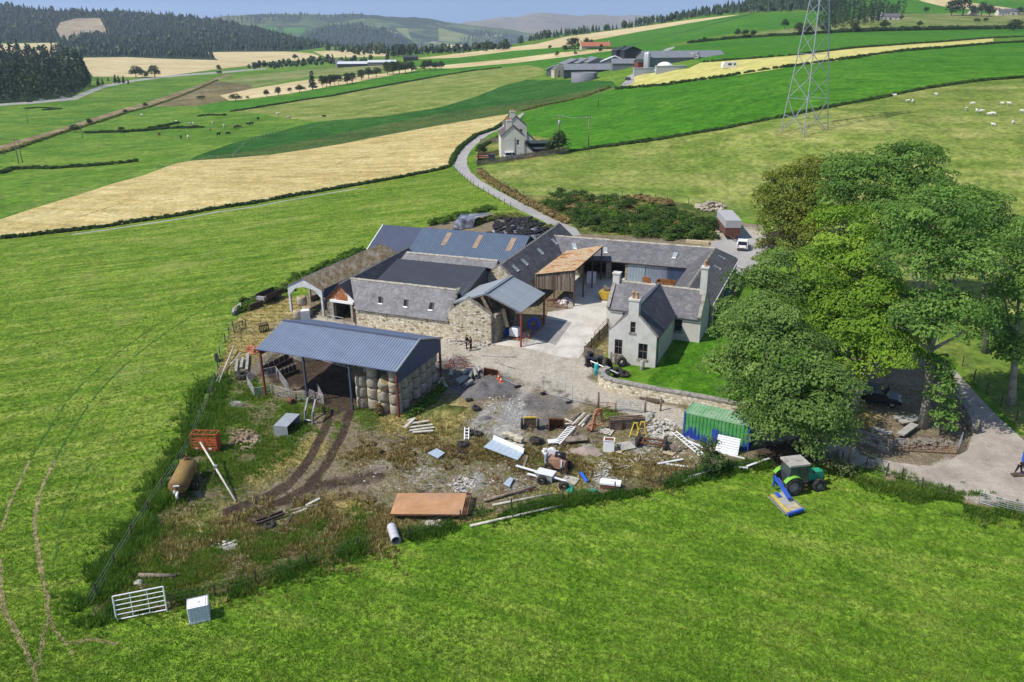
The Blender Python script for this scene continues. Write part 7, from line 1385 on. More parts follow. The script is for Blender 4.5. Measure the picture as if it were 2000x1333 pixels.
rubble('rubble_heap','fallen stones along the foot of the stone gable','stones',905,668,34,90,.1,.28,PALE_ST,1,.3,7); rubble('rubble_heap','pale fallen stones right of the two people','stones',945,672,22,60,.1,.26,PALE_ST,2,.3,6); rubble('rubble_heap','heap of soil clods beside the orange crush','soil',478,860,34,160,.08,.24,BROWN_ST,3,.7,22); rubble('rubble_heap','white broken plaster scattered above the rusty deck','rubble',905,948,26,80,.05,.17,WHITE_ST,4,.1,16); rubble('rubble_heap','white rubble tipped beside the green container','rubble',1292,838,30,150,.06,.24,WHITE_ST,5,.35,20)
rubble('rubble_heap','stones fallen below the rusty deck','stones',848,1025,22,50,.08,.2,PALE_ST,6,.1,8); rubble('tile_heap','heap of broken red tiles near the left fence','tiles',493,684,13,60,.12,.28,TILE,7,.4,9); rubble('rubble_heap','collapsed wall stones at the foot of the tall ash','stones',1808,868,58,110,.08,.30,STONE_GR,8,.4,12); rubble('rubble_heap','grey stones beside the lane near the container','stones',1265,815,12,40,.12,.36,CONC,9,.4,9); rubble('rubble_heap','small white debris strewn over the right of the rough ground','debris',1185,925,60,110,.04,.13,WHITE_ST,10,.05,32); rubble('rubble_heap','small white debris strewn over the middle of the rough ground','debris',990,935,60,80,.04,.12,WHITE_ST,11,.05,34); rubble('rubble_heap','small stones strewn over the lower left rough ground','debris',440,1075,60,60,.05,.16,WHITE_ST,12,.05,22); rubble('rubble_heap','small stones strewn across the left of the rough ground','debris',780,920,90,90,.04,.12,PALE_ST,13,.05,40); rubble('rubble_heap','debris strewn between the lane and the container','debris',1300,880,60,90,.04,.14,WHITE_ST,14,.05,30); rubble('rubble_heap','debris scattered right of the gravel heap','debris',985,790,40,50,.05,.16,WHITE_ST,15,.05,18)
m=MB(); m.blob((0,0,0),(.38,.32,.3),2,.15); single(m,'white_boulder',WHITE_ST,'white boulder lying above the white gate','boulder',at(272,1140),uv=False)
def mound(name,label,cat,u,v,rx,ry,h,mat,seed,rz=0):
 m=MB(); n,k=14,26; m.smooth=True; vs=[(0,0,h)]; b=at(u,v)
 for i in range(1,n+1):
  for j in range(k):
   a=2*math.pi*j/k; r=i/n; q=rotz(rz)@np.array([math.cos(a)*rx*r,math.sin(a)*ry*r,0]); import mathutils
   zz=h*(1-r)**1.15*(1+.5*mathutils.noise.noise((q[0]*.9+seed,q[1]*.9,0)))+.12*mathutils.noise.noise((q[0]*2.5,q[1]*2.5,seed))*(1-r); vs.append((q[0],q[1],zz+pz(b[0]+q[0],b[1]+q[1])-pz(b[0],b[1])-.12*r))
 m.add(vs,[(0,1+j,1+(j+1)%k) for j in range(k)]+[(1+(i-1)*k+j,1+i*k+j,1+i*k+(j+1)%k,1+(i-1)*k+(j+1)%k) for i in range(1,n) for j in range(k)]); return single(m,name,mat,label,cat,b,uv=False)
GRAV=plain('grey_gravel',(.145,.135,.13),.95,0,.35,9,dirt=(.09,.08,.075),dscale=2,bump=1,bscale=30); SAND=plain('pinkish_sand',(.30,.24,.20),.95,0,.2,5,bump=.6,bscale=25)
mound('gravel_heap','grey gravel heap beside the concrete pipes','heap',945,765,3.1,2.0,1.1,GRAV,1,.3); mound('sand_heap','low pinkish sand heap among the scrap','heap',1142,882,2.0,1.1,.6,SAND,2); mound('soil_heap','grassy mound in front of the bale stacks','heap',865,805,3.0,1.3,.8,GORSEFLOOR,3,.3); mound('ash_heap','grey ash heap by the left weeds','heap',462,793,1.3,.7,.3,GRAV,4); mound('soil_heap','dark soil heap beside the orange crush','heap',480,858,2.0,1.2,.7,BROWN_ST,5); mound('ash_heap','dark grey burnt ash heap on the pale patch','heap',948,818,1.0,.7,.35,GRAV,6)
# concrete pipes
for i,(a,b,z,l) in enumerate((((884,728),(879,739),0,'lone concrete pipe left of the main pipe pile'),((864,744),(857,756),0,'concrete pipe at the far left of the pipes'),((866,751),(873,764),.05,'concrete pipe pointing at the camera at the far left'),((920,728),(902,739),.25,'concrete pipe lying on top of the pile'),((910,740),(890,749),0,'darker concrete pipe in the pile with open end'),((915,742),(895,754),.05,'thick concrete pipe in front of the pile'),((921,733),(917,746),.2,'upright tilted pipe in the middle of the pile'),((926,726),(931,741),.1,'smooth pale pipe on the right of the pile'),((934,722),(938,731),.05,'short pipe at the top right of the pile'),((922,750),(907,759),.1,'concrete pipe rolled onto the gravel heap'))):
 p,q=at(*a,.24+z),at(*b,.24+z); m=MB(); m.pipe(p,q,.23,.17); single(m,'concrete_pipe',CONC,l,'pipe',p,world=True)
p,q=at(765,1036,.33),at(774,1064,.33); m=MB(); m.pipe(p,q,.36,.31,18); m.pipe(q*.9+p*.1,q,.38,.3,18); single(m,'plastic_pipe',plain('pale_grey_plastic',(.45,.44,.46),.5,0,.06,3),'wide pale grey pipe section lying below the rusty deck','pipe',p,world=True)
# buckets, cones, decks
def bucket(label,u,v,rz,w=1.7,tilt=0,mat=RUST,s=1.0):
 t=put('loader_bucket',label,'bucket',u,v,rz); t.scale=(s,s,s); m=MB(); pr=[(0,0),(.75,0),(.9,.1)]; P_=lambda x,y,z:(x,y*math.cos(tilt)-z*math.sin(tilt),y*math.sin(tilt)+z*math.cos(tilt)+.05)
 back=[(0,.05),(.10,.55),(-.02,.85)]
 m.add([P_(-w/2,-.75,0),P_(w/2,-.75,0),P_(w/2,0,.05),P_(-w/2,0,.05),P_(-w/2,.12,.5),P_(w/2,.12,.5),P_(w/2,-.05,.95),P_(-w/2,-.05,.95)],[(0,1,2,3),(3,2,5,4),(4,5,6,7)]);
 for s_ in(-1,1):m.slab([P_(s_*w/2,-.75,0),P_(s_*w/2,0,0),P_(s_*w/2,.14,.5),P_(s_*w/2,-.05,.97)],.05,(s_,0,0))
 part(m,'shell',mat,t); m=MB(); m.bar(P_(-w/2,-.78,.02),P_(w/2,-.78,.02),.12,.04); m.bar(P_(-w/2,-.05,.97),P_(w/2,-.05,.97),.1,.08); part(m,'cutting_edge',mat,t); m=MB(); m.bar(P_(0,-.3,.02),P_(0,.1,.6),.05,.1); part(m,'rib',mat,t)
bucket('rusty loader bucket on its side behind the traffic cones',962,733,R(-25),1.7,R(25)); bucket('rusty digger bucket standing open among the scrap',1088,834,R(-8),1.05,R(30),s=1.45)
CONE_O=plain('cone_orange',(.62,.11,.03),.6);
def cone(label,u,v):
 t=put('traffic_cone',label,'cone',u,v); m=MB(); m.box((0,0,.03),(.42,.42,.06)); part(m,'base',CONE_O,t); m=MB(); m.lathe([(.16,.05),(.11,.3)],n=14); m.lathe([(.085,.48),(.03,.78)],n=14); part(m,'body',CONE_O,t); m=MB(); m.lathe([(.113,.3),(.086,.48)],n=14); part(m,'band',WHITE,t)
cone('left of two orange and white cones by the loader bucket',974,741); cone('right of two orange and white cones by the loader bucket',979,747); cone('traffic cone at the foot of the canopy post',1033,661)
for nm,(u,v) in(('left',(1021,838)),):pass
m=None; t=put('old_trailer','two wheeled trailer with yellow beam on end among the scrap','trailer',1035,838,R(-4)); m=MB(); m.box((0,.1,.75),(1.15,.2,.85)); part(m,'body',WOOD_DARK,t); m=MB(); m.bar((-.62,0,1.2),(.62,0,1.25),.12); part(m,'beam',plain('mower_yellow',(.55,.40,.04)),t); wheel(t,(-.78,.1,.5),.52,.22,BLACK,0,axis=(1,0,0)); wheel(t,(.78,.1,.5),.52,.22,BLACK,0,axis=(1,0,0)); m=MB(); m.bar((0,-.1,.5),(-.3,-.7,.0),.06); m.bar((0.05,-.1,.5),(.25,-.7,.0),.06); part(m,'drawbar',RUST,t)
c4=[at(763,1017,.62),at(912,1018,.62),at(921,976,.62),at(777,976,.62)]; t=thing('flatbed_deck','large flat rusty brown steel deck lying near the front fence','trailer deck',at(840,1005),0,world=True); k_=.935; e1_=c4[0]+(c4[1]-c4[0])*k_; e2_=c4[3]+(c4[2]-c4[3])*k_; m=MB(); m.slab([c4[0],e1_,e2_,c4[3]],.07); part(m,'plate',RUST_BRN,t); m=MB()
for a,b in((c4[0],c4[1]),(c4[3],c4[2]),(c4[1],c4[2])):m.bar(a-[0,0,.08],b-[0,0,.08],.09,.14)
for s_ in(.3,.6):m.bar(e1_*(1-s_)+c4[1]*s_-[0,0,.05],e2_*(1-s_)+c4[2]*s_-[0,0,.05],.05,.08)
for s_ in(.25,.65):m.bar(e1_*(1-s_)+e2_*s_-[0,0,.05],c4[1]*(1-s_)+c4[2]*s_-[0,0,.05],.05,.08)
part(m,'frame',RUST,t)
for a in(.12,.5,.85):m=MB(); p=c4[0]*(1-a)+c4[1]*a; q=c4[3]*(1-a)+c4[2]*a; m.bar(p*.85+q*.15-[0,0,.7],p*.85+q*.15-[0,0,.1],.12); m.bar(p*.15+q*.85-[0,0,.7],p*.15+q*.85-[0,0,.1],.12); part(m,'leg',RUST,t)
SHEETB=plain('pale_blue_sheet',(.36,.43,.49),.4,.1,.1,3); SHEETW=plain('white_sheet',(.62,.63,.64)); c4=[at(944,878,.25),at(1011,903,.2),at(1022,890,.25),at(962,864,.3)]; t=thing('metal_sheet','long pale blue metal sheet with white turned up edge','metal sheet',c4[0],0,world=True); m=MB(); corr(m,c4[0],c4[1],c4[2],c4[3],.5,.02); part(m,'sheet',SHEETB,t); m=MB(); m.slab([c4[3],c4[2],c4[2]+[.1,.1,.42],c4[3]+[.1,.1,.42]],.03,(0,1,.1)); part(m,'lip',SHEETW,t)
for cs,l in(([(835,889),(853,880),(869,889),(855,900)],'small square blue white sheet in the dry weeds'),([(983,950),(996,936),(1003,940),(995,956)],'bent grey sheet beside the telegraph poles')):m=MB(); corr(m,*[at(*c,.22) for c in(cs[0],cs[3],cs[2],cs[1])],.3,.02); single(m,'metal_sheet',SHEETB,l,'metal sheet',at(*cs[0]),world=True)
rng=random.Random(3)
for i,(u,v,z,l) in enumerate(((984,868,0,'left bottom pale stone block of the stack'),(999,872,0,'middle bottom pale stone block of the stack'),(1014,876,0,'right bottom pale stone block of the stack'),(990,858,.3,'top left pale stone block of the stack'),(1003,862,.3,'top middle pale stone block of the stack'),(1013,867,.3,'top right pale stone block of the stack'),(993,852,0,'pale stone block at the back of the stack'))):m=MB(); m.box((0,0,.17+z),(.85,.5,.32),rng.uniform(-.6,.2)); single(m,'stone_block',plain('cream_stone',(.46,.42,.31),.9,0,.25,3),l,'stone block',at(u,v))
beam('telegraph_pole','grey telegraph pole lying above the field edge','pole',(944,981),(1046,956),.28,.28,WOOD_GREY,0,.1,True); beam('telegraph_pole','thinner pale pole lying below the telegraph pole','pole',(962,989),(1078,967),.2,.2,WOOD_BOARD,0,0,True); beam('wooden_pole','long pale log along the field edge right of the rusty deck','pole',(918,1030),(1110,987),.22,.22,WOOD_BOARD,0,0,True); beam('wooden_pole','mossy log lying above the white gate','pole',(272,1128),(346,1129),.36,.36,WOOD_GREY,0,0,True)
# pallets, boards
def pallet(label,u,v,rz,tilt=0,mat=WOOD_BOARD,z=0,w=1.2,d=1.0,n=6):
 t=put('pallet',label,'pallet',u,v,rz,h=z); t.rotation_euler.x=tilt; m=MB()
 for i in range(n):m.box((0,-d/2+d*(i+.5)/n,.135),(w,d/n*.68,.025))
 part(m,'deck_boards',mat,t); m=MB()
 for x in(-w/2+.06,0,w/2-.06):m.box((x,0,.06),(.09,d,.11))
 part(m,'bearers',WOOD_GREY,t)
pallet('grey pallet lying in the weeds left of the pale sheet',742,919,R(5),.25,WOOD_GREY); pallet('white slatted pallet above the chest freezer',1184,845,R(-30),.1,WOOD_BOARD,0,1.3,1.0,4); pallet('grey slatted pallet right of the chest freezer',1222,876,R(22),.12,WOOD_BOARD,.15,1.4,1.2,9); pallet('yellowish pallet boards below the slatted pallet',1206,882,R(-35),.05,WOOD_PALE,0,1.0,.8,4); pallet('pallet lying in the grass beside the blue cylinder',1114,940,R(-28),.05,WOOD_BOARD,0,1.3,1.1,8); pallet('grey pallet left of the white ladder',1322,877,R(35),.15,WOOD_GREY,.1,1.3,1.1,7); pallet('pallet under the white conveyor track',1120,846,R(70),.1,WOOD_GREY,0,1.2,.8,6); pallet('cream boards lying below the axle',1305,888,R(-30),0,WOOD_PALE,0,1.0,.5,3); pallet('reddish pallet under the white tote',1006,662,R(-23),0,plain('red_wood',(.30,.12,.06),.85),0,1.3,1.1,5)
for i,(a,b,z) in enumerate((((1118,832),(1142,808),.1),((1124,833),(1146,810),.2),((1130,834),(1150,812),.1),((1112,826),(1134,810),.3),((1136,835),(1152,816),.05),((1140,830),(1153,812),.25),((1096,832),(1126,828),.1),((1094,838),(1124,836),.15),((1102,824),(1118,829),.3))):beam('plank',('plank in the loose pile beside the digger bucket'),'plank',a,b,.2,.08,WOOD_BOARD if i%2==0 else WOOD_GREY,z,z*.6,group='planks beside the digger bucket')
for i,(a,b) in enumerate((((798,838),(845,832)),((800,845),(848,838)),((802,832),(838,826)),((806,850),(846,846)),((797,828),(812,822)),((790,843),(810,823)))):beam('plank','bleached board in the heap below the bale stacks','plank',a,b,.3,.07,WOOD_BOARD,.12+.05*i,.1+.04*i,group='bleached boards below the bales')
for i,(a,b,m_) in enumerate((((565,1000),(622,990),WOOD_GREY),((568,1008),(600,998),WOOD_BOARD),((556,1030),(572,1008),WOOD_DARK),((598,990),(625,978),WOOD_BOARD))):beam('plank',('upper grey plank right of the rusty harrow','pale short plank right of the rusty harrow','dark plank beside the flat grey tyre','pale plank end pointing up right of the harrow')[i],'plank',a,b,.25,.1,m_,.05,.15)
# long white boards, frame trailer, gutters
for a,b,z,l in(((1008,920),(1068,938),.5,'long white board running down from the dumper'),((1066,937),(1106,950),.45,'white frame beam above the wheel'),((1030,932),(1052,938),.3,'short white board left of the white box'),((1284,909),(1334,900),.1,'white gutter lying alone in the dry weeds'),((1300,908),(1345,914),.05,'thin brown board below the white gutter'),((1333,944),(1368,931),.1,'white gutter bundle at the field edge'),((1345,936),(1392,922),.15,'second white gutter at the field edge'),((1432,916),(1460,918),.15,'bent white gutter left of the tractor'),((1458,916),(1502,900),.2,'long white gutter pointing at the tractor'),((1409,886),(1455,898),.05,'white strip lying below the leaning sheet'),((1030,895),(1022,918),.2,'grey stake beside the dumper'),((1344,864),(1376,878),.1,'white board at the foot of the container')):beam('white_board',l,'board',a,b,.22,.07,SHEETW if 'white' in l else WOOD_GREY,z,z)
t=put('metal_box','white topped box lying beside the frame wheels','box',1066,936,R(-25)); m=MB(); m.box((0,0,.35),(1.5,.9,.6)); part(m,'body',GALV2,t); m=MB(); m.box((0,0,.68),(1.6,1.0,.05)); part(m,'lid',SHEETW,t)
tyre_on('wheel of the white frame near its middle',1058,946,.42,.15,(.3,1,.1),.4); tyre_on('wheel at the right end of the white frame',1101,958,.42,.15,(.3,1,.1),.4)
def ladder(label,a,b,w,n,mat,za=.1,zb=.1,rung=None):
 p,q=at(*a,za),at(*b,zb); t=thing('ladder',label,'ladder',p,0,world=True); d=q-p; s_=np.cross(d,(0,0,1)); s_/=np.linalg.norm(s_); m=MB(); m.bar(p-s_*w/2,q-s_*w/2,.08,.06); m.bar(p+s_*w/2,q+s_*w/2,.08,.06); part(m,'rail',mat,t); m=MB()
 for i in range(n):c=p+d*(i+.5)/n; m.bar(c-s_*w/2,c+s_*w/2,.09,.05)
 part(m,'rungs',rung or mat,t)
ladder('white double rail ladder lying towards the container',(1316,850),(1373,893),.5,11,WHITE,.35,.1); ladder('black and white conveyor track lying among the scrap',(1087,876),(1118,839),.6,11,WHITE,.5,.35); ladder('wooden ladder leaning by the boarded lean-to',(1053,575),(1054,566),.4,9,WOOD_GREY,0,1.8); ladder('small white ladder frame beside the black tyres',(911,861),(912,846),.4,4,WHITE,.1,.6)
beam('plywood_board','grey plywood board propped above the sand heap','board',(1104,866),(1146,862),1.0,.05,WOOD_GREY,.35,.35); beam('white_sheeting','white panel lying left of the conveyor track','board',(1070,868),(1090,866),.7,.1,SHEETW,.2,.2)
# dumper, freezers, axle, trestle, auger, cylinder
t=put('old_dumper','rusty old dumper with white panels and black drum','dumper',1090,918,R(-22)); m=MB(); m.prism([(-.9,0,.35),(.75,0,.35),(.75,0,1.0),(.1,0,1.25),(-.9,0,1.15)],(0,-.45,0),(0,.45,0)); part(m,'body',plain('pale_rust',(.30,.17,.11),.85,0,.35,2),t); m=MB(); m.box((.45,-.5,.75),(.12,.06,1.1)); m.box((-1.0,-.2,1.2),(.06,.9,.8)); m.box((-.6,.5,1.3),(.9,.06,.6)); part(m,'panel',SHEETW,t); m=MB(); m.tube([(-.3,.2,1.35),(.55,.2,1.35)],.3,14); part(m,'drum',BLACKP,t)
for x,y in((-.7,-.55),(.75,-.6),(-.7,.55),(.8,.5)):wheel(t,(x,y,.38),.4,.24,RUST,.03)
WHITE_B=plain('dull_white_plastic',(.60,.59,.56),.6,0,.1,4); rubble('plastic_bag_heap','white plastic sacks piled behind the dumper','sacks',1075,886,14,14,.22,.4,WHITE_B,21,.4,9)
t=put('chest_freezer','upright white freezer cabinet with rusty open top','freezer',1189,881,R(-12)); m=MB(); m.box((0,0,.6),(1.0,.65,1.15)); part(m,'cabinet',WHITE,t); m=MB(); m.box((0,0,1.19),(.8,.5,.04)); part(m,'rusty_top',RUST,t); m=MB(); m.bar((-.52,-.34,1.19),(.52,-.34,1.19),.05); m.bar((-.52,.34,1.19),(.52,.34,1.19),.05); part(m,'rim',WHITE,t)
t=put('chest_freezer','white chest freezer lying on its side near the front fence','freezer',1192,953,R(-14)); m=MB(); m.box((0,0,.22),(1.65,.7,.44)); part(m,'base',RUST,t); m=MB(); m.box((0,0,.52),(1.75,.8,.16)); part(m,'lid',WHITE,t)
t=put('axle_frame','rusty vehicle axle frame with four black tyres','axle',1272,876,R(-15)); m=MB(); m.bar((-1.3,0,.45),(1.1,0,.45),.12); m.bar((-1.2,.9,.5),(1.1,.8,.5),.12); m.bar((-.8,0,.45),(-.8,.9,.5),.1); m.bar((.6,0,.45),(.6,.9,.5),.1); part(m,'frame',RUST,t)
for x,y in((-1.35,.05),(-1.2,1.0),(1.15,0),(1.2,.9)):wheel(t,(x,y,.45),.46,.24,RUST,.04,axis=(1,.25,0))
YEL=plain('mower_yellow',(.55,.40,.04))
for u,v,l in((1240,852,'left of two yellow steel trestles'),(1254,850,'right of two yellow steel trestles')):t=put('trestle',l,'trestle',u,v,R(-15)); t.scale=(1.3,1.3,1.3); m=MB(); [m.bar((x,y,0),(x*.3,0,1.05),.06) for x in(-.35,.35) for y in(-.35,.35)]; m.bar((-.25,-.3,.3),(.25,-.3,.3),.05); m.bar((-.25,.3,.3),(.25,.3,.3),.05); part(m,'legs',YEL,t); m=MB(); m.bar((-.15,0,1.05),(.15,0,1.05),.08); part(m,'top_bar',YEL,t)
OR2=plain('faded_orange',(.42,.17,.08),.8,0,.3,3); t=put('post_hole_borer','faded orange boom and ram scrap standing by the timber hurdles','machine',1168,840,R(20)); t.scale=(1.25,1.25,1.25); m=MB(); m.bar((-.5,0,0),(-.3,0,1.4),.16); m.bar((-.3,0,1.4),(.2,0,1.75),.14); m.bar((.2,0,1.75),(.3,0,.6),.12); m.bar((.3,0,.6),(.9,.1,.75),.12); m.bar((-.5,0,.3),(.3,-.2,.6),.1); m.ring((-.6,-.1,.4),.35,.06,(0,1,.2),18,6); m.ring((0,.05,1.5),.28,.05,(0,1,.2),18,6); part(m,'boom',OR2,t)
p,rz,L,dz=seg((1192,842),(1258,836)); t=thing('timber_hurdles','stack of grey timber hurdles in a rusty frame','hurdles',p,rz);
for k in range(3):m=MB(); [m.bar((0,k*.35,.12+i*.19),(L,k*.35,.12+i*.19),.10,.13) for i in range(6)]; part(m,'timber_hurdle',WOOD_GREY,t)
m=MB(); [m.bar((x,-.1,0),(x,-.1,1.3),.07) for x in(0,L*.33,L*.66,L)]; m.bar((0,-.1,1.3),(L,-.1,1.3),.06); part(m,'frame',RUST,t)
p,q=at(1134,926,.16),at(1147,945,.16); m=MB(); m.tube([p,p*.93+q*.07,p*.07+q*.93,q],[.08,.15,.15,.09],12); single(m,'gas_cylinder',plain('bright_blue',(.02,.10,.50),.45),'bright blue gas cylinder lying in the dry grass','cylinder',p,world=True)
GT=plain('green_tarpaulin',(.02,.22,.13),.6,0,.25,3)
for u,v,s_,l in((1113,958,(.35,.6,.22),'green tarpaulin crumpled at the end of the white frame'),(1157,962,(.45,.25,.18),'small green tarpaulin scrap left of the lying freezer')):m=MB(); m.blob((0,0,s_[2]*.6),s_,3,.35,2.2,4); single(m,'tarpaulin',GT,l,'tarpaulin',at(u,v),uv=False)
# scrap heaps of thin iron
def scrap(name,label,u,v,ru,n,ln,mat,seed,hz_=.7,kind=None):
 rng=np.random.default_rng(seed); m=MB(); b=at(u,v)
 for i in range(n):a=rng.uniform(0,6.3); q=at(u+ru*rng.uniform(-1,1),v+ru*.35*rng.uniform(-1,1),rng.uniform(.05,hz_)); d=np.array([math.cos(a),math.sin(a)*.8,rng.uniform(-.5,.5)])*ln*rng.uniform(.4,1); m.bar(q-d/2,q+d/2,.045)
 return single(m,name,mat,label,'scrap',b,world=True,kind=kind)
scrap('rusty_harrows','tangle of red rusty harrow frames beside the hay barn',890,716,34,70,1.3,plain('red_rust',(.22,.065,.035),.8,0,.4,3),31); scrap('scrap_iron','dark scrap iron below the yellow trestles',1256,868,10,16,.9,RUST,32,.4)
for u,v,ru,n,ln,mt,sd,l in((1140,850,50,40,1.0,WOOD_GREY,41,'grey broken timber strewn between the buckets and the conveyor'),(1310,868,44,34,1.1,WOOD_BOARD,42,'pale broken timber strewn beside the container'),(1060,925,60,34,.9,WOOD_GREY,43,'grey broken timber strewn round the dumper'),(1000,950,50,24,.8,RUST,44,'rusty bits of iron strewn above the telegraph poles'),(1210,905,60,30,.9,WOOD_BOARD,45,'pale sticks strewn in the dry weeds above the front fence'),(780,850,70,22,.8,WOOD_GREY,46,'grey sticks strewn below the bale stacks'),(470,650,34,30,.9,WOOD_GREY,47,'grey sticks strewn on the straw at the left edge'),(880,960,70,22,.7,WOOD_DARK,48,'dark sticks strewn above the rusty deck')):scrap('broken_timber',l,u,v,ru,n,ln,mt,sd,.22,'stuff')
t=put('harrow','rusty timber framed harrow lying in the lower rough ground','harrow',524,1018,R(38)); m=MB(); [m.bar((-1.1,y,.35),(1.3,y,.35),.14,.2) for y in(-.35,.1)]; m.bar((-1.0,-.4,.45),(-1.3,.9,.35),.1); m.bar((.1,-.3,.5),(-.9,1.2,.3),.1); m.bar((-.2,.1,.4),(-.2,1.0,.9),.08); m.bar((-.2,1.0,.9),(.6,.1,.4),.07); part(m,'frame',WOOD_DARK,t); m=MB(); [m.bar((-1+i*.35,-.35,.3),(-1+i*.35,-.35,0),.04) for i in range(7)]; part(m,'tines',RUST,t)
# ------------------------------------------------------------------ tanks, bins, things round the house and the canopy
PINKW=plain('pale_cage',(.62,.62,.62),.5,.2,.1,5); TOTE=plain('white_tote',(.76,.77,.78),.45,0,.06,3)
def tote(name,label,u,v,rz,cage=True,z=0,s=1.0):
 t=put(name,label,'tank',u,v,rz,h=z); t.scale=(s,)*3; m=MB(); m.box((0,0,.64),(1.12,.94,1.0)); m.box((0,0,1.15),(.9,.75,.06)); part(m,'tank',TOTE,t); m=MB(); m.tube([(0,0,1.15),(0,0,1.24)],.11,12); part(m,'cap',WHITE,t)
 if cage:
  m=MB()
  for z_ in(.2,.4,.6,.8,1.0,1.16):
   for y in(-.5,.5):m.bar((-.6,y,z_),(.6,y,z_),.022)
   for x in(-.6,.6):m.bar((x,-.5,z_),(x,.5,z_),.022)
  for x in np.linspace(-.6,.6,7):m.bar((x,-.5,.1),(x,-.5,1.16),.022); m.bar((x,.5,.1),(x,.5,1.16),.022)
  for y in(-.25,.0,.25):m.bar((-.6,y,.1),(-.6,y,1.16),.022); m.bar((.6,y,.1),(.6,y,1.16),.022)
  part(m,'cage',PINKW,t); m=MB(); m.box((0,0,.07),(1.2,1.0,.13)); part(m,'base',WOOD_GREY if z else WHITE,t)
tote('tote_tank','white caged water tote standing on the grass by the white gate',391,1207,R(20),True,0,1.12); tote('tote_tank','white tank with blue lettering on a pallet under the canopy',1006,660,R(-23),False,.18); tote('tote_tank','white tote lying under the mossy roofed barn',597,622,R(15),True)
t=put('bulk_bag','white bulk bag in the shade of the rusty lean-to','bag',1155,552,R(-10)); m=MB(); m.box((0,0,.75),(1.3,1.2,1.5)); part(m,'bag',TOTE,t)
def barrel(label,u,v,h,r,mat,cap=None,z=0):
 t=put('barrel',label,'barrel',u,v,0,h=z); m=MB(); m.lathe([(r*.95,0),(r,.05),(r,h*.33),(r*1.04,h*.35),(r,h*.37),(r,h*.93),(r*.85,h),(.01,h)],n=18); part(m,'drum',mat,t); m=MB(); m.disc((0,0,h+.02),r*.5,n=14,th=.05); part(m,'cap',cap or mat,t)
barrel('teal gas barrel at the end of the garden wall',1165,731,1.25,.27,plain('teal_paint',(.02,.30,.30),.5),WHITE); barrel('blue barrel under the canopy left of the white tank',988,654,.75,.36,plain('barrel_blue',(.02,.08,.42),.4)); barrel('short grey stone pillar in front of the farmhouse gable',1254,722,1.05,.25,CONC)
def wheelie(label,u,v,rz,z=0,tip=0):
 t=put('wheelie_bin',label,'bin',u,v,rz,h=z); t.rotation_euler.x=tip; m=MB(); m.add([(x*k,y*k,z_) for z_,k in((.05,.8),(1.0,1)) for x,y in((-.29,-.33),(.29,-.33),(.29,.33),(-.29,.33))],[(3,2,1,0),(4,5,6,7),(0,1,5,4),(1,2,6,5),(2,3,7,6),(3,0,4,7)]); part(m,'body',BLACKP,t); m=MB(); m.box((0,0,1.05),(.62,.72,.08)); m.bar((-.25,.38,1.0),(.25,.38,1.0),.05); part(m,'lid',BLACKP,t)
 for s_ in(-1,1):m=MB(); m.ring((s_*.27,.3,.1),.07,.035,(1,0,0),12,6); part(m,'wheel',BLACK,t)
for a in(('front left of the black wheelie bins by the garden wall',1148,716,.2),('front middle of the black wheelie bins by the garden wall',1160,718,.1),('front right of the black wheelie bins by the garden wall',1172,715,-.1),('black wheelie bin standing behind the others at the picket fence',1152,706,.3)):wheelie(a[0],a[1],a[2],a[3])
tyre_on('largest tractor tyre leaning on the garden wall',1186,726,.78,.26,(.8,-.45,.35),.72,.08); tyre_on('tyre flat on top of the wall end pile',1206,733,.6,.22,(.1,-.3,1),.4,.08); tyre_on('tyre leaning against the farmhouse gable',1214,716,.55,.2,(.25,-1,.25),.55,.08); tyre_on('tyre at the right end of the wall end pile',1219,735,.55,.2,(.2,-.3,1),.25,.08)
beam('white_board','white plastic pole lying along the garden wall top','pole',(1153,726),(1207,746),.12,.12,WHITE,1.2,.9,True); beam('sleeper','upper old sleeper lying below the garden wall','timber',(1254,776),(1296,786),.3,.25,WOOD_GREY); beam('sleeper','lower old sleeper lying below the garden wall','timber',(1250,780),(1286,789),.3,.22,WOOD_DARK)
def stone_wall(label,line,h,th=.5,mat=STONE_GREY,cop=True,rag=0):
 L=[at(*p) for p in line]; t=thing('stone_wall',label,'wall',L[0],0,world=True); m=MB(); c=MB(); rr=random.Random(5); k=[]
 for a,b in zip(L,L[1:]):
  n=max(1,int(np.linalg.norm(b-a)/.8)); k+=[a+(b-a)*i/n for i in range(n)]
 k.append(L[-1]); hs=[h+rr.uniform(-rag,rag) for _ in k]; N=[]
 for i,p in enumerate(k):d=k[min(i+1,len(k)-1)]-k[max(i-1,0)]; d[2]=0; d/=np.linalg.norm(d); N.append(np.array([-d[1],d[0],0])*th/2)
 vs=[]
 for p,n_,hh in zip(k,N,hs):vs+=[p-n_*1.1-[0,0,.3],p-n_+[0,0,hh],p+n_+[0,0,hh],p+n_*1.1-[0,0,.3]]
 e=len(k); m.add(vs,[(4*i+j,4*i+4+j,4*i+5+j,4*i+1+j) for i in range(e-1) for j in range(3)]+[(0,1,2,3),(4*e-1,4*e-2,4*e-3,4*e-4)]); part(m,'wall',mat,t)
 if cop:
  for i in range(e-1):c.bar(k[i]+[0,0,hs[i]+.07],(k[i]*.03+k[i+1]*.97)+[0,0,hs[i+1]+.07],th*1.25,.16)
  part(c,'coping',COPING,t)
stone_wall('curved pale stone garden wall with grey coping in front of the lawn',[(1188,738),(1176,742),(1173,749),(1180,757),(1196,763),(1230,770),(1280,780),(1330,789),(1380,798),(1430,808),(1500,822),(1560,836)],1.15,.6,STONE); stone_wall('broken rubble wall under the trees along the road',[(1648,858),(1680,864),(1710,872),(1738,884)],1.0,.5,STONE_GREY,False,.2); stone_wall('short rubble wall beside the road right of the tall ash',[(1866,786),(1882,806),(1893,826),(1903,846)],.9,.55,STONE_GREY,False,.2)
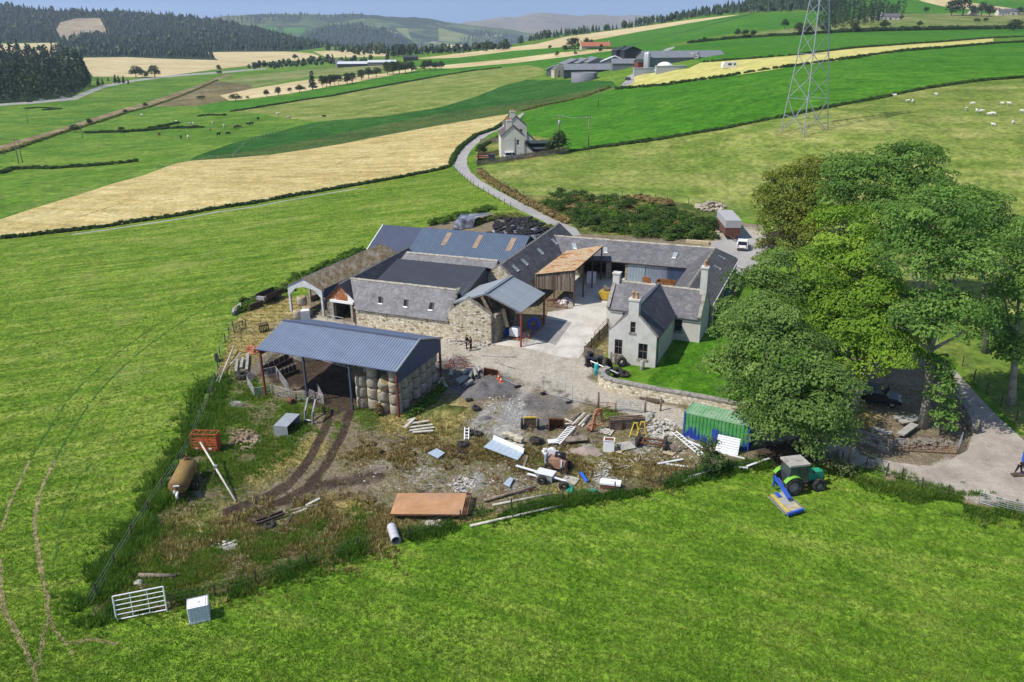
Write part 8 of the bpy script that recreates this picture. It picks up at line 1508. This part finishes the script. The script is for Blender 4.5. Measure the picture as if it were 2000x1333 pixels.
for a,b,z,l in(((1700,858),(1738,868),1.0,'long flat slab lying on the broken wall'),((1746,822),(1790,820),.2,'upper flat stone slab at the foot of the tall ash'),((1758,832),(1796,826),.3,'lower flat stone slab at the foot of the tall ash'),((1757,858),(1785,838),.4,'grey plank leaning over the fallen stones')):beam('stone_slab',l,'slab',a,b,.7,.16,CONC,z,z)
close_fence('picket_fence','dark boarded fence left of the farmhouse along the yard',[(1186,648),(1170,664),(1155,680),(1141,696)],1.15,WOOD_DARK); close_fence('picket_fence','short paling fence behind the wheelie bins',[(1141,697),(1160,700),(1178,702)],1.2,WOOD_GREY); close_fence('picket_fence','broken palings against the farmhouse gable',[(1193,711),(1202,714),(1211,715)],1.3,WOOD_GREY,.22,.12,rails=False); hurdle('rail on top of the boarded fence beside the yard',(1160,675),(1186,648),1.75,3,WOOD_GREY,2,'fence_rail','rail',z0=1.2)
def wire_fence(label,line,h=1.05,sp=3.0,mat=WOOD_DARK,wires=3,pr=.06):
 L=[at(*p) for p in line]; t=thing('wire_fence',label,'fence',L[0],0,world=True); w_=MB(); rr=random.Random(8); nn=0
 for a,b in zip(L,L[1:]):
  n=max(1,int(round(np.linalg.norm(b-a)/sp)))
  for i in range(n):
   p=a+(b-a)*i/n; nn+=1; m=MB(); m.tube([p-[0,0,.2],p+[rr.uniform(-.06,.06),rr.uniform(-.06,.06),h*rr.uniform(.9,1.2)]],pr,5)
   if nn<95:part(m,'post',mat,t,uv=False)
  for k in range(wires):w_.tube([a+[0,0,h*(.35+.3*k)],b+[0,0,h*(.35+.3*k)]],.008,3,caps=False)
 part(w_,'wire',GALV2,t,uv=False)
wire_fence('post and wire fence along the left edge of the rough ground',[(455,640),(440,670),(430,696),(422,745),(410,780),(395,815),(378,862),(350,912),(318,958),(290,1002),(258,1052),(225,1108),(190,1168),(178,1190)],1.15,3.2); wire_fence('post and wire fence along the front edge of the rough ground',[(335,1184),(420,1165),(500,1140),(600,1106),(700,1073),(800,1049),(900,1021),(1000,1001),(1100,982),(1200,966),(1290,951),(1350,935),(1420,917),(1500,905)],1.1,3.4); wire_fence('post and wire fence below the road in front of the tractor field',[(1645,905),(1690,918),(1730,930),(1760,940),(1800,956),(1850,970),(1905,983)],1.15,1.9,WOOD_DARK,4); wire_fence('lane side fence of the left field',[(888,332),(903,346),(925,364),(955,381),(985,399),(1010,412)],1.0,3.5); wire_fence('fence between the lane and the pale sheep pasture',[(930,334),(952,348),(985,366),(1010,379),(1035,388)],1.1,2.6); wire_fence('fence along the near edge of the sheep pasture behind the gorse',[(1090,383),(1150,385),(1215,386),(1280,392),(1345,398),(1410,408),(1455,416)],1.2,5.5); wire_fence('fence along the barley edge track',[(0,468),(140,453),(280,433),(420,410),(560,387),(700,363),(860,333)],1.0,4); wire_fence('white topped fence along the upper edge of the barley field',[(0,427),(70,404),(140,383),(224,356),(280,341),(336,320),(367,313),(455,307),(480,280),(560,250)],1.1,5,WOOD_BOARD); wire_fence('fence beside the road at the right edge',[(1880,715),(1925,770),(1985,822),(2060,880)],1.2,3.5)
beam('gate_post','pale leaning gate post beside the laurel bush','post',(1655,911),(1655,911.5),.2,.2,CONC,0,1.9) if 0 else None
for u,v,h,l in((1656,912,2.0,'weathered post standing by the road above the tractor'),(1259,811,1.6,'thick grey gate post at the end of the braced gate'),(1290,803,1.5,'dark stake beside the lane left of the container'),(1907,848,1.4,'grey post at the end of the road side wall'),(1168,800,1.9,'thin post at the left of the rusty lane gate')):m=MB(); m.tube([(0,0,-.2),(.02,0,h*.6),(0,.03,h)],.12,8,.10); single(m,'fence_post',WOOD_GREY,l,'post',at(u,v),uv=False)
# temporary site fence panels
for a,b,h,l in(((1062,768),(1118,788),2.0,'see-through mesh site fence panel beside the lane'),((965,716),(1004,730),.0,None)):
 if l:hurdle(l,a,b,h,3,GALV2,3,'site_fence','fence',r=.02)
for a,b,l in(((1065,770),(1168,796),'long pale rail lying beside the lane under the site fence'),((965,708),(1005,722),'pale pole lying on the yard behind the loader bucket'),((984,742),(1010,756),'pole lying right of the two traffic cones'),((938,696),(1010,700),'thin rail lying across the yard')):beam('fence_rail',l,'rail',a,b,.08,.08,PINK,.12,.12,True)
for u,v,l in((1062,770,'left black foot block of the site fence'),(1112,788,'right black foot block of the site fence'),(1011,757,'black block at the end of the pole by the cones'),(955,766,'black plastic block on the gravel heap')):m=MB(); m.box((0,0,.12),(.7,.28,.16),.5); single(m,'foot_block',BLACKP,l,'block',at(u,v))
# under the canopy and the lean-to, skips
m=MB(); m.ring((0,0,0),.62,.15,(.3,-1,.1),26,8); single(m,'hose_coil',plain('hose_blue',(.02,.05,.38),.5),'blue coiled hose hanging on the canopy gate','hose',at(1042,652,1.3),uv=False)
rubble('sack_heap','pale and blue sacks heaped under the rusty lean-to','sacks',1104,590,12,14,.25,.45,WHITE_B,41,.6,6); t=put('builders_skip','yellow skip piled with scrap behind the farmhouse chimney','skip',1194,585,R(-23)); m=MB(); m.prism([(-1.7,-.85,1.1),(1.7,-.85,1.1),(1.1,-.85,.1),(-1.1,-.85,.1)],(0,0,0),(0,1.7,0)); part(m,'body',plain('skip_yellow',(.42,.27,.03),.6,0,.2,2),t); m=MB(); [m.bar((random.uniform(-1.3,1.3),random.uniform(-.6,.6),1.1),(random.uniform(-1.4,1.4),random.uniform(-.7,.7),random.uniform(1.3,2.0)),.14) for _ in range(16)]; part(m,'scrap',WOOD_GREY,t)
t=put('rusty_bin','open rusty brown steel box in front of the blue doors','bin',1300,568,R(-23)); m=MB(); L_=2.6
for a,b in(((-1.3,-.9),(1.3,-.9)),((1.3,-.9),(1.3,.9)),((1.3,.9),(-1.3,.9)),((-1.3,.9),(-1.3,-.9))):wall(m,(*a,0),(*b,0),0,1.4,.08)
m.box((0,0,.1),(2.5,1.7,.1)); part(m,'body',plain('rust_bright',(.22,.09,.03),.85,0,.4,2),t); beam('steel_panel','orange brown panel standing before the pale blue door','panel',(1254,566),(1270,569),.12,1.9,plain('rust_bright',(.22,.09,.03)))
barrel('dark green oil tank behind the east range',1412,580,1.3,.8,plain('tank_green',(.05,.13,.10),.6)); barrel('blue drum behind the east range',1428,548,1.0,.35,plain('barrel_blue',(.02,.08,.42)))
beam('timber_stack','stack of pale new timber behind the long slate roof','timber',(1340,474),(1385,478),.8,.5,WOOD_PALE); rubble('log_pile','large pile of grey split logs at the pasture edge','logs',1388,406,30,120,.25,.55,plain('split_logs',(.34,.29,.22),.9,0,.45,1.0),42,1.3,7)
# silage clamp with its tyres
m=MB(); CL=[(948,462),(965,446),(985,436),(1010,433),(1035,440),(1060,452),(1078,466),(1066,482),(1040,492),(990,480)]; cc=at(1015,462); rim=[at(*p) for p in CL]; n=len(rim); vs=[cc+[0,0,1.7]]
for s_,zz in((.4,1.6),(.75,1.25),(1.0,-.1)):vs+=[cc+(q-cc)*s_+[0,0,zz] for q in rim]
m.smooth=True; m.add(vs,[(0,1+j,1+(j+1)%n) for j in range(n)]+[(1+k*n+j,1+(k+1)*n+j,1+(k+1)*n+(j+1)%n,1+k*n+(j+1)%n) for k in range(2) for j in range(n)]); single(m,'silage_sheet',plain('silage_plastic',(.10,.10,.115),.3,0,.9,.7,dirt=(.34,.34,.36),dscale=.8,dcut=(.5,.62),spec=.5),'black and silvery plastic sheet over the silage clamp','sheet',cc,world=True,uv=False)
tm=MB(); tm.ring((0,0,0),.36,.15,(0,0,1),18,6,1.1); tme=raw_mesh('clamp_tyre',np.array(tm.v),tm.f,[BLACK],smooth=True); rr=random.Random(6); pts=[]
for _ in range(3000):
 if len(pts)>=96:break
 uu,vv=rr.uniform(950,1078),rr.uniform(434,490);
 if not inpoly(np.array([[uu,vv]]),CL)[0]:continue
 q=at(uu,vv); f_=max(abs((uu-1015)/62),abs((vv-462)/28)); z=1.75-.5*f_**2-.9*max(0,f_-.75)/.25*1.1
 if all(np.hypot(*(q-p)[:2])>.68 for p in pts):pts.append(q); o=link(tme,'tyre',None,q+[0,0,max(.2,z)]); o.rotation_euler=(rr.uniform(-.2,.2),rr.uniform(-.2,.2),0); k_=rr.uniform(.85,1.35); o.scale=(k_,k_,k_); tagp(o,'worn black tyre weighing down the silage sheet behind the blue barn','tyre','tyres on the silage clamp')
m=MB(); A=[at(884,452),at(925,446),at(962,428),at(900,432)]; m.add([A[0]+[0,0,.1],A[1]+[0,0,.1],A[1]+[.2,1.5,1.5],A[0]+[.2,1.5,1.4],A[2]+[0,0,1.3],A[3]+[0,0,1.2]],[(0,1,2,3),(3,2,4,5)]); single(m,'silage_sheet',plain('silage_plastic',(.1,.1,.1)),'torn black sheet over the old silage face behind the blue barn','sheet',A[0],world=True)
# ------------------------------------------------------------------ vehicles
def car(name,label,u,v,rz,L=4.0,Wd=1.72,H=1.45,paint=WHITE,suv=False,far=False,cat='car'):
 t=put(name,label,cat,u,v,rz); gc=.22 if not suv else.4; hb=H*.60 if not suv else H*.58; y=Wd/2
 lo=[(-L/2+.05,gc),(-L/2,hb*.7),(-L/2+.06,hb),(L*.18,hb),(L/2-.35,hb*.88),(L/2-.02,hb*.68),(L/2,gc+.05)]; m=MB(); P_=[(x,z) for x,z in lo]
 m.prism([(x,-y,z) for x,z in P_],(0,0,0),(0,Wd,0)); part(m,'body',paint,t); g_=[(-L/2+.12,hb),(-L/2+.42 if not suv else-L/2+.2,H-.03),(L*.04,H-.03),(L*.22,hb)]; m=MB(); k=.12
 m.add([(x,s_*(y-(0.06 if i in(0,3) else.06+k)),z) for s_ in(-1,1) for i,(x,z) in enumerate(g_)],[(0,1,2,3),(7,6,5,4),(0,4,5,1),(2,6,7,3)]); part(m,'windows',GLASS,t); m=MB(); a,b=g_[1],g_[2]; m.slab([(a[0]-.03,-y+.14,H),(b[0]+.03,-y+.14,H),(b[0]+.03,y-.14,H),(a[0]-.03,y-.14,H)],.06)
 for s_ in(-1,1):
  for p,q in((g_[0],g_[1]),(g_[2],g_[3]),((-.3,hb),(-.3,H))):m.bar((p[0],s_*(y-.07),p[1]),(q[0],s_*(y-.16),q[1]),.07)
 part(m,'roof',paint,t)
 rw=.31 if not suv else.38
 for x in(-L*.31,L*.32):
  for s_ in(-1,1):wheel(t,(x,s_*(y-.08),rw),rw,.2,plain('alloy',(.45,.45,.46),.4,.5),0)
 if not far:
  for s_ in(-1,1):
   m=MB(); m.box((-L/2+.02,s_*(y-.18),hb*.86),(.08,.22,.18)); part(m,'tail_light',plain('tail_red',(.35,.02,.02),.4),t); m=MB(); m.box((L/2-.12,s_*(y-.24),hb*.70),(.22,.3,.14)); part(m,'headlight',plain('lamp_clear',(.6,.62,.64),.2),t)
  m=MB(); m.box((-L/2+.0,0,gc+.14),(.1,Wd*.9,.16)); part(m,'bumper',BLACKP,t); m=MB(); m.box((L/2-.02,0,gc+.14),(.1,Wd*.9,.16)); part(m,'bumper',BLACKP,t); m=MB(); m.box((-L/2-.015,0,hb*.62),(.03,.5,.11)); part(m,'number_plate',WHITE,t)
 return t
p=at(1441,492); q=at(1462,470); car('parked_car','white hatchback seen from behind parked by the trailer',1450,485,R(72),3.9,1.7,1.5); BLK=plain('dark_blue_paint',(.012,.014,.025),.25,.1,.1,2,spec=.6)
t=car('parked_jeep','black off-road car with raised bonnet parked under the trees',1712,786,R(-24),4.3,1.8,1.75,BLK,True); m=MB(); m.slab([(.6,-.75,1.1),(.95,-.75,1.95),(.95,.75,1.95),(.6,.75,1.1)],.05,(-1,0,.3)); part(m,'raised_bonnet',BLK,t)
car('parked_car','small dark car parked in front of the white house',961,313,R(-80),3.6,1.6,1.5,BLK,far=True); t=car('white_van','white van parked by the white house gable',1001,311,R(12),4.6,1.9,1.9,WHITE,True,True,'van'); car('parked_car','dark car on the track at the far farm',1227,157,R(60),4.2,1.7,1.5,BLK,far=True)
for u,v,l,mt in((58,200,'leftmost car on the valley road below the wood',BLK),(82,198,'white car in the middle of the valley road below the wood',WHITE),(124,193,'white car nearest the bend of the valley road',WHITE)):car('road_car',l,u,v,R(20),4.2,1.75,1.5,mt,far=True)
p=at(1416,470); t=thing('livestock_trailer','tall box trailer with grey sheet top and brown boarded tailgate','trailer',at(1430,469),R(86)); m=MB(); L_=8.6; m.box((L_/2,0,1.7),(L_,2.5,2.0)); part(m,'body',plain('brown_boards',(.12,.055,.04),.85,0,.3,2),t); m=MB(); m.slab([(-.05,-1.3,3.3),(L_,-1.3,3.3),(L_,1.3,3.3),(-.05,1.3,3.3)],1.25); part(m,'sheeted_top',plain('grey_sheeting',(.36,.35,.35),.7,0,.06,1.5),t); m=MB(); m.bar((0,-.4,.7),(-1.3,0,.5),.12); m.bar((0,.4,.7),(-1.3,0,.5),.12); part(m,'drawbar',RUST,t)
for x in(L_*.55,L_*.7):
 for s_ in(-1.1,1.1):wheel(t,(x,s_,.48),.48,.3,RUST,0)
 # ------------------------------------------------------------------ people
SKIN_M=plain('skin',(.42,.24,.17),.6,0,.06,5); CLOTH={'black':plain('black_cloth',(.014,.014,.018),.9,0,.3,8),'navy':plain('dark_grey_cloth',(.045,.04,.045),.9,0,.3,8),'shoe':plain('brown_boots',(.07,.045,.03),.7)}; HAIR=plain('dark_hair',(.03,.022,.016),.8,0,.2,9)
def person(label,u,v,rz,top,legs,bend=0.,stride=.1,arms=((.28,.05,-.1),(.28,.05,-.1)),hair=HAIR,hand_fwd=(.06,.06)):
 t=put('person',label,'person',u,v,rz); Ry=lambda p:np.array([p[0],p[1]*math.cos(bend)+(p[2]-.95)*math.sin(bend),.95-p[1]*math.sin(bend)+(p[2]-.95)*math.cos(bend)]) if p[2]>.95 else np.array(p)
 pel=(0,0,.95); ch=Ry((0,0,1.28)); nk=Ry((0,.0,1.48)); hd=Ry((0,.03,1.60)); tp=Ry((0,.02,1.74)); V=[pel,ch,nk,hd,tp]; E=[(0,1),(1,2),(2,3),(3,4)]; Rr=[(.15,.11),(.17,.12),.06,.09,.07]; Lg,Ar=[],[]
 for s_,y in((-1,stride),(1,-stride)):
  i=len(V); V+=[(s_*.10,0,.86),(s_*.11,y*.5+.03,.48),(s_*.12,y,.09),(s_*.13,y+.14,.04)]; E+=[(0,i),(i,i+1),(i+1,i+2),(i+2,i+3)]; Rr+=[.095,.065,.045,.04]
  sh=Ry((s_*.20,0,1.40)); el=sh+np.array([s_*.07,.05+hand_fwd[s_>0]*.6,-.28]); ha=el+np.array([-s_*.03,hand_fwd[s_>0]+.05,-.24]); i=len(V); V+=[sh,el,ha,ha+np.array([0,.03,-.10])]; E+=[(1,i),(i,i+1),(i+1,i+2),(i+2,i+3)]; Rr+=[.07,.05,.035,.03]; Ar.append((sh,el,ha))
  for f_ in range(5):k=len(V); V.append(V[i+3]+np.array([.012*(f_-2)*1.1,.015 if f_ else.05,-.06 if f_ else-.01])); E.append((i+3,k)); Rr.append(.009)
 me=skin_mesh('body',V,E,Rr,1); me.materials.clear(); me.materials.append(SKIN_M); link(me,'body',t)
 def cloth(name,V,E,Rr,mat):q=skin_mesh(name,V,E,Rr,1); q.materials.clear(); q.materials.append(mat); link(q,name,t)
 V2=[ch,np.array(pel),nk*.8+ch*.2]; E2=[(0,1),(0,2)]; R2=[(.20,.145),(.17,.13),.10]
 for sh,el,ha in Ar:i=len(V2); V2+=[sh,el,ha]; E2+=[(0,i),(i,i+1),(i+1,i+2)]; R2+=[.095,.068,.05]
 cloth('jacket',V2,E2,R2,top); V3=[pel]; E3=[]; R3=[(.165,.125)]
 for s_,y in((-1,stride),(1,-stride)):i=len(V3); V3+=[(s_*.10,0,.84),(s_*.11,y*.5+.03,.48),(s_*.12,y,.12)]; E3+=[(0,i),(i,i+1),(i+1,i+2)]; R3+=[.11,.08,.062]
 cloth('trousers',V3,E3,R3,legs)
 for s_,y in((-1,stride),(1,-stride)):m=MB(); m.blob((s_*.125,y+.06,.06),(.06,.15,.065),2,0); part(m,'boot',CLOTH['shoe'],t,uv=False)
 m=MB(); m.blob(hd+np.array([0,-.02,.06]),(.098,.105,.10),2,.05); part(m,'hair',hair,t,uv=False); m=MB(); m.blob(hd+np.array([0,.105,-.01]),(.016,.022,.028),1,0); part(m,'nose',SKIN_M,t,uv=False)
 for s_ in(-1,1):m=MB(); m.blob(hd+np.array([s_*.035,.088,.03]),.012,1,0); part(m,'eye',BLACKP,t,uv=False)
 t.scale=(1.04,)*3
person('left of two people in dark clothes standing before the stone wall',911,682,R(-60),CLOTH['black'],CLOTH['black'],.12,.08,hand_fwd=(.14,.14)); person('right of two people standing before the stone wall in dark grey coat',920,686,R(70),CLOTH['navy'],CLOTH['black'],.03,.05); person('person in black bending over on the pale yard at the right edge',1988,926,R(200),CLOTH['black'],CLOTH['black'],.95,.18,hand_fwd=(.1,.2))
t=put('plank_board','dark board on the ground beside the bending person','board',1990,929); m=MB(); m.box((0,0,.05),(1.2,.5,.08)); part(m,'board',WOOD_DARK,t); m=MB(); m.box((0,0,.7),(.5,.4,1.4)); single(m,'feed_bin',plain('bright_blue',(.02,.1,.5)),'blue container cut off by the right edge of the yard','bin',at(2003,902))
# cattle tracks worn through the grass and the soft wheel marks of the left field
TRK=plain('worn_track',(.25,.20,.105),.95,0,.3,3,dirt=(.12,.10,.05),dscale=2,dcut=(.5,.65)); WHL=plain('wheel_mark',(.035,.10,.008),.95,0,.4,2)
def path(line,w,mat,seed,name='grass_path',gap=.0):
 L=[at(*p) for p in line]; k=[]
 for i in range(len(L)-1):
  p0,p1,p2,p3=L[max(i-1,0)],L[i],L[i+1],L[min(i+2,len(L)-1)]; n=max(2,int(np.linalg.norm(p2-p1)/.35))
  for j in range(n):s_=j/n; k.append(.5*((2*p1)+(p2-p0)*s_+(2*p0-5*p1+4*p2-p3)*s_*s_+(3*p1-p0-3*p2+p3)*s_**3))
 m=MB(); rr=random.Random(seed); e=len(k); vs=[]
 for i,p in enumerate(k):
  d=k[min(i+1,e-1)]-k[max(i-1,0)]; s_=np.array([-d[1],d[0],0]); s_/=max(np.linalg.norm(s_),1e-6); ww=w*rr.uniform(.45,1.2); o=s_*rr.uniform(-.06,.06); z=pz(p[0],p[1])+.012 if p[1]<150 else p[2]+.02; vs+=[[*(p+o-s_*ww/2)[:2],z+GA*(o-s_*ww/2)[0]+GB*(o-s_*ww/2)[1]],[*(p+o+s_*ww/2)[:2],z+GA*(o+s_*ww/2)[0]+GB*(o+s_*ww/2)[1]]]
 m.add(vs,[(2*i,2*i+1,2*i+3,2*i+2) for i in range(e-1) if rr.random()>=gap]); v=np.array(m.v); struct(raw_mesh(name,v,m.f,[mat]),name)
path([(108,900),(85,945),(70,1000),(68,1030),(76,1090),(90,1160),(97,1205),(112,1238),(135,1256),(180,1250),(234,1260)],.36,TRK,1); path([(97,1205),(86,1235),(78,1285),(70,1310),(68,1345)],.3,TRK,2); path([(0,1090),(2,1160),(14,1205),(40,1250),(62,1295),(70,1315)],.36,TRK,3); path([(58,900),(40,940),(22,975),(12,1010),(0,1040)],.26,TRK,4); path([(130,1256),(142,1278),(158,1288)],.3,TRK,5,gap=.35)
path([(108,900),(135,850),(190,770),(260,700),(340,640),(430,585),(520,540)],.28,WHL,6,gap=.1); path([(58,900),(95,840),(150,762),(230,690),(300,640)],.28,WHL,7,gap=.15); path([(178,905),(145,960),(122,1010),(112,1070),(98,1130)],.28,WHL,8,gap=.25); path([(560,300),(470,318),(360,352),(250,392),(150,425)],.5,plain('barley_wheeling',(.36,.26,.09),.95,0,.3,1),9,gap=.2); path([(860,275),(740,300),(600,335),(430,378)],.5,plain('barley_wheeling',(.36,.26,.09)),10,gap=.35)
# short grass texture of the two near fields
def near_tufts():
 rng=np.random.default_rng(12); n=120000; u=rng.uniform(-60,2060,n); v=560+(1380-560)*rng.uniform(0,1,n)**.8; q=np.stack([u,v],1); ok=~inpoly(q,ROUGH)&~((u>1150)&(v<910)); q=q[ok]; P_=atv(q[:,0],q[:,1]); tint=.42+.25*np.sin(P_[:,0]*.7+np.sin(P_[:,1]*.5)*2)*np.cos(P_[:,1]*.6)+rng.normal(0,.18,len(q))
 tufts('pasture_grass','short tufted pasture grass of the near fields',P_,np.clip(tint,0,1),.085,LF_PAST,13,5,.035,.16)
LF_PAST=leaf_mat('pasture_blades',[(.075,.170,.010),(.130,.235,.020),(.20,.285,.038),(.31,.33,.09)],trans=.25); near_tufts()
